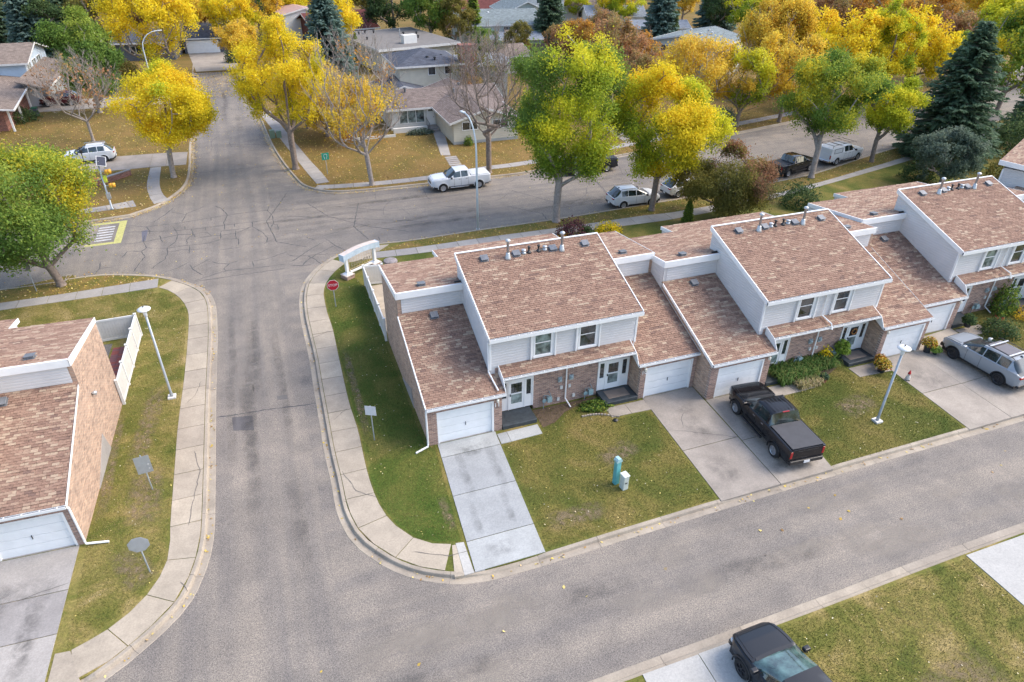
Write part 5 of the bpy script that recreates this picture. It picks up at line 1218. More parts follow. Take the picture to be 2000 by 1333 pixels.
# yard fences of the two corner houses
def fence(pts, label, h=1.5, group='white vinyl yard fences', name='vinyl_fence', nb=None):
    r_ = empty(name, (pts[0][0], pts[0][1], 0), 0, label, 'fence', group); o_ = Vector((pts[0][0], pts[0][1], 0)); first = True
    for a, b in zip(pts[:-1], pts[1:]):
        a = Vector((*a, 0))-o_; b = Vector((*b, 0))-o_; d = b-a; n = max(1, round(d.length/1.85)); an = math.atan2(d.y, d.x)
        for k in range(n+1):
            p = a+d*k/n; T = Matrix.Translation(p) @ Matrix.Rotation(an, 4, 'Z')
            if k > 0 or first: MB().box(-.065, .065, -.065, .065, -.05, h+.06, 0, T).box(-.08, .08, -.08, .08, h+.061, h+.09, 0, T).build('fence_post', VINYL, r_)
            if k < n:
                L = d.length/n
                MB().box(.066, L-.066, -.035, .035, .06, .2, 0, T).box(.066, L-.066, -.035, .035, h-.12, h, 0, T).build('fence_rail', VINYL, r_)
                m = int((L-.14)/.15)
                for i in range(m): MB().box(.07+i*(L-.14)/m, .07+(i+1)*(L-.14)/m-.008, -.018, .018, .2, h-.12, 0, T).build('fence_board', VINYLP, r_)
        first = False
fence([(-.13, 10.35), (-.11, 18.0), (1.15, 17.85)], 'white vinyl fence running back from the corner house toward the entrance sign')
fence([L_(15.15, 9.9), L_(15.1, 17.1), L_(12.9, 16.95)], 'white vinyl fence enclosing the red brick patio at the left house')
fence([(14.6, 13.2), (17.9, 13.4)], 'short grey white fence showing over the rear roofs of the middle row', 1.6)
fence([(44.2, 14.6), (47.2, 13.6)], 'tall grey green fence panel beside the low right hand townhouse', 1.9)
fence([(31.4, 13.2), (33.4, 13.4)], 'short white fence behind the rear roof right of the brown shrub', 1.5)
# patios
r_ = tag(empty('patio'), kind='structure')
for i in range(4):
    MB().box(.1, 3.0, 10.6+i*1.8, 12.38+i*1.8, -.1, .02).build('slab', MATS['concrete_walk'], r_)
rp = tag(empty('patio', (*L_(15.0, 11.0), 0), -.041), kind='structure')
BRP = [M('paver_red', (.26, .07, .055), .85, 0, .2, 6), M('paver_plum', (.19, .08, .08), .85, 0, .2, 6)]
pm = [MB().box(0, .40, 0, .195, -.05, .03).mesh('paver', b) for b in BRP]; rr = random.Random(4)
for i in range(28):
    for j in range(3): inst('paver', rr.choice(pm), rp, loc=(-1.32+j*.41, -.7+i*.205, 0))
for o in rp.children: pass
tag(MB().prism([L_(12.6, 10.6), L_(13.55, 10.6), L_(13.55, 16.6), L_(12.6, 16.6)], -.1, .012).build('gravel_bed', M('gravel_dark', (.14, .13, .12), .95, 0, .6, 25, .6)), kind='structure')
# ---------------------------------------------------------------- trees
PAL = {
 'yellow': [(0.42, 0.42, 0.03), (0.76, 0.62, 0.03), (0.86, 0.68, 0.04), (0.82, 0.56, 0.03)],
 'gold': [(0.50, 0.33, 0.05), (0.74, 0.52, 0.05), (0.82, 0.62, 0.09), (0.68, 0.42, 0.05)],
 'yellowgreen': [(0.18, 0.28, 0.035), (0.38, 0.45, 0.04), (0.62, 0.62, 0.04), (0.76, 0.66, 0.04)],
 'greengold': [(0.10, 0.18, 0.04), (0.16, 0.27, 0.045), (0.38, 0.42, 0.05), (0.80, 0.62, 0.04)],
 'green': [(0.075, 0.15, 0.035), (0.12, 0.21, 0.045), (0.20, 0.30, 0.055), (0.32, 0.38, 0.06)],
 'olive': [(0.10, 0.11, 0.035), (0.17, 0.16, 0.045), (0.24, 0.22, 0.05), (0.33, 0.24, 0.06)],
 'rust': [(0.22, 0.14, 0.08), (0.38, 0.20, 0.10), (0.50, 0.27, 0.13), (0.34, 0.27, 0.09)],
 'orange': [(0.36, 0.17, 0.05), (0.52, 0.26, 0.05), (0.62, 0.33, 0.05), (0.40, 0.28, 0.08)],
 'brownred': [(0.11, 0.13, 0.05), (0.22, 0.14, 0.08), (0.36, 0.18, 0.10), (0.16, 0.17, 0.06)],
 'blue': [(0.06, 0.11, 0.085), (0.10, 0.17, 0.14), (0.16, 0.25, 0.21), (0.24, 0.34, 0.29)],
 'spruce': [(0.05, 0.09, 0.05), (0.075, 0.13, 0.075), (0.12, 0.19, 0.11), (0.17, 0.25, 0.15)],
 'dark': [(0.045, 0.08, 0.035), (0.07, 0.12, 0.045), (0.10, 0.16, 0.06), (0.14, 0.19, 0.07)],
 'silver': [(0.07, 0.11, 0.07), (0.12, 0.17, 0.12), (0.19, 0.24, 0.18), (0.26, 0.31, 0.25)],
 'purple': [(0.07, 0.03, 0.045), (0.13, 0.05, 0.07), (0.2, 0.08, 0.09), (0.12, 0.09, 0.06)],
}
def leaf_quads(rng, P, size, out=None, up=0.35, stretch=1.6):
    """one bent leaf card at every point; returns V (4n,3), F"""
    n = len(P); N = rng.normal(size=(n, 3)); N[:, 2] += up
    if out is not None: N += out*0.9
    N /= np.linalg.norm(N, axis=1)[:, None]+1e-9
    A = rng.normal(size=(n, 3)); A -= N*(A*N).sum(1)[:, None]; A /= np.linalg.norm(A, axis=1)[:, None]+1e-9
    B = np.cross(N, A); s = size*rng.uniform(.65, 1.35, n)[:, None]
    a = A*s*stretch*.5; b = B*s*.5
    V = np.stack([P-a, P+b*.9, P+a, P-b*.9], 1).reshape(-1, 3)
    return V, np.arange(4*n).reshape(-1, 4)
def tube_np(segs, k=5):
    """segs: list of (p0,p1,r0,r1) -> V,F"""
    s = np.array([list(a)+list(b)+[c, d] for a, b, c, d in segs], float); n = len(s)
    p0, p1, r0, r1 = s[:, :3], s[:, 3:6], s[:, 6], s[:, 7]; d = p1-p0; d /= np.linalg.norm(d, axis=1)[:, None]+1e-9
    ref = np.where(np.abs(d[:, 2:3]) < .9, np.array([[0, 0, 1.]]), np.array([[1., 0, 0]])); u = np.cross(d, ref); u /= np.linalg.norm(u, axis=1)[:, None]+1e-9; v = np.cross(d, u)
    V = []
    for p, r in ((p0, r0), (p1, r1)):
        for i in range(k):
            a = 2*PI*i/k; V.append(p+(u*math.cos(a)+v*math.sin(a))*r[:, None])
    V = np.stack(V, 1).reshape(-1, 3); F = []
    base = np.arange(n)*2*k
    for i in range(k): F.append(np.stack([base+i, base+(i+1) % k, base+k+(i+1) % k, base+k+i], 1))
    return V, np.concatenate(F)
def tree_meshes(seed, H, Wd, cb, pal, nclus=170, nleaf=174, leaf=0.136, lean=(0, 0), fill=1.0, twigs=0, top=1.0, lobes=5, trunk_r=None, pal2=None, split=.0, bare_top=0.0, fork=2.2, flat=0.9):
    """crown: clusters in a lobed envelope; wood: a grown skeleton joining all clusters to the trunk"""
    rng = np.random.default_rng(seed); cz0, cz1 = cb, H; cc = np.array([lean[0], lean[1], (cz0+cz1)/2]); rad = np.array([Wd/2, Wd/2, (cz1-cz0)/2])
    lob = rng.normal(size=(lobes, 3)); lob[:, 2] = lob[:, 2]*.8+.15; lob /= np.linalg.norm(lob, axis=1)[:, None]
    P = []; sub = []
    for _ in range(int(10+Wd*1.9)):                       # sub-crowns that give the clumped outline
        d = rng.normal(size=3); d[2] = d[2]*.9+.1; d /= np.linalg.norm(d); sub.append(d*rng.uniform(.55, .84)*(.80+.24*np.max(np.clip((lob @ d-.3)/.7, 0, 1))))
    while len(P) < nclus:
        if rng.random() < .85:
            c_ = sub[rng.integers(len(sub))]; d = rng.normal(size=3); d[2] = d[2]*.8+.25; d += c_*.9; d /= np.linalg.norm(d); p = c_+d*rng.uniform(.14, .27)
            if p[2] < -.1: p[:2] *= 1-.25*(abs(p[2])-.1)
            P.append(cc+p*rad); continue
        d = rng.normal(size=3); d /= np.linalg.norm(d); r = rng.uniform(0.25, 1)**.45
        m = .66+.36*np.max(np.clip((lob @ d-.3)/.7, 0, 1))+rng.normal()*.05
        p = d*r*m
        if p[2] < -.1: p[:2] *= 1-.30*(abs(p[2])-.1)
        if p[2] > 0: p[:2] *= 1-.12*p[2]
        P.append(cc+p*rad)
    P = np.array(P); reach = Wd/2
    # --- skeleton
    nodes = []; par = []
    tr = trunk_r or .018*H+.07; nt_ = max(4, int((cz0+(H-cz0)*.55)/.7))
    bend = rng.normal(size=2)*.15
    for i in range(nt_+1):
        t = i/nt_; z = (cz0+(H-cz0)*.55)*t
        nodes.append(np.array([lean[0]*t**1.3+bend[0]*math.sin(t*PI), lean[1]*t**1.3+bend[1]*math.sin(t*PI), z])); par.append(i-1)
    att = list(P)
    if twigs:
        for _ in range(twigs):
            d = rng.normal(size=3); d /= np.linalg.norm(d); att.append(cc+d*rad*rng.uniform(.55, 1.02))
    att = np.array(att); base = np.array([lean[0]*.5, lean[1]*.5, cz0*.9]); order = np.argsort(np.linalg.norm(att-base, axis=1))
    for j in order:
        p = att[j]; Nn = np.array(nodes); dist = np.linalg.norm(Nn-p, axis=1)
        pen = dist+np.maximum(0, Nn[:, 2]-(p[2]-.50*dist))*1.8+np.where(Nn[:, 2] < cz0*.75, 50, 0)
        k = int(np.argmin(pen)); q = Nn[k]; L = dist[k]; ns = max(1, int(L/.75)); prev = k
        for s_ in range(1, ns+1):
            t = s_/ns; x = q+(p-q)*t; x[2] += math.sin(t*PI)*L*.10; x += rng.normal(size=3)*.05*(s_ < ns)
            nodes.append(x); par.append(prev); prev = len(nodes)-1
    kids = {}
    for i, p in enumerate(par):
        if p >= 0: kids.setdefault(p, []).append(i)
    for _ in range(4):                                     # ease the kinks out of the limbs
        new = list(nodes)
        for i in range(nt_+1, len(nodes)):
            if i in kids: k_ = max(kids[i], key=lambda j: len(kids.get(j, ()))); new[i] = nodes[i]*.5+(nodes[par[i]]+nodes[k_])*.25
        nodes = new
    cnt = np.zeros(len(nodes)); ch = np.zeros(len(nodes), int)
    for i, p in enumerate(par):
        if p >= 0: ch[p] += 1
    for i in range(len(nodes)-1, -1, -1):
        if ch[i] == 0: cnt[i] = 1
        if par[i] >= 0: cnt[par[i]] += cnt[i]
    rr = tr*(cnt/cnt[0])**(1/(fork if not twigs else 1.95)); rr = np.maximum(rr, .011)
    segs = []
    for i, p in enumerate(par):
        if p < 0: continue
        r0 = rr[p] if ch[p] == 1 or p < nt_ and i == p+1 else min(rr[p], rr[i]*1.25)
        segs.append((nodes[p], nodes[i], r0, rr[i]))
    if twigs:                                              # sprays of fine twigs
        for i in range(nt_+1, len(nodes)):
            if rr[i] < .06:
                o_ = nodes[i]-np.array([lean[0], lean[1], cz0]); o_ /= np.linalg.norm(o_)+1e-6
                for _ in range(3):
                    d = o_*.8+np.array([0, 0, .5])+rng.normal(size=3)*.45; d /= np.linalg.norm(d); L = rng.uniform(.35, 1.0); m_ = nodes[i]+d*L*.55; e_ = m_+(d+rng.normal(size=3)*.3)*L*.45
                    segs.append((nodes[i], m_, .011, .008)); segs.append((m_, e_, .008, .004))
    segs.append((np.array([0, 0, -.3]), np.array([0, 0, .02]), tr*1.5, tr*1.25)); segs.append((np.array([0, 0, .0]), nodes[1]*.45, tr*1.3, tr))
    Vt, Ft = tube_np(segs, 6)
    wood = mesh_np('trunk', Vt, Ft, BARK if seed % 2 else BARKG, smooth=True)
    # --- leaves
    crown = None
    if nleaf > 0:
        csz = min(.95, reach*.125); keep = rng.random(len(P)) < fill
        if bare_top: keep &= ~((P[:, 2] > cz0+(H-cz0)*(1-bare_top)) & (rng.random(len(P)) < .95))
        Pk = P[keep]; n = len(Pk)*nleaf; idx = np.repeat(np.arange(len(Pk)), nleaf)
        off = rng.normal(size=(n, 3))*np.array([1, 1, flat])*csz*.62; pos = Pk[idx]+off
        out = pos-cc; out /= np.linalg.norm(out, axis=1)[:, None]+1e-9
        V, F = leaf_quads(rng, pos, leaf, out)
        ph = rng.uniform(0, 9, 6)
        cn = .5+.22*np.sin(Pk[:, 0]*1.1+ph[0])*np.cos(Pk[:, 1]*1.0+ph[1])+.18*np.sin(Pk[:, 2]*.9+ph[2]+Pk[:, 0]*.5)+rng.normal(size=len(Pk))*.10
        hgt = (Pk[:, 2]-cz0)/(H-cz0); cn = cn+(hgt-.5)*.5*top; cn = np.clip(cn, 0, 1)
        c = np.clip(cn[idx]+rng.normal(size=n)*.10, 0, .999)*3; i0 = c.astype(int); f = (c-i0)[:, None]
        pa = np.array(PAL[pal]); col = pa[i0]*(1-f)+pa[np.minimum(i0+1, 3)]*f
        if pal2:
            pb = np.array(PAL[pal2]); m = (np.sin(Pk[:, 0]*.8+ph[3])+np.sin(Pk[:, 1]*.8+ph[4])+np.sin(Pk[:, 2]*.6+ph[5]) > .9-split*2)[idx]
            col = np.where(m[:, None], pb[i0]*(1-f)+pb[np.minimum(i0+1, 3)]*f, col)
        col *= rng.uniform(.78, 1.18, n)[:, None]
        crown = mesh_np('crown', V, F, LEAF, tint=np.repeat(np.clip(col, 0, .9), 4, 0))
    return wood, crown
def put_tree(ms, x, y, label, cat='tree', group=None, rz=0, sc=1.0, name='broadleaf_tree', z=0):
    r_ = empty(name, (x, y, z), rz, label, cat, group); r_.scale = (sc, sc, sc) if not hasattr(sc, '__len__') else sc
    inst('trunk', ms[0], r_)
    if ms[1]: inst('crown', ms[1], r_)
    return r_
def spruce_meshes(seed, H, Wd, pal, z0=.6, n=26000, leaf=.20, dense=1.0):
    rng = np.random.default_rng(seed); segs = [(np.array([0, 0, -.2]), np.array([0, 0, H*.96]), .022*H, .02)]; P = []; D = []; T = []
    z = z0
    while z < H*.97:
        t = (z-z0)/(H-z0); R_ = Wd/2*(1-t)**.85*rng.uniform(.82, 1.08)+.12; nb = max(5, int(13*(1-t*.5)*dense))
        a0 = rng.uniform(0, 7)
        for b in range(nb):
            a = a0+2*PI*b/nb+rng.normal()*.15; L = R_*rng.uniform(.75, 1.12); m = max(3, int(L/.22)); dr = np.array([math.cos(a), math.sin(a)])
            prev = np.array([0, 0, z]); up = .18*(t-.35)
            for k in range(1, m+1):
                s_ = k/m; r_ = L*s_; zz = z+up*r_-.42*L*s_**2*(1-t*.7)+.20*L*s_**4; q = np.array([dr[0]*r_, dr[1]*r_, zz])
                if k % 2 == 0 or k == m: segs.append((prev, q, .03*(1-s_)+.012, .03*(1-s_)+.008)); prev = q
                c = int(5+6*(s_ > .35)); w_ = .30*L*(1-s_*.6)*s_+.10
                side = rng.uniform(-1, 1, c)*w_
                for e in side:
                    P.append(q+np.array([-dr[1]*e, dr[0]*e, -abs(e)*.25-rng.uniform(0, .16)])); D.append((dr[0]-dr[1]*np.sign(e)*.7, dr[1]+dr[0]*np.sign(e)*.7, -.25)); T.append(s_)
        z += .34*(1-t*.35)
    P = np.array(P); D = np.array(D); T = np.array(T)
    if len(P) > n: k = rng.choice(len(P), n, replace=False); P, D, T = P[k], D[k], T[k]
    D /= np.linalg.norm(D, axis=1)[:, None]; m = len(P)
    D = D+rng.normal(size=(m, 3))*.25; D /= np.linalg.norm(D, axis=1)[:, None]
    N = rng.normal(size=(m, 3))*.5+np.array([0, 0, 1.]); B = np.cross(N, D); B /= np.linalg.norm(B, axis=1)[:, None]+1e-9
    s = leaf*rng.uniform(.7, 1.4, m)[:, None]; V = np.stack([P-D*s*.9, P+B*s*.42-D*s*.1, P+D*s*1.1, P-B*s*.42-D*s*.1], 1).reshape(-1, 3)
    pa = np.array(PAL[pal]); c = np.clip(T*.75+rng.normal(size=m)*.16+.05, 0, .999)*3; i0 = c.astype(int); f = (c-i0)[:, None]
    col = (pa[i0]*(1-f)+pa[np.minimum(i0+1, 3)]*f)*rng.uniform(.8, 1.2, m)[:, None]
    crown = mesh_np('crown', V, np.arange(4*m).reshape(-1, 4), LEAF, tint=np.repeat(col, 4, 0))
    Vt, Ft = tube_np(segs, 5); return mesh_np('trunk', Vt, Ft, BARK), crown
def tr(seed, x, y, H, W_, cb, pal, label, **k):
    z = k.pop('z', 0); g_ = k.pop('group', None); nm = k.pop('name', 'broadleaf_tree'); ct = k.pop('cat', 'tree')
    return put_tree(tree_meshes(seed, H, W_, cb, pal, **k), x, y, label, ct, g_, 0, 1, nm, z)
# hero trees along the streets
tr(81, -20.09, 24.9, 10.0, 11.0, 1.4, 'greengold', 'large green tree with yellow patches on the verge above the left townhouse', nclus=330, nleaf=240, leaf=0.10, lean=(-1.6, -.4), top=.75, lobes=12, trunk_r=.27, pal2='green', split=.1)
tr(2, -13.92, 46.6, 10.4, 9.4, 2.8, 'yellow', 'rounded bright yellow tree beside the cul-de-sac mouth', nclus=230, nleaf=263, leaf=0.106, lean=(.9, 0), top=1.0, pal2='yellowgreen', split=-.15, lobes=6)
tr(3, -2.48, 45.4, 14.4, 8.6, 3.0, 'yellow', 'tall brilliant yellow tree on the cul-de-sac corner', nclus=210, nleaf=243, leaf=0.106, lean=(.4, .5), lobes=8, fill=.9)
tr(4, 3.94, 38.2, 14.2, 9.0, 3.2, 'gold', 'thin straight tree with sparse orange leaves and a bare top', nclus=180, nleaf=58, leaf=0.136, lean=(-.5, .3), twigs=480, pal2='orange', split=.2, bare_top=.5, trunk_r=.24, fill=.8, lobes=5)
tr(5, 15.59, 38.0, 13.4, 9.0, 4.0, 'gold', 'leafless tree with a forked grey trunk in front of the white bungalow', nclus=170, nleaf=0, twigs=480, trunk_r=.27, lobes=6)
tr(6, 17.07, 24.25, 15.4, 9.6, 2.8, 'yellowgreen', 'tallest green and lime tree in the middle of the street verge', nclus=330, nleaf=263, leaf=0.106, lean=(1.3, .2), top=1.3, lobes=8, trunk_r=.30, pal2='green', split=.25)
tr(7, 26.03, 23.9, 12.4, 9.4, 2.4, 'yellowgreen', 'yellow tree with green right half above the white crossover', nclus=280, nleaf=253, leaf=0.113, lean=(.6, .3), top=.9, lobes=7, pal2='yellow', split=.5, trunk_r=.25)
tr(8, 44.0, 47.5, 10.6, 11.0, 2.6, 'gold', 'spreading golden tree with bare twigs over the far lawn', nclus=200, nleaf=116, leaf=0.152, twigs=150, lobes=7, lean=(.5, 0))
tr(9, 49.5, 44.6, 9.4, 8.4, 1.8, 'yellowgreen', 'loose yellow tree beyond the street behind the brown shrub', nclus=170, nleaf=116, leaf=0.144, twigs=100, pal2='gold', split=.3)
tr(10, 45.4, 26.4, 12.4, 9.6, 3.6, 'greengold', 'green tree with leaning pale trunk above the black pickup with open bed', nclus=240, nleaf=232, leaf=0.120, lean=(1.4, 1.2), top=1.3, trunk_r=.27, lobes=7)
tr(11, 54.9, 28.4, 8.6, 7.0, 2.6, 'yellowgreen', 'smaller yellow green tree beside the white work truck', nclus=150, nleaf=191, leaf=0.120, lean=(.6, .3))
tr(12, 64.5, 58.5, 13.0, 11.0, 3.0, 'gold', 'broad golden tree mass in front of the grey green roofed house', nclus=240, nleaf=137, leaf=0.168, twigs=160, lobes=8)
tr(13, 72.0, 45.5, 13.0, 8.0, 3.0, 'yellow', 'upright lemon yellow tree left of the tall dark spruce', nclus=200, nleaf=159, leaf=0.152, pal2='yellowgreen', split=.35, lobes=6)
tr(14, -24.0, 76.0, 12.0, 9.0, 1.0, 'green', 'dense green tree behind the yellow rounded tree at upper left', nclus=220, nleaf=159, leaf=0.160, lobes=6)
tr(15, -17.6, 95.0, 15.0, 13.5, 2.0, 'yellow', 'huge yellow tree with dark limbs at the head of the cul-de-sac', nclus=240, nleaf=145, leaf=0.184, twigs=140, lobes=8, fill=.92)
tr(16, 55.9, 20.6, 5.6, 6.4, .3, 'silver', 'silvery green bushy tree behind the right hand townhouse', nclus=170, nleaf=159, leaf=0.120, lobes=6, name='small_tree')
tr(17, 30.8, 20.2, 6.0, 8.2, .1, 'brownred', 'reddish brown crab apple shrub behind the middle townhouse roof', nclus=210, nleaf=232, leaf=0.100, lobes=7, name='small_tree', pal2='olive', split=.45)
tr(18, -23.0, 56.5+6, 9.5, 8.5, 2.6, 'rust', 'bare branching shrub tree with a few leaves on the far left lawn', nclus=110, nleaf=5, leaf=.2, twigs=420, trunk_r=.16, name='bare_tree')
tr(19, 2.0, 56.0, 8.5, 9.5, .6, 'gold', 'loose orange yellow bushy tree between the tall yellow tree and the bungalow', nclus=190, nleaf=101, leaf=0.152, twigs=160, lobes=7, name='small_tree')
tr(20, 13.5+10.2, 62.0+3, 8.5, 9.0, 1.2, 'olive', 'bare twiggy bush mass right of the brick chimney', nclus=130, nleaf=20, leaf=0.144, twigs=520, name='bare_tree')
# spruces
SPB = spruce_meshes(31, 15.5, 9.6, 'blue', n=34000, leaf=.24); SPG = spruce_meshes(32, 14.0, 10.4, 'spruce', n=36000, leaf=.22, z0=.8); SPC = spruce_meshes(33, 13, 7.6, 'blue', n=24000, leaf=.26)
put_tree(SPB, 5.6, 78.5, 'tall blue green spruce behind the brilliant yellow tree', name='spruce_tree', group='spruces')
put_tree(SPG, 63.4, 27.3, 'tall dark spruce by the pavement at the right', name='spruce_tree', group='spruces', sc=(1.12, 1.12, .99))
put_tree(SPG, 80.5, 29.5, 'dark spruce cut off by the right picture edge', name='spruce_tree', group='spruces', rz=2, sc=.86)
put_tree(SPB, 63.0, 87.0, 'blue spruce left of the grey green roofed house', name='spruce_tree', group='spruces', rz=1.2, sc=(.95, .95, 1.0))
put_tree(SPC, *[(89.93,110.19)][0], 'blue spruce behind the grey green roofed house', name='spruce_tree', group='spruces', rz=2.2, sc=1.25)
put_tree(SPC, -37.0, 111.0, 'silvery blue spruce behind the tan gabled house', name='spruce_tree', group='spruces', rz=.4, sc=1.15)
put_tree(SPG, *[(-34.25,127.75)][0], 'dark spruce behind the dense green tree at upper left', name='spruce_tree', group='spruces', rz=4, sc=1.1)
put_tree(SPG, *[(-43.65,117.96)][0], 'dark spruce at the top left picture corner', name='spruce_tree', group='spruces', rz=1, sc=1.1)
put_tree(SPG, *[(48.98,103.24)][0], 'dark pine beside the white gabled house', name='spruce_tree', group='spruces', rz=5, sc=(.85, .85, .95))
# conical cedars and shrubs
CED = {p: spruce_meshes(40+i, 5.0, 1.9, p, z0=.1, n=7000, leaf=.16, dense=1.2) for i, p in enumerate(('dark', 'green'))}
for (xy, p, sc, lab) in (([(10.68,101.57)][0], 'dark', 1.15, 'dark cedar at the corner of the flat roofed house'), ([(12.14,99.19)][0], 'green', 1.0, 'green cedar in front of the flat roofed house'), ([(35.47,107.49)][0], 'green', 2.0, 'large conical evergreen behind the flat roofed house'),
     ([(50.25,134.95)][0], 'dark', 1.0, 'leftmost of three narrow cedars by the pale green house'), ([(51.47,134.58)][0], 'dark', 1.25, 'middle one of three narrow cedars by the pale green house'), ([(52.7,134.2)][0], 'dark', 1.3, 'rightmost of three narrow cedars by the pale green house'),
     ([(64.79,85.79)][0], 'dark', 1.6, 'slim dark cedar between spruce and grey green roofed house'), ([(55.59,131.66)][0], 'green', 1.1, 'green cedar in front of the white gable')):
    put_tree(CED[p], *xy, lab, 'cedar', 'narrow cedars', rz=xy[0], sc=sc, name='cedar_tree')
put_tree(CED['green'], 27.6, 20.6, 'small bright green cone shrub behind the middle rear roof', 'shrub', name='cedar_tree', sc=(.5, .5, .42))
# trees in the distance: a few grown models, many individuals
PROTO = {}
def proto(k):
    if k not in PROTO:
        i = list(PAL).index(k[0]); PROTO[k] = tree_meshes(60+i+10*k[1], 11.5, 9.5, 2.2, k[0], nclus=150, nleaf=110, leaf=0.20, lobes=6+k[1], twigs=60 if k[0] in ('gold', 'rust', 'orange') else 0, fill=.9)
    return PROTO[k]
FAR = [ # x, y, palette, scale, words
 (-43.24, 133.69, 'dark', 1.0, 'dark tree at the very top left'),
 (-27.79, 118.14, 'olive', 1.1, 'olive tree above the dense green tree'),
 (-24.80, 134.49, 'rust', 1.0, 'brownish tree left of the huge yellow tree'),
 (-11.80, 136.24, 'orange', 0.9, 'orange tree behind the detached garage'),
 (-6.67, 115.54, 'yellow', 1.0, 'yellow tree right of the detached garage'),
 (-6.27, 98.35, 'gold', 0.75, 'small golden tree beside the garage drive'),
 (-1.99, 125.33, 'gold', 1.0, 'golden tree left of the tall blue green spruce'),
 (9.06, 97.41, 'yellow', 0.95, 'yellow tree peeking right of the tall spruce'),
 (12.94, 132.46, 'orange', 0.9, 'orange leaved tree above the maroon roof'),
 (19.60, 130.17, 'olive', 1.0, 'olive tree behind the maroon roof'),
 (21.79, 114.39, 'dark', 1.2, 'dark green tree behind the flat roof'),
 (27.21, 107.70, 'green', 1.15, 'green tree right of the flat roof'),
 (31.08, 104.14, 'olive', 0.75, 'olive tree at the flat roof corner'),
 (30.72, 85.75, 'green', 0.6, 'low green shrub below the large conical evergreen'),
 (37.69, 89.59, 'olive', 0.55, 'olive tree below the white gable'),
 (42.10, 80.22, 'rust', 0.7, 'rust coloured tree right of the dark pine'),
 (44.70, 79.40, 'orange', 0.75, 'orange tree above the tallest lime tree'),
 (48.61, 81.22, 'rust', 0.75, 'faded orange tree left of the blue spruce'),
 (66.26, 128.21, 'yellowgreen', 0.7, 'small lime tree by the far street'),
 (40.50, 60.46, 'rust', 0.9, 'brownish orange tree behind the tallest lime tree'),
 (46.10, 64.36, 'orange', 0.85, 'copper coloured tree left of the blue spruce'),
 (40.77, 52.69, 'rust', 0.7, 'low rusty tree behind the yellow and green tree'),
 (70.35, 121.31, 'yellow', 0.8, 'yellow tree over the far parked car'),
 (72.09, 117.09, 'yellowgreen', 0.8, 'yellow green tree left of the blue spruce top'),
 (89.18, 121.70, 'gold', 0.8, 'golden tree between two blue spruces'),
 (86.69, 95.04, 'yellowgreen', 1.0, 'yellow green tree right of the second blue spruce'),
 (94.45, 99.34, 'rust', 1.0, 'brown bare looking tree above the golden mass'),
 (64.72, 59.35, 'gold', 1.05, 'golden tree right of the grey green roof'),
 (88.80, 83.72, 'yellow', 1.2, 'yellow tree near the top right of centre'),
 (85.44, 71.69, 'rust', 1.0, 'rusty half bare tree in the upper right mass'),
 (108.75, 92.57, 'olive', 1.0, 'dull yellow tree at the top edge right'),
 (91.00, 68.95, 'orange', 1.15, 'orange yellow tree in the upper right mass'),
 (66.95, 47.79, 'yellow', 1.0, 'yellow tree behind the green tree with leaning trunk'),
 (118.75, 92.18, 'gold', 1.0, 'golden tree at the top edge above the lemon tree'),
 (78.84, 47.73, 'yellow', 1.0, 'yellow tree tight against the tall dark spruce'),
 (111.78, 74.86, 'orange', 1.1, 'orange tree above the tall dark spruce'),
 (96.17, 56.79, 'rust', 0.9, 'thin rusty tree behind the dark spruce tip'),
 (127.40, 77.58, 'gold', 1.1, 'golden tree at the top right'),
 (103.04, 54.57, 'yellowgreen', 1.2, 'lime tree at the upper right edge'),
 (86.72, 39.77, 'greengold', 1.1, 'green tree with gold tips above the right edge spruce'),
 (89.36, 47.61, 'green', 0.8, 'green tree right behind the spruce tip'),
 (110.29, 52.33, 'gold', 1.2, 'golden tree just outside the right edge'),
 (4.12, 131.97, 'yellow', 1.0, 'yellow tree behind the tall spruce top'),
 (63.94, 48.37, 'olive', 0.7, 'low olive tree beside the far pavement'),
 (55.86, 44.70, 'gold', 0.9, 'golden tree with dark trunk by the far pavement'),
 (86.44, 103.43, 'dark', 1.0, 'dark tree at the top edge right of the spruces'),
 (68.96, 56.93, 'yellow', 1.0, 'yellow tree centred in the golden mass'),
 (-15.25, 121.66, 'gold', 1.0, 'amber tree behind the huge yellow tree'),
 (-33.64, 109.98, 'dark', 0.9, 'dark evergreen mass right of the silvery spruce'),
 (5.30, 52.33, 'gold', 0.6, 'low amber bush left of the bungalow picture window'),
 (0.13, 60.14, 'gold', 0.7, 'amber bush behind the brilliant yellow tree trunk'),
 (21.04, 61.86, 'rust', 0.4, 'small bare bush by the bungalow roof')]
for i, (x, y, p, sc, lab) in enumerate(FAR):
    put_tree(proto((p, i % 2)), x, y, lab, 'tree', 'trees beyond the street', rz=i*1.3, sc=(sc, sc, sc*(1+.08*((i*7) % 5-2)/2)))
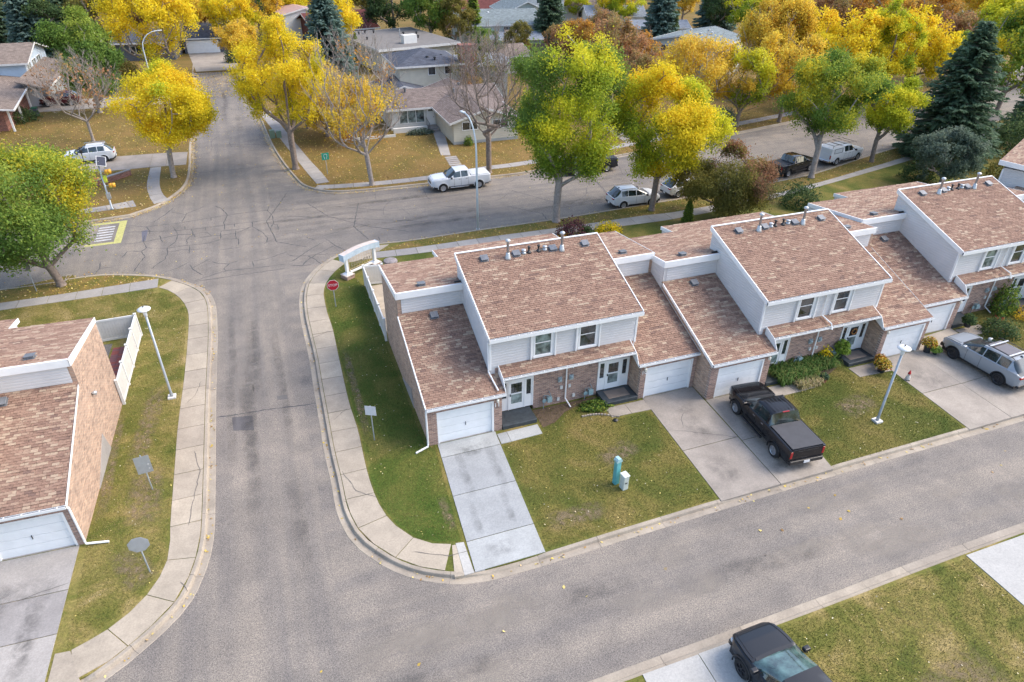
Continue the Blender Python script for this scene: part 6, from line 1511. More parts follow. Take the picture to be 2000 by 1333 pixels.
# woodland beyond the last houses, reading as one mass
rng = np.random.default_rng(77); pts = []
Vs, Fs, Cs, nb = [], [], [], 0
for k in range(230):
    u = rng.uniform(-120, 330); y = rng.uniform(150, 330)-u*.28; s_ = rng.uniform(3.5, 6)
    p = [rng.choice(['yellow', 'gold', 'green', 'olive', 'dark', 'orange', 'spruce'])][0]; pa = np.array(PAL[p])
    n = 420; d = rng.normal(size=(n, 3)); d /= np.linalg.norm(d, axis=1)[:, None]; q = d*rng.uniform(.5, 1, n)[:, None]*s_*np.array([1, 1, 1.1])+np.array([u, y, s_*1.05])
    V, F = leaf_quads(rng, q, .75, d); Vs.append(V); Fs.append(F+nb); nb += len(V); Cs.append(np.repeat(pa[rng.integers(0, 4, n)]*rng.uniform(.8, 1.2, n)[:, None], 4, 0))
o = inst('woodland', mesh_np('woodland', np.concatenate(Vs), np.concatenate(Fs), LEAF, tint=np.concatenate(Cs))); tag(o, kind='stuff')
# shrubs
def shrub(name, x, y, w_, h, pal, label, n=900, leaf=.09, cat='shrub', group=None, z=0.0, seed=None, sy=1.0):
    rng = np.random.default_rng(seed or int(abs(x*31+y*17))+3); r_ = empty(name, (x, y, z), 0, label, cat, group)
    d = rng.normal(size=(n, 3)); d /= np.linalg.norm(d, axis=1)[:, None]; d[:, 2] = np.abs(d[:, 2]); q = d*(rng.uniform(.35, 1, n)**.5)[:, None]*np.array([w_/2, w_/2*sy, h])*(1+.15*np.sin(d[:, :1]*5+d[:, 1:2]*7))
    V, F = leaf_quads(rng, q+np.array([0, 0, .03]), leaf, d); pa = np.array(PAL[pal]); c = pa[rng.integers(0, 4, n)]*rng.uniform(.8, 1.2, n)[:, None]
    inst('foliage', mesh_np('foliage', V, F, LEAF, tint=np.repeat(c, 4, 0)), r_)
    segs = [(np.array([0, 0, -.1]), np.array([math.cos(a)*w_*.3, math.sin(a)*w_*.3*sy, h*.7]), .03, .01) for a in (0, 1.3, 2.5, 3.8, 5)]
    Vt, Ft = tube_np(segs, 5); inst('stems', mesh_np('stems', Vt, Ft, BARK), r_); return r_
shrub('shrub', *[(17.16,20.9)][0], 2.8, 1.5, 'purple', 'purple leaved shrub behind the corner house ridge', 1500, .11)
shrub('shrub', *[(18.06,20.38)][0], 1.3, 1.2, 'dark', 'small dark conical shrub right of the purple shrub', 700, .09)
shrub('shrub', *[(20.21,20.72)][0], 2.2, .9, 'yellow', 'low bright yellow shrub on the strip behind the rear roofs', 1100, .10)
shrub('shrub', *[(16.1,20.52)][0], 1.2, .7, 'orange', 'small orange shrub left of the purple shrub', 500, .09)
shrub('shrub', *[(39.17,20.61)][0], 3.6, 2.1, 'dark', 'dark green juniper behind the middle rear roof', 2200, .12)
shrub('shrub', *[(55.12,22.7)][0], 3.4, 2.0, 'dark', 'low dark juniper left of the silvery tree', 2000, .12)
shrub('shrub', *[(71.89,25.81)][0], 6.5, 4.2, 'dark', 'big rounded dark shrub by the vinyl fence at the right', 5200, .16)
shrub('shrub', *[(62.39,19.91)][0], 2.4, 2.6, 'olive', 'olive shrub squeezed between fence and low townhouse', 1500, .12)
shrub('shrub', 16.35, 47.6, 1.1, 1.0, 'green', 'round green bush at the bungalow gable corner', 900, .08)
shrub('shrub', 12.3, 53.6, 3.4, .6, 'silver', 'low pale green planting under the bungalow window', 1500, .10, sy=.4)
shrub('shrub', *[(50.16,48.33)][0], 3.4, 1.4, 'silver', 'rounded pale green bush on the far lawn', 1500, .13)
shrub('shrub', *[(-7.6,105.5)][0], 2.6, 2.2, 'dark', 'round dark bush at the end of the garage drive', 1400, .14)
shrub('shrub', *[(-32.6,74.76)][0], 4.5, 1.5, 'dark', 'untidy evergreen shrubs at the tan gabled house', 1700, .15)
shrub('shrub', *[(105.4,86.67)][0], 2.5, 1.6, 'olive', 'olive bush in the far golden mass', 900, .15)
shrub('shrub', *[(-24.55,100.15)][0], 7, 2.5, 'olive', 'straggly brown hedge under the yellow trees upper left', 2600, .16, sy=.5)
# ---------------------------------------------------------------- houses beyond the street
for nm, c in (('roofing_brown', (0.19, 0.155, 0.14)), ('roofing_slate', (0.085, 0.095, 0.12)), ('roofing_grey', (0.20, 0.24, 0.25)), ('roofing_tan', (0.23, 0.185, 0.155)), ('roofing_maroon', (0.14, 0.05, 0.045)), ('roofing_bluegrey', (0.21, 0.24, 0.28))):
    mk_roofing(nm, c); mk_roofing(nm+'_y', c, 'y')
STUC = {k: M('stucco_'+k, c, .85, 0, .07, 1.5) for k, c in dict(cream=(.55, .52, .43), white=(.66, .66, .63), pale=(.50, .54, .50), blue=(.46, .56, .66), tan=(.36, .28, .20), dark=(.10, .11, .13), grey=(.33, .35, .35), redbrown=(.13, .05, .04)).items()}
FASC = M('fascia_white', (.62, .62, .60), .6)
def wpane(parent, a, b, z0, z1, d, T, glass=GLASS, n=1, trim=None):
    """window on a wall: a..b along wall, plane at local offset d, T maps (t, out, z)"""
    f = MB(); e = .07
    f.box(a-e, b+e, 0, .05, z0-e, z0, 0, T).box(a-e, b+e, 0, .05, z1, z1+e, 0, T).box(a-e, a, 0, .05, z0, z1, 0, T).box(b, b+e, 0, .05, z0, z1, 0, T)
    for i in range(1, n): x = a+(b-a)*i/n; f.box(x-.03, x+.03, 0, .045, z0+.001, z1-.001, 0, T)
    fo = f.build('window', trim or WHITE, parent)
    for i in range(n):
        x0, x1 = a+(b-a)*i/n+.031*(i > 0), a+(b-a)*(i+1)/n-.031*(i < n-1)
        MB().box(x0+.001, x1-.001, .002, .022, z0+.001, z1-.001, 0, T).build('pane', glass, fo)
def wall_T(side, w, d):
    """local frames for the walls of a w x d box standing at 0..w, 0..d"""
    if side == 'S': return Matrix(((1, 0, 0, 0), (0, -1, 0, 0), (0, 0, 1, 0), (0, 0, 0, 1)))
    if side == 'E': return Matrix(((0, 1, 0, w), (1, 0, 0, 0), (0, 0, 1, 0), (0, 0, 0, 1)))
    if side == 'W': return Matrix(((0, -1, 0, 0), (1, 0, 0, 0), (0, 0, 1, 0), (0, 0, 0, 1)))
def wing(root, x0, y0, w, d, h, rise, ridge, wall, roof, ov=.45, wins=(), hip=False, base=-.3, roofname='roof', lap=False, nm='wall', t=.18):
    """a rectangular volume with its own gabled, hipped or flat roof inside the thing `root`"""
    mb = MB(); mb.box(x0, x0+w, y0, y0+d, base, h)
    if rise > 0 and not hip:
        if ridge == 'x': mb.xprism([(y0, h+.001), (y0+d/2, h+rise*(d/2)/(d/2+ov)), (y0+d, h+.001)], x0+.001, x0+w-.001)
        else: mb.yprism([(x0, h+.001), (x0+w/2, h+rise*(w/2)/(w/2+ov)), (x0+w, h+.001)], y0+.001, y0+d-.001)
    if lap:
        siding(mb, (x0, y0), (1, 0), w, .3, lambda q: h, (0, -1), e=.2); siding(mb, (x0, y0), (0, 1), d, .3, lambda q: h, (-1, 0), e=.2)
    mb.build(nm, wall, root)
    X0, X1, Y0, Y1 = x0-ov, x0+w+ov, y0-ov, y0+d+ov; rb = MB(); z = h-rise*ov/(max(.01, (d if ridge == 'x' else w)/2+ov))*0+.03
    if rise <= 0:
        rb.slab((X0, Y0, h+.25), (X1, Y0, h+.25), (X1, Y1, h+.25), (X0, Y1, h+.25), .06)
    elif hip:
        k = min(w, d)/2+ov; ym = (Y0+Y1)/2; xm = (X0+X1)/2
        if w >= d: A, B = (X0+k, ym, z+rise), (X1-k, ym, z+rise)
        else: A, B = (xm, Y0+k, z+rise), (xm, Y1-k, z+rise)
        P = [(X0, Y0, z), (X1, Y0, z), (X1, Y1, z), (X0, Y1, z)]
        if w >= d: rb.add(P+[A, B], [(0, 1, 5, 4), (1, 2, 5), (2, 3, 4, 5), (3, 0, 4), (3, 2, 1, 0)])
        else: rb.add(P+[A, B], [(0, 1, 4), (1, 2, 5, 4), (2, 3, 5), (3, 0, 4, 5), (3, 2, 1, 0)])
    elif ridge == 'x':
        ym = (Y0+Y1)/2; rb.slab((X0, Y0, z), (X1, Y0, z), (X1, ym, z+rise), (X0, ym, z+rise), t).slab((X0, ym, z+rise), (X1, ym, z+rise), (X1, Y1, z), (X0, Y1, z), t)
    else:
        xm = (X0+X1)/2; rb.slab((X0, Y0, z), (xm, Y0, z+rise), (xm, Y1, z+rise), (X0, Y1, z), t).slab((xm, Y0, z+rise), (X1, Y0, z), (X1, Y1, z), (xm, Y1, z+rise), t)
    ro = rb.build(roofname, MATS[roof] if isinstance(roof, str) else roof, root)
    f = MB(); q = .2
    if rise <= 0: q = .34; zz = h+.25
    else: zz = z
    if rise <= 0 or hip or ridge == 'x': f.box(X0, X1, Y0-.04, Y0-.005, zz-q, zz+.02).box(X0, X1, Y1+.005, Y1+.04, zz-q, zz+.02)
    if rise <= 0 or hip or ridge == 'y': f.box(X0-.04, X0-.005, Y0, Y1, zz-q, zz+.02).box(X1+.005, X1+.04, Y0, Y1, zz-q, zz+.02)
    if rise > 0 and not hip:
        if ridge == 'x':
            ym = (Y0+Y1)/2
            for xx in (X0-.035, X1+.003): f.xprism([(Y0, z-.2), (Y0, z+.03), (ym, z+rise+.03), (ym, z+rise-.2)], xx, xx+.03).xprism([(ym+.001, z+rise-.2), (ym+.001, z+rise+.03), (Y1, z+.03), (Y1, z-.2)], xx, xx+.03)
        else:
            xm = (X0+X1)/2
            for yy in (Y0-.035, Y1+.003): f.yprism([(X0, z-.2), (X0, z+.03), (xm, z+rise+.03), (xm, z+rise-.2)], yy, yy+.03).yprism([(xm+.001, z+rise-.2), (xm+.001, z+rise+.03), (X1, z+.03), (X1, z-.2)], yy, yy+.03)
    f.build('fascia', FASC, ro)
    for (sd_, a, b, z0, z1, n, gl) in wins:
        T = Matrix.Translation((x0, y0, 0)) @ wall_T(sd_, w, d) @ Matrix.Translation((0, .03 if lap else .003, 0))
        wpane(root, a, b, z0, z1, 0, T, gl, n)
    return ro
def rvent(ro, x, y, z, mat=VENT): MB().lathe([(.12, -.2), (.12, .18), (.22, .2), (.20, .32), (.05, .38)], 10, 0, Matrix.Translation((x, y, z))).build('roof_vent', mat, ro)
# B1 white bungalow with gabled wing
h = empty('house', (0, 0, 0), 0, 'white bungalow with gabled wing and brown roof behind the leafless tree', 'house')
wing(h, 9.4, 56.0, 13.6, 8.2, 2.45, 1.25, 'x', STUC['white'], 'roofing_brown', .5, [('S', 1.05, 4.0, .75, 2.15, 3, GLASSL)])
r1 = wing(h, 14.85, 48.25, 7.6, 15.6, 2.45, 1.32, 'y', STUC['cream'], 'roofing_brown_y', .55, [('S', 1.05, 2.75, 1.55, 2.35, 2, GLASS), ('S', 4.6, 6.35, 1.5, 2.35, 2, GLASS)], lap=True, nm='gable_wall', roofname='gable_roof')
MB().box(14.82, 22.5, 48.2, 48.3, -.3, .32).build('foundation', STUC['grey'], h)
d = MB().box(13.75, 14.65, 55.93, 56.0, .35, 2.3).build('front_door', DOORW, h)
MB().yprism([(13.9, 1.95), (14.5, 1.95), (14.42, 2.15), (14.2, 2.22), (13.98, 2.15)], 55.91, 55.929).build('pane', GLASS, d); MB().box(14.5, 14.54, 55.87, 55.929, 1.2, 1.3).build('handle', BLACKM, d)
MB().box(13.6, 14.82, 54.4, 55.9, -.1, .33).box(13.6, 14.82, 54.0, 54.4, -.1, .17).build('porch_step', MATS['concrete_grey'], h)
rl = MB(); rl.tube([(13.6, 54.1, .2), (13.6, 54.1, .95), (13.6, 55.9, 1.25)], .02, 5)
for k in range(6): rl.tube([(13.6, 54.3+k*.3, .3), (13.6, 54.3+k*.3, 1.0+k*.05)], .012, 4)
rl.build('handrail', BLACKM, h)
MB().box(9.4, 13.45, 54.7, 55.0, -.1, .55).box(3.2, 9.38, 53.4, 53.5, -.1, .28).build('planter_wall', STUC['white'], h)
MB().box(12.95, 13.35, 55.9, 55.99, 1.15, 1.4).build('letter_box', BLACKM, h)
for x, y in ((17.4, 57), (12, 59.3), (18.9, 60)): rvent(r1, x, y, 3.75)
# B2 two storey with dark roof and brick chimney
h = empty('house', (0, 0, 0), 0, 'two storey cream house with dark hipped roof and tall brick chimney', 'house')
r2 = wing(h, 12.9, 66.4, 8.0, 8.6, 5.1, 1.35, 'x', STUC['cream'], 'roofing_slate', .55, [('S', 3.8, 4.7, 3.9, 4.8, 1, GLASS), ('S', 6.0, 6.9, 3.9, 4.8, 1, GLASS), ('S', 3.8, 4.7, 1.1, 1.9, 1, GLASS), ('S', 5.4, 6.3, 1.1, 1.9, 1, GLASS), ('S', 7.0, 7.8, 1.2, 1.9, 1, GLASS)], hip=True, nm='wall')
wing(h, 20.95, 67.4, 7.0, 7.0, 4.6, .5, 'x', STUC['grey'], 'roofing_bluegrey', .5, nm='side_wall', roofname='side_roof')
wing(h, 9.9, 63.5, 5.6, 6.5, 2.5, .9, 'y', STUC['white'], 'roofing_slate_y', .5, nm='porch_wall', roofname='porch_roof')
MB().box(20.95, 23.2, 66.0, 67.38, -.3, 7.2).box(20.9, 23.25, 65.95, 67.43, 7.2, 7.32).build('chimney', MATS['brick_old'], h)
for x, y in ((17, 68), (19, 68.6), (17.8, 67.2)): rvent(r2, x, y, 5.6, BLACKM)
# B3 flat roofed house
h = empty('house', (14.6, 88.6, 0), R(13), 'low flat roofed house with white fascia and a white chimney block', 'house')
r3 = wing(h, 0, 0, 13, 17.5, 3.4, 0, 'x', STUC['cream'], M('gravel_roof', (.17, .16, .15), .95, 0, .15, 1.5, .3), .7, [('S', 1.5, 4.5, 1.5, 3.1, 3, GLASS), ('W', 4, 6, 1.2, 2.6, 2, GLASS)])
MB().box(5.0, 7.3, 2.2, 3.4, 3.5, 4.9).build('chimney', STUC['white'], h)
for x, y in ((1.5, 9), (2.5, 15), (3.8, 15.5), (5.2, 15), (7.2, 8), (9, 11), (9.6, 6.5), (11, 10), (8.3, 7)): rvent(r3, x, y, 3.75, BLACKM)
MB().tube([(7.4, 9, 3.6), (7.4, 9, 4.9)], .09, 8).build('flue_pipe', GALV, r3)
# B4 maroon roofs
h = empty('house', (7.5, 112, 0), R(13), 'reddish brown house with maroon sloping roofs behind the flat roof', 'house')
wing(h, 0, 0, 11, 12, 3.2, 2.4, 'x', STUC['redbrown'], 'roofing_maroon', .8, [('S', 2, 5, 1.4, 2.8, 2, GLASS)]); wing(h, -3, 9, 8, 9, 5.2, .9, 'y', STUC['white'], M('metal_roof_pink', (.42, .28, .25), .6, 0, .1, 3), .3, nm='upper_wall', roofname='upper_roof')
# B5 pale green house
h = empty('house', (33.0, 107.2, 0), R(-7), 'pale grey green roofed house with a beige awning in the top middle', 'house')
r5 = wing(h, 0, 0, 15, 13, 3.8, 1.9, 'x', STUC['pale'], 'roofing_grey', .6, [('S', 8, 10, 2.4, 3.4, 2, GLASS), ('W', 3, 5, 1.6, 2.8, 2, GLASS)])
wing(h, 10, 8, 9, 12, 4.6, 2.2, 'y', STUC['pale'], 'roofing_grey_y', .6, nm='gable_wall', roofname='gable_roof')
MB().slab((8, -2.6, 2.5), (12.5, -2.6, 2.5), (12.5, -.02, 3.0), (8, -.02, 3.0), .1).build('awning', M('awning_beige', (.55, .42, .34), .8), h); MB().box(8.3, 12.2, -.06, -.003, .4, 2.2).build('patio_door', GLASS, h)
for x, y in ((3, 4), (6, 5)): rvent(r5, x, y, 5.1, WHITE)
mb = MB(); mb.box(-2, 16, -7.2, -7.1, 0, 1.5); mb.build('yard_fence', M('fence_dark', (.10, .08, .08), .9), h)
h = empty('garage', (36.8, 100.2, 0), R(-7), 'low shed with blue grey roof in front of the pale green house', 'garage'); wing(h, 0, 0, 9, 7, 2.2, .8, 'x', STUC['grey'], 'roofing_bluegrey', .4)
# B6 white gable
h = empty('house', (52.3, 128, 0), R(-16), 'white two storey gable end with brown roof near the top centre', 'house')
wing(h, 0, 0, 9.5, 14, 6.0, 2.2, 'y', STUC['white'], 'roofing_tan_y', .6, [('S', 3.6, 5.6, 4.8, 6.2, 2, GLASS)]); wing(h, 9.55, 5, 9, 9, 3.6, 1.4, 'x', STUC['white'], 'roofing_tan', .6, [('S', 4, 6, 1.4, 2.6, 2, GLASS)], nm='side_wall', roofname='side_roof')
# B7 grey green roofed house right
h = empty('house', (60.0, 66.8, 0), R(32), 'two storey pale house with grey green roof among golden trees', 'house')
r7 = wing(h, 0, 0, 11.5, 10.5, 5.0, 1.2, 'x', STUC['pale'], 'roofing_grey', .6, [('W', 5.8, 8.4, 3.6, 4.6, 2, GLASS), ('S', 3, 5, 3.5, 4.5, 2, GLASS), ('S', 7.5, 9, 3.5, 4.5, 1, GLASS)])
for x, y in ((4, 4), (6, 3), (8, 4.4), (7, 7)): rvent(r7, x, y, 5.9, GALV)
wing(h, -7, 2, 7, 7.5, 2.4, .9, 'x', STUC['grey'], 'roofing_slate', .5, nm='garage_wall', roofname='garage_roof')
# B8 upper left house
h = empty('house', (0, 0, 0), 0, 'tan and pale blue split level house with brown roofs at upper left', 'house')
wing(h, -44, 86.5, 11.0, 12.5, 4.6, 1.6, 'x', STUC['blue'], 'roofing_tan', .5, [('E', .6, 2.8, 3.3, 4.3, 2, GLASSL), ('E', 3.6, 5.8, 3.3, 4.3, 2, GLASSL), ('E', 6.6, 8.8, 3.3, 4.3, 2, GLASSL)], nm='upper_wall', roofname='upper_roof')
mb = MB(); mb.slab((-33.0, 79.5, 3.6), (-29.7, 79.5, 2.55), (-29.7, 97.5, 2.55), (-33.0, 97.5, 3.6), .15); o = mb.build('lower_roof', MATS['roofing_tan_y'], h); MB().box(-29.7, -29.66, 79.4, 97.6, 2.35, 2.58).build('fascia', FASC, o)
MB().box(-33, -30.3, 82.0, 97, -.3, 2.5).build('lower_wall', STUC['grey'], h)
MB().box(-32.7, -31.2, 81.9, 81.99, 0, 2.1).build('side_door', DOORW, h)
mb = MB(); mb.slab((-42, 68.0, 3.9), (-31.0, 68.0, 2.7), (-32.6, 86.4, 2.7), (-43, 86.4, 4.4), .15); o = mb.build('front_roof', MATS['roofing_tan_y'], h)
MB().tube([(-31.0, 68.0, 2.66), (-32.6, 86.4, 2.66)], .1, 4).tube([(-42, 68.0, 3.86), (-31.0, 68.0, 2.66)], .1, 4).build('fascia', FASC, o)
MB().box(-44, -32.8, 70, 86.4, -.3, 2.5).build('brick_wall', MATS['brick_old'], h)
for y in (69.5, 74, 79): MB().box(-32.2, -32.0, y, y+.2, 0, 2.7).build('column', WHITE, h)
r_ = empty('wheelie_bin', (-31.2, 76.6, 0), 0, 'dark green wheeled bin by the tan house wall', 'bin'); MB().box(-.3, .3, -.35, .35, .05, .95).build('bin_body', STUC['dark'], r_); MB().box(-.33, .33, -.38, .38, .95, 1.05).build('lid', M('lid_green', (.03, .12, .06), .5), r_)
# B9 detached garage
h = empty('garage', (-15.4, 116.3, 0), R(-5), 'grey detached double garage with white door at the head of the cul-de-sac', 'garage')
wing(h, 0, 0, 7.2, 9, 2.45, 1.9, 'x', STUC['dark'], 'roofing_slate', .45)
g_ = MB().box(.45, 5.9, -.06, -.004, 0, 2.1).build('garage_door', DOORW, h)
for k in range(4): MB().box(.5, 5.85, -.085, -.061, .04+k*.52, .50+k*.52).build('door_panel', DOORW, g_)
h = empty('house', (-25.6, 112, 0), R(-8), 'dark low house with white framed windows behind the huge yellow tree', 'house')
wing(h, 0, 0, 9, 9, 2.8, 1.6, 'x', STUC['dark'], 'roofing_slate', .5, [('S', 2.2, 4, 1.1, 2.3, 2, GLASS), ('S', 5.6, 7.4, 1.1, 2.3, 2, GLASS)])
# more roofs among trees
for (x, y, rz, w_, d_, hh, rs, wl, rf, lab) in ((64.0, 118, -16, 12, 9, 3.0, 1.6, 'white', 'roofing_bluegrey', 'white house with blue grey roof left of the far street'), (66.5, 103, -16, 11, 7, 2.6, 1.0, 'grey', 'roofing_bluegrey', 'low blue grey roof above the faded orange trees'),
    (54.5, 68.5, 32, 8, 7, 2.3, .9, 'grey', 'roofing_slate', 'small dark grey roof beneath the blue spruce'), (146, 98, -22, 12, 9, 3.2, 1.6, 'pale', 'roofing_grey', 'grey green roof at the far upper right among gold trees'), (28, 52+30, 5, 9, 7, 2.6, 1.2, 'cream', 'roofing_tan', 'tan roofed house hidden behind the tallest lime tree'),
    (36, 132, -5, 13, 8, 3.6, 1.8, 'redbrown', 'roofing_maroon', 'dark red building at the top edge above the pale green house'), (100, 95, -18, 14, 9, 3.2, 1.6, 'cream', 'roofing_tan', 'tan roofed house hidden in the golden tree mass'), (122, 80, -20, 13, 9, 3.2, 1.5, 'white', 'roofing_grey', 'pale house behind the upper right trees'), (-52, 60, 0, 12, 10, 3.0, 1.6, 'cream', 'roofing_brown', 'brown roofed bungalow beyond the left edge')):
    h = empty('house', (x, y, 0), R(rz), lab, 'house'); wing(h, 0, 0, w_, d_, hh, rs, 'x', STUC[wl], rf, .5, [('S', 1.5, 3.2, 1.2, 2.3, 2, GLASS), ('S', w_-4, w_-2, 1.2, 2.3, 2, GLASS)])
# far street with kerbless asphalt
tag(MB().prism([(60, 128), (72, 124), (86, 150), (74, 154)], -.2, .02).build('road', MATS['asphalt']), kind='structure')

# ---------------------------------------------------------------- pots, flower beds, small things in front of the houses
POTB = M('pot_black', (.025, .03, .035), .4); TERR = M('terracotta', (.30, .11, .06), .8)
def pot(x, y, r, h, mat, pal, label, fh=.5, fw=.7, n=500, leaf=.08, z=0.0):
    r_ = empty('potted_plant', (x, y, z), 0, label, 'potted plant'); MB().lathe([(r*.7, 0), (r*.95, h*.8), (r*1.05, h*.82), (r*1.05, h), (r*.9, h), (r*.9, h*.9)], 14).build('pot', mat, r_)
    rng = np.random.default_rng(int(abs(x*97+y*13))+1); d = rng.normal(size=(n, 3)); d /= np.linalg.norm(d, axis=1)[:, None]; d[:, 2] = np.abs(d[:, 2])
    q = d*(rng.uniform(.3, 1, n)**.5)[:, None]*np.array([fw/2, fw/2, fh]); V, F = leaf_quads(rng, q+np.array([0, 0, h*.9]), leaf, d); pa = np.array(pal)
    c = pa[rng.integers(0, len(pa), n)]*rng.uniform(.8, 1.2, n)[:, None]; inst('foliage', mesh_np('foliage', V, F, LEAF, tint=np.repeat(c, 4, 0)), r_); return r_
YF = [(.70, .50, .04), (.72, .55, .15), (.30, .25, .04), (.12, .18, .03), (.35, .08, .02)]
pot(24.75, -.55, .24, .42, POTB, [(.25, .38, .06), (.18, .28, .04), (.35, .45, .1)], 'lime green potted palm on the dark step of the middle house', .75, 1.0, 500, .12, .24)
pot(22.3, -2.05, .20, .30, TERR, PAL['spruce'], 'small terracotta pot with a dark spiky plant by the flower bed', .35, .5, 200, .08)
pot(26.15, -2.35, .26, .42, POTB, YF, 'black pot of yellow chrysanthemums at the driveway corner', .55, 1.0, 750, .07)
pot(26.6, -1.75, .22, .3, POTB, [(.55, .2, .03), (.6, .4, .04), (.12, .1, .04)], 'bushy yellow and rust flowers behind the driveway corner pot', .5, .7, 400, .07)
pot(30.35, -1.65, .26, .62, POTB, YF, 'black planter with yellow and pink flowers between the garage doors', .5, .95, 600, .07)
pot(30.6, -2.0, .15, .3, POTB, [(.2, .32, .06), (.3, .42, .1)], 'lime trailing plant under the black planter', .35, .7, 350, .09)
pot(34.9, -.45, .25, .35, POTB, PAL['dark'], 'dark leafy pot plant on the right hand step', .6, .9, 500, .1, .22)
pot(37.9, -.3, .24, .34, M('pot_red', (.55, .03, .04), .4), PAL['green'], 'bright red pot with greenery under the right hand meters', .4, .5, 200, .08)
fl = np.random.default_rng(2)
# gnome
g_ = empty('garden_gnome', (26.95, -3.5, 0), R(-30), 'small garden gnome with a red hat on the lawn corner', 'garden ornament')
b_ = MB().lathe([(.10, 0), (.13, .08), (.12, .22), (.07, .30), (.075, .34), (.08, .40), (.05, .45), (.02, .46)], 12).build('figure', [M('gnome_white', (.6, .55, .5))], g_, True)
MB().lathe([(.09, .42), (.07, .50), (.03, .62), (.005, .68)], 12).build('hat', M('gnome_red', (.5, .03, .03)), b_, True); MB().ball((0, -.08, .385), .02).build('nose', M('gnome_skin', (.5, .3, .22)), b_)
MB().box(-.09, -.02, -.14, .0, 0, .06).box(.02, .09, -.14, .0, 0, .06).build('boot', BLACKM, b_)
# daylily bed of arching blades
def blades(name, cx, cy, wx, wy, n, h, cols, label, cat, seed, w_=.022):
    rng = np.random.default_rng(seed); bx = cx+rng.uniform(-wx/2, wx/2, n); by = cy+rng.uniform(-wy/2, wy/2, n); a = rng.uniform(0, 2*PI, n); L = h*rng.uniform(.6, 1.15, n)
    V = []; st = [(0, 0, 1), (.28, .62, 1), (.72, .80, .8), (1.15, .45, .1)]
    for (o, z, ww) in st:
        px = bx+np.cos(a)*o*L*.6; py = by+np.sin(a)*o*L*.6; pz = z*L
        V.append(np.stack([px-np.sin(a)*w_*ww, py+np.cos(a)*w_*ww, pz], 1)); V.append(np.stack([px+np.sin(a)*w_*ww, py-np.cos(a)*w_*ww, pz], 1))
    V = np.stack(V, 1).reshape(-1, 3); b = np.arange(n)*8; F = np.concatenate([np.stack([b+2*i, b+2*i+1, b+2*i+3, b+2*i+2], 1) for i in range(3)])
    c = np.array(cols)[rng.integers(0, len(cols), n)]*rng.uniform(.75, 1.25, n)[:, None]
    r_ = empty(name, (0, 0, 0), 0, label, cat); inst('foliage', mesh_np('foliage', V, F, LEAF, tint=np.repeat(c, 8, 0)), r_); return r_
GR = [(.08, .16, .04), (.11, .21, .05), (.15, .24, .07), (.22, .26, .08)]
blades('daylily_clump', 21.0, -.95, 2.6, 1.6, 1500, .75, GR, 'arching green daylily clump beside the dark step of the middle house', 'plants', 5)
blades('daylily_clump', 22.9, -.55, 2.2, 1.3, 1200, .75, GR, 'daylily leaves spreading under the right half of the meters', 'plants', 6)
blades('withered_clump', 21.2, -2.0, 1.5, .7, 520, .5, [(.42, .36, .18), (.30, .30, .12), (.5, .42, .26)], 'pale withered leaves at the front of the daylily bed', 'plants', 7)
shrub('flowering_plant', 23.7, -.35, 1.1, .95, 'yellow', 'yellow leaved plant beside the middle front door', 500, .10, 'plants')
shrub('ground_cover', 9.1, .1, 2.0, .28, 'green', 'low dark green planting edged with stones at door 10', 900, .08, 'plants', sy=.6)
shrub('rose_bush', 36.4, -1.5, 2.2, 1.0, 'dark', 'dark bushy plants at the right hand front path', 1500, .09, 'plants')
shrub('climbing_plant', 39.0, .4, 1.6, 2.2, 'green', 'green climber beside the far right front door', 1500, .10, 'plants')
shrub('flowering_plant', 40.0, -.6, 2.0, .6, 'gold', 'yellow flowers at the far right front door', 700, .08, 'plants')
sb = MB(); rr = random.Random(6)
root_e = empty('bed_edging', (0, 0, 0), 0, 'curved row of small pale edging stones around the planting at door 10', 'edging')
for k in range(13):
    t = k/12; x = 8.15+1.75*t; y = -.42-.62*t+.18*math.sin(t*PI); T = Matrix.Translation((x, y, .05)) @ Matrix.Rotation(rr.uniform(-.4, .1), 4, 'Z')
    MB().box(-.055, .055, -.045, .045, -.08, .01+rr.uniform(0, .02), 0, T).build('stone', MATS['concrete_old'], root_e)
tag(MB().lathe([(.12, 0), (.14, .06), (.05, .12)], 10).build('lawn_light', BLACKM, None, False, (9.62, -1.28, 0)), 'small round black light on the lawn edge by door 10', 'garden light')
tag(MB().prism([(5.85, .95), (5.85, -.55), (6.6, -.35), (7.4, .25), (8.3, .55), (9.5, .55), (9.5, .95)], -.05, .010).build('soil_bed', SOIL), kind='structure')
tag(MB().prism([(20.3, 0), (19.8, -1.0), (21.4, -2.3), (24.0, -1.2), (24.3, -.3)], -.05, .010).build('soil_bed', SOIL), kind='structure')
# hanging basket of pumpkins and planter at left
r_ = empty('retaining_wall', (-20.6, 46.3, 0), R(42), 'low diagonal brick retaining wall with potted plants at far left', 'wall')
MB().box(0, 3.6, -.15, .15, -.1, .5).build('brick_course', MATS['brick_old'], r_); MB().box(-.03, 3.63, -.18, .18, .5, .56).build('capping', MATS['concrete_grey'], r_)
for i, (px, py, lab) in enumerate(((178, 356, 'round wooden barrel planter with black rim at far left'),)):
    x, y = [(-21.46,48.34)][0]; r_ = empty('barrel_planter', (x-.3, y-.6, 0), 0, lab, 'planter'); MB().lathe([(.45, 0), (.55, .4), (.5, .75), (.42, .75)], 14).build('barrel', M('barrel_grey', (.25, .25, .23), .8), r_); MB().lathe([(.52, .72), (.52, .78), (.40, .78)], 14).build('rim', BLACKM, r_)
tag(MB().ball((0, 0, .35), .42, 0, 14, 8, .8).build('pumpkin', M('pumpkin_orange', (.60, .22, .04), .5), None, True, ([(-20.63,46.69)][0]+(0,))[:3]), 'large orange pumpkin next to the barrel planter', 'pumpkin')

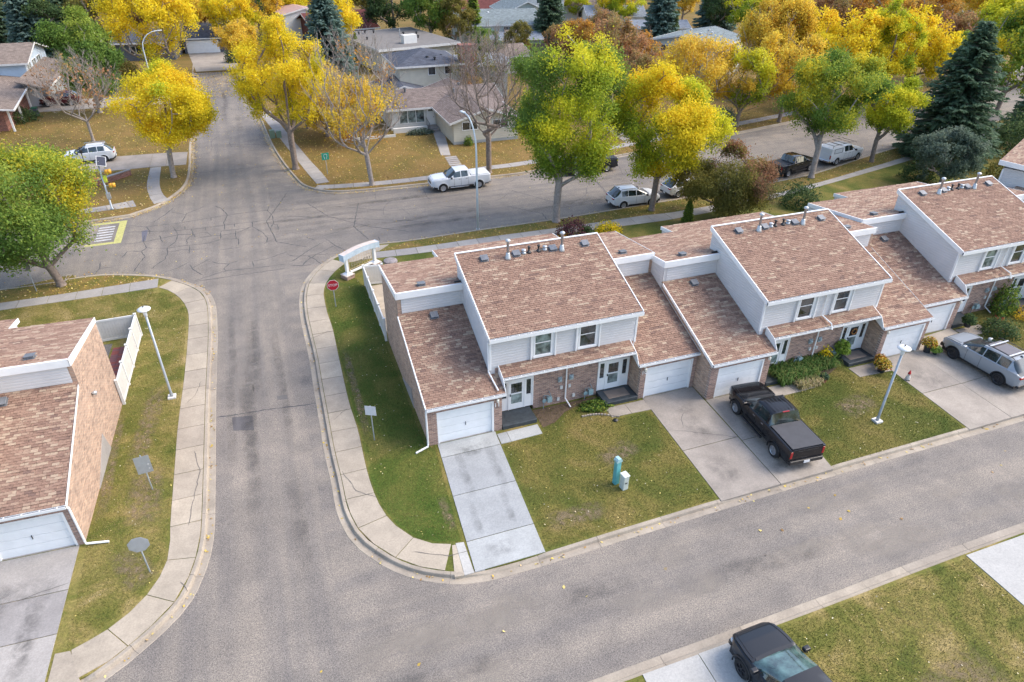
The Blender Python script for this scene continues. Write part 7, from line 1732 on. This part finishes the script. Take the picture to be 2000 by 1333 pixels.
# ---------------------------------------------------------------- grass blades, fallen leaves
def in_poly(P, poly):
    x, y = P[:, 0], P[:, 1]; c = np.zeros(len(P), bool); n = len(poly)
    for i in range(n):
        x0, y0 = poly[i]; x1, y1 = poly[(i+1) % n]
        m = ((y0 > y) != (y1 > y)) & (x < (x1-x0)*(y-y0)/(y1-y0+1e-12)+x0); c ^= m
    return c
def scatter(rng, poly, dens):
    xs = [p[0] for p in poly]; ys = [p[1] for p in poly]; n = int((max(xs)-min(xs))*(max(ys)-min(ys))*dens)
    P = np.stack([rng.uniform(min(xs), max(xs), n), rng.uniform(min(ys), max(ys), n)], 1); return P[in_poly(P, poly)]
def grass(name, polys, dens, h, cols, seed, holes=(), w_=.010):
    rng = np.random.default_rng(seed); P = np.concatenate([scatter(rng, p, dens) for p in polys])
    for q in holes: P = P[~in_poly(P, q)]
    nz = np.sin(P[:, 0]*.9+1)*np.cos(P[:, 1]*.8)+.6*np.sin(P[:, 0]*2.3+P[:, 1]*1.7)+.5*np.sin(P[:, 0]*.35-P[:, 1]*.5); n = len(P)
    a = rng.uniform(0, PI, n); L = h*rng.uniform(.5, 1.2, n); ln = rng.normal(size=(n, 2))*.35*L[:, None]
    dx = np.cos(a)*w_; dy = np.sin(a)*w_
    V = np.stack([np.stack([P[:, 0]-dx, P[:, 1]-dy, np.zeros(n)], 1), np.stack([P[:, 0]+dx, P[:, 1]+dy, np.zeros(n)], 1), np.stack([P[:, 0]+ln[:, 0], P[:, 1]+ln[:, 1], L], 1)], 1).reshape(-1, 3)
    t = np.clip(.5+nz*.22+rng.normal(size=n)*.20, 0, .999)*(len(cols)-1); i0 = t.astype(int); f = (t-i0)[:, None]; ca = np.array(cols); c = (ca[i0]*(1-f)+ca[i0+1]*f)*rng.uniform(.75, 1.25, n)[:, None]
    return tag(inst(name, mesh_np(name, V, np.arange(3*n).reshape(-1, 3), LITTER, tint=np.repeat(c, 3, 0))), kind='stuff')
GC = [(.065, .095, .020), (.115, .130, .032), (.19, .165, .05), (.31, .24, .10)]
front = [[(3.5, -.3), (3.1, -7.9), (11.35, -7.8), (11.75, -1.2), (9.5, -1.2), (9.4, .9), (5.9, .9), (5.7, -1.05), (3.5, -1.1)], [(18.95, -2.45), (17.9, -7.85), (26.35, -7.85), (26.75, -2.5), (24.4, -2.4), (24.3, -.3), (21.6, -.3), (21.5, -2.4)], [(34.2, -1.3), (33.2, -7.85), (46, -7.85), (46, .8), (36.4, .8)], [(-2.98, 18), (-1.2, 21.8), (-.25, 18), (-.15, .2), (.3, -.1), (-.2, -6.3), (-1.9, -5.6), (-2.95, -3.2), (-3.05, 10)]]
left = [[(-14.9, 9.5), (-14.3, 21.8), (-12.6, 21.0), (-11.7, 18), (-11.8, 0), (-11.85, -3.5), (-12.8, -5.2), (-14.9, -6.4), (-14.95, -1)], [(-30, 16), (-30, 22.2), (-14, 22.2), (-14.4, 17.5)]]
south = [[(9.65, -14.2), (19.2, -14.1), (19.2, -22), (9.65, -22)]]
grass('grass_blades', front, 700, .045, GC, 21)
grass('grass_blades', left+south, 650, .045, [(.09, .115, .025), (.155, .15, .04), (.25, .205, .075), (.40, .31, .16)], 22)
def leaves(name, polys, dens, size, cols, seed, zt=.03, jit=.02, holes=()):
    rng = np.random.default_rng(seed); P = np.concatenate([scatter(rng, p, d*dens) for p, d in polys])
    for q in holes: P = P[~in_poly(P, q)]
    n = len(P); q = np.concatenate([P, (zt+rng.uniform(0, jit, n))[:, None]], 1); V, F = leaf_quads(rng, q, size, None, 3.0, 1.3); c = np.array(cols)[rng.integers(0, len(cols), n)]*rng.uniform(.7, 1.25, n)[:, None]
    return tag(inst(name, mesh_np(name, V, F, LITTER, tint=np.repeat(c, 4, 0))), kind='stuff')
LC = [(.60, .44, .08), (.48, .32, .07), (.62, .50, .18), (.34, .21, .08), (.26, .16, .07), (.54, .40, .22)]
allnear = [(p, 1) for p in front+left+south]
leaves('fallen_leaves', allnear, 2.2, .05, [(.55, .45, .2), (.5, .42, .28), (.6, .54, .38), (.42, .30, .14), (.62, .50, .16)], 31, .04)
v1 = ie+[p for p in catmull(t1, 2.0)]; v2 = iw+[p for p in catmull(t2, 2.0)][::-1]
leaves('fallen_leaves', [(v1, 1.0), (v2, 1.6)], 14, .085, LC, 32)
nl = [(-6.3, 98)]+[(x, y) for x, y in offset(k3, .55) if y < 98 and x < 75][::3]+[(75, 70), (30, 100)]
nwp = [(x, y) for x, y in offset(k4, -.55) if y < 98 and x > -45][::3]+[(-45, 98)]
south_v = [(p[0], p[1]) for p in nl]
walks = [[(-5.0, 70), (-3, 55), (-1, 40.2), (.2, 40.1), (-1.8, 55), (-3.6, 70)], [(-1.4, 38.9), (4, 38), (9.5, 37.95), (21.7, 39.4), (45, 43.9), (45, 45.1), (22, 40.6), (9.5, 39.05), (4, 39.1), (-.2, 39.6)], [(15.3, 54.4), (13.4, 40.5), (12.3, 40.5), (14.0, 54.7)], [(-30, 50.4), (-12.8, 50.3), (-12.8, 55.2), (-30, 56)], [(-16.3, 50.4), (-15.2, 39.5), (-13.7, 39.9), (-15.3, 50.4)], [(-34, 78.5), (-12.8, 78.3), (-12.8, 83.6), (-34, 85)], [(14.8, 48.2), (22.6, 48.2), (22.6, 64), (9.2, 64), (9.2, 55.9), (14.8, 55.9)]]
leaves('fallen_leaves', [(nl, 1.0), (nwp, 1.0)], 8.0, .095, LC, 33, .03, .02, walks)
# leaves drifted against kerbs and on the asphalt
def kerb_leaves(pl, d, cond, dens, seed, w_=.5, z=ZR+.02):
    rng = np.random.default_rng(seed); P = np.array([p for p in offset(pl, d) if cond(p)]); i = rng.integers(0, len(P)-1, int(len(P)*dens)); t = rng.random(len(i))[:, None]
    q = P[i]*(1-t)+P[i+1]*t; q = q[np.linalg.norm(P[i+1]-P[i], axis=1) < 2]; q = q+rng.normal(size=q.shape)*w_*.4; q = np.concatenate([q, np.full((len(q), 1), z)+rng.uniform(0, .03, (len(q), 1))], 1)
    V, F = leaf_quads(rng, q, .085, None, 3.0, 1.3); c = np.array(LC)[rng.integers(0, 6, len(q))]*rng.uniform(.75, 1.2, len(q))[:, None]
    tag(inst('kerb_leaves', mesh_np('kerb_leaves', V, F, LITTER, tint=np.repeat(c, 4, 0))), kind='stuff')
kerb_leaves(k3, .15, lambda p: p[1] < 80 and p[0] < 30, 14, 41, .5); kerb_leaves(k4, -.15, lambda p: p[1] < 80 and p[0] > -22, 26, 42, .55)
kerb_leaves(k1, .15, lambda p: p[1] > 22 and p[0] < 50, 5, 43, .5); kerb_leaves(k2, -.15, lambda p: p[1] > 20 and p[0] > -35, 6, 44, .5)
kerb_leaves(k1, .2, lambda p: p[1] < 20 and p[0] < 45, 1.6, 45, .22); kerb_leaves(k2, -.2, lambda p: p[1] < 20 and p[0] > -14, 2.2, 46, .2)
leaves('street_leaves', [([(-60, 27), (-12, 25), (3, 26), (45, 28), (80, 37), (80, 48), (45, 40), (3, 36), (-15, 38), (-60, 36)], 1), ([(-12.2, 38), (-12.4, 57), (-13, 96), (-6.5, 96), (-5, 60), (-2.5, 38)], 1.5)], .6, .075, LC, 47, ZR+.01, .01)
leaves('street_leaves', [([(-13, 80), (-13, 99), (-6.4, 99), (-5.8, 80)], 1), ([(-10.5, -12), (40, -12), (40, -9), (-6, -9)], .02)], 9, .13, LC, 48, ZR+.012, .01)

# ---------------------------------------------------------------- stains and wear with soft edges, lying just above the paving
def mk_stain(name, col, strength, sc):
    m, nt, b = newmat(name, 0.85); tc = _n(nt, 'ShaderNodeTexCoord'); sx = _n(nt, 'ShaderNodeSeparateXYZ'); nt.links.new(tc.outputs['Generated'], sx.inputs[0])
    def par(o):
        a = _n(nt, 'ShaderNodeMath', operation='SUBTRACT'); a.inputs[0].default_value = 1; nt.links.new(o, a.inputs[1])
        c = _n(nt, 'ShaderNodeMath', operation='MULTIPLY'); nt.links.new(o, c.inputs[0]); nt.links.new(a.outputs[0], c.inputs[1])
        d = _n(nt, 'ShaderNodeMath', operation='MULTIPLY', use_clamp=True); nt.links.new(c.outputs[0], d.inputs[0]); d.inputs[1].default_value = 5.0; return d.outputs[0]
    f = _n(nt, 'ShaderNodeMath', operation='MULTIPLY'); nt.links.new(par(sx.outputs[0]), f.inputs[0]); nt.links.new(par(sx.outputs[1]), f.inputs[1])
    nz = ramp(nt, [(0.38, (0, 0, 0)), (0.66, (1, 1, 1))], noise(nt, tc.outputs['Object'], sc, 5, 0.65, 0.6))
    g = _n(nt, 'ShaderNodeMath', operation='MULTIPLY'); nt.links.new(f.outputs[0], g.inputs[0]); nt.links.new(nz, g.inputs[1])
    h = _n(nt, 'ShaderNodeMath', operation='MULTIPLY'); nt.links.new(g.outputs[0], h.inputs[0]); h.inputs[1].default_value = strength
    nt.links.new(h.outputs[0], b.inputs['Alpha']); b.inputs['Base Color'].default_value = (*col, 1)
    return m
ST_D = mk_stain('stain_oil', (0.05, 0.048, 0.045), 0.38, 2.2); ST_M = mk_stain('stain_tyre', (0.10, 0.10, 0.10), 0.26, 1.6); ST_R = mk_stain('stain_road_dark', (0.10, 0.095, 0.09), 0.30, 0.9); ST_L = mk_stain('stain_road_pale', (0.34, 0.30, 0.25), 0.55, 0.8)
ST_E = mk_stain('stain_bare_earth', (0.26, 0.19, 0.12), 0.75, 3.0)
def stain(x, y, w_, d_, rz, m, z, nm='stain'):
    o = MB().add([(-w_/2, -d_/2, 0), (w_/2, -d_/2, 0), (w_/2, d_/2, 0), (-w_/2, d_/2, 0)], [(0, 1, 2, 3)]).build(nm, m, None, False, (x, y, z), rz); tag(o, kind='structure')
for (x, y, w_, d_, a, m) in ((1.1, -2.4, .5, 4.2, -.06, ST_M), (2.65, -2.4, .5, 4.2, -.06, ST_M), (1.9, -1.0, 1.2, .8, 0, ST_D), (1.3, -7.2, 1.4, .9, 0, ST_M), (.75, -5.4, .4, 2.4, -.06, ST_M), (2.3, -5.2, .4, 2.4, -.06, ST_M),
    (13.3, -3.2, 1.2, 2.2, 0, ST_M), (13.6, -1.7, 1.3, .7, .3, ST_M), (16.2, -7.1, 2.6, .9, 0, ST_D), (16.6, -3.0, 1.6, 2.4, 0, ST_D), (12.8, -6.3, 1.6, 2.2, 0, ST_M), (28.2, -3.6, 1.7, 3.0, 0, ST_M), (31.4, -5.4, 2.0, 3.5, 0, ST_M), (5.2, -16.0, 1.5, 2.5, 0, ST_M)):
    stain(x, y, w_, d_, a, m, .0325)
for (x, y, w_, d_, a, m) in ((1.2, -3.2, .8, 3.5, 0, ST_D), (2.6, -4.2, .8, 4.0, 0, ST_D), (1.9, -2.0, 2.8, 1.4, 0, ST_M)):
    q = L_(11.3+x, -d_/2+(y+d_/2)); stain(q[0], q[1], w_, d_, -.041, m, .0325)
rs = random.Random(12)
for k in range(9): stain(rs.uniform(-9.6, -6.2), rs.uniform(-4, 20), rs.uniform(.5, .9), rs.uniform(7, 14), rs.uniform(-.02, .02), ST_R, ZR+.0062+.0003*k)
for k in range(12): stain(rs.uniform(-3, 38), rs.uniform(-12.6, -9.4), rs.uniform(3, 8), rs.uniform(.6, 1.3), rs.uniform(-.04, .04), ST_R if k % 4 == 1 else ST_L, ZR+.0092+.0003*k)
for k in range(8): stain(rs.uniform(-9, 30), rs.uniform(-12.6, -9.6), rs.uniform(1.2, 2.6), rs.uniform(.8, 1.6), rs.uniform(-.6, .6), ST_L, ZR+.013+.0003*k)
for k in range(12): stain(rs.uniform(-14, 45), rs.uniform(27.5, 34.5), rs.uniform(6, 14), rs.uniform(.5, 1.1), .03, ST_R, ZR+.0062+.0003*k)
for k in range(5): stain(-9.2+rs.uniform(-2, 2), rs.uniform(42, 90), rs.uniform(.5, 1.0), rs.uniform(8, 15), .02, ST_R, ZR+.0062+.0003*k)
for (x, y, w_, d_, a) in ((-.35, -4.6, .5, 2.2, 0), (-12.9, 1.0, 1.6, 4.2, 0), (-13.0, -3.2, 1.4, 2.6, .4), (-13.2, 6.5, 1.1, 7.0, -.1), (-2.7, 6, .5, 9, 0), (14.0, -18.5, 4.5, 2.6, .2), (5.0, -6.6, 3.0, 1.2, 0), (8.6, -3.6, 2.4, 1.4, .4), (22.5, -4.4, 2.6, 1.6, .2), (-14.6, 4.0, .6, 8.5, 0)):
    stain(x, y, w_, d_, a, ST_E, .012, 'bare_patch')
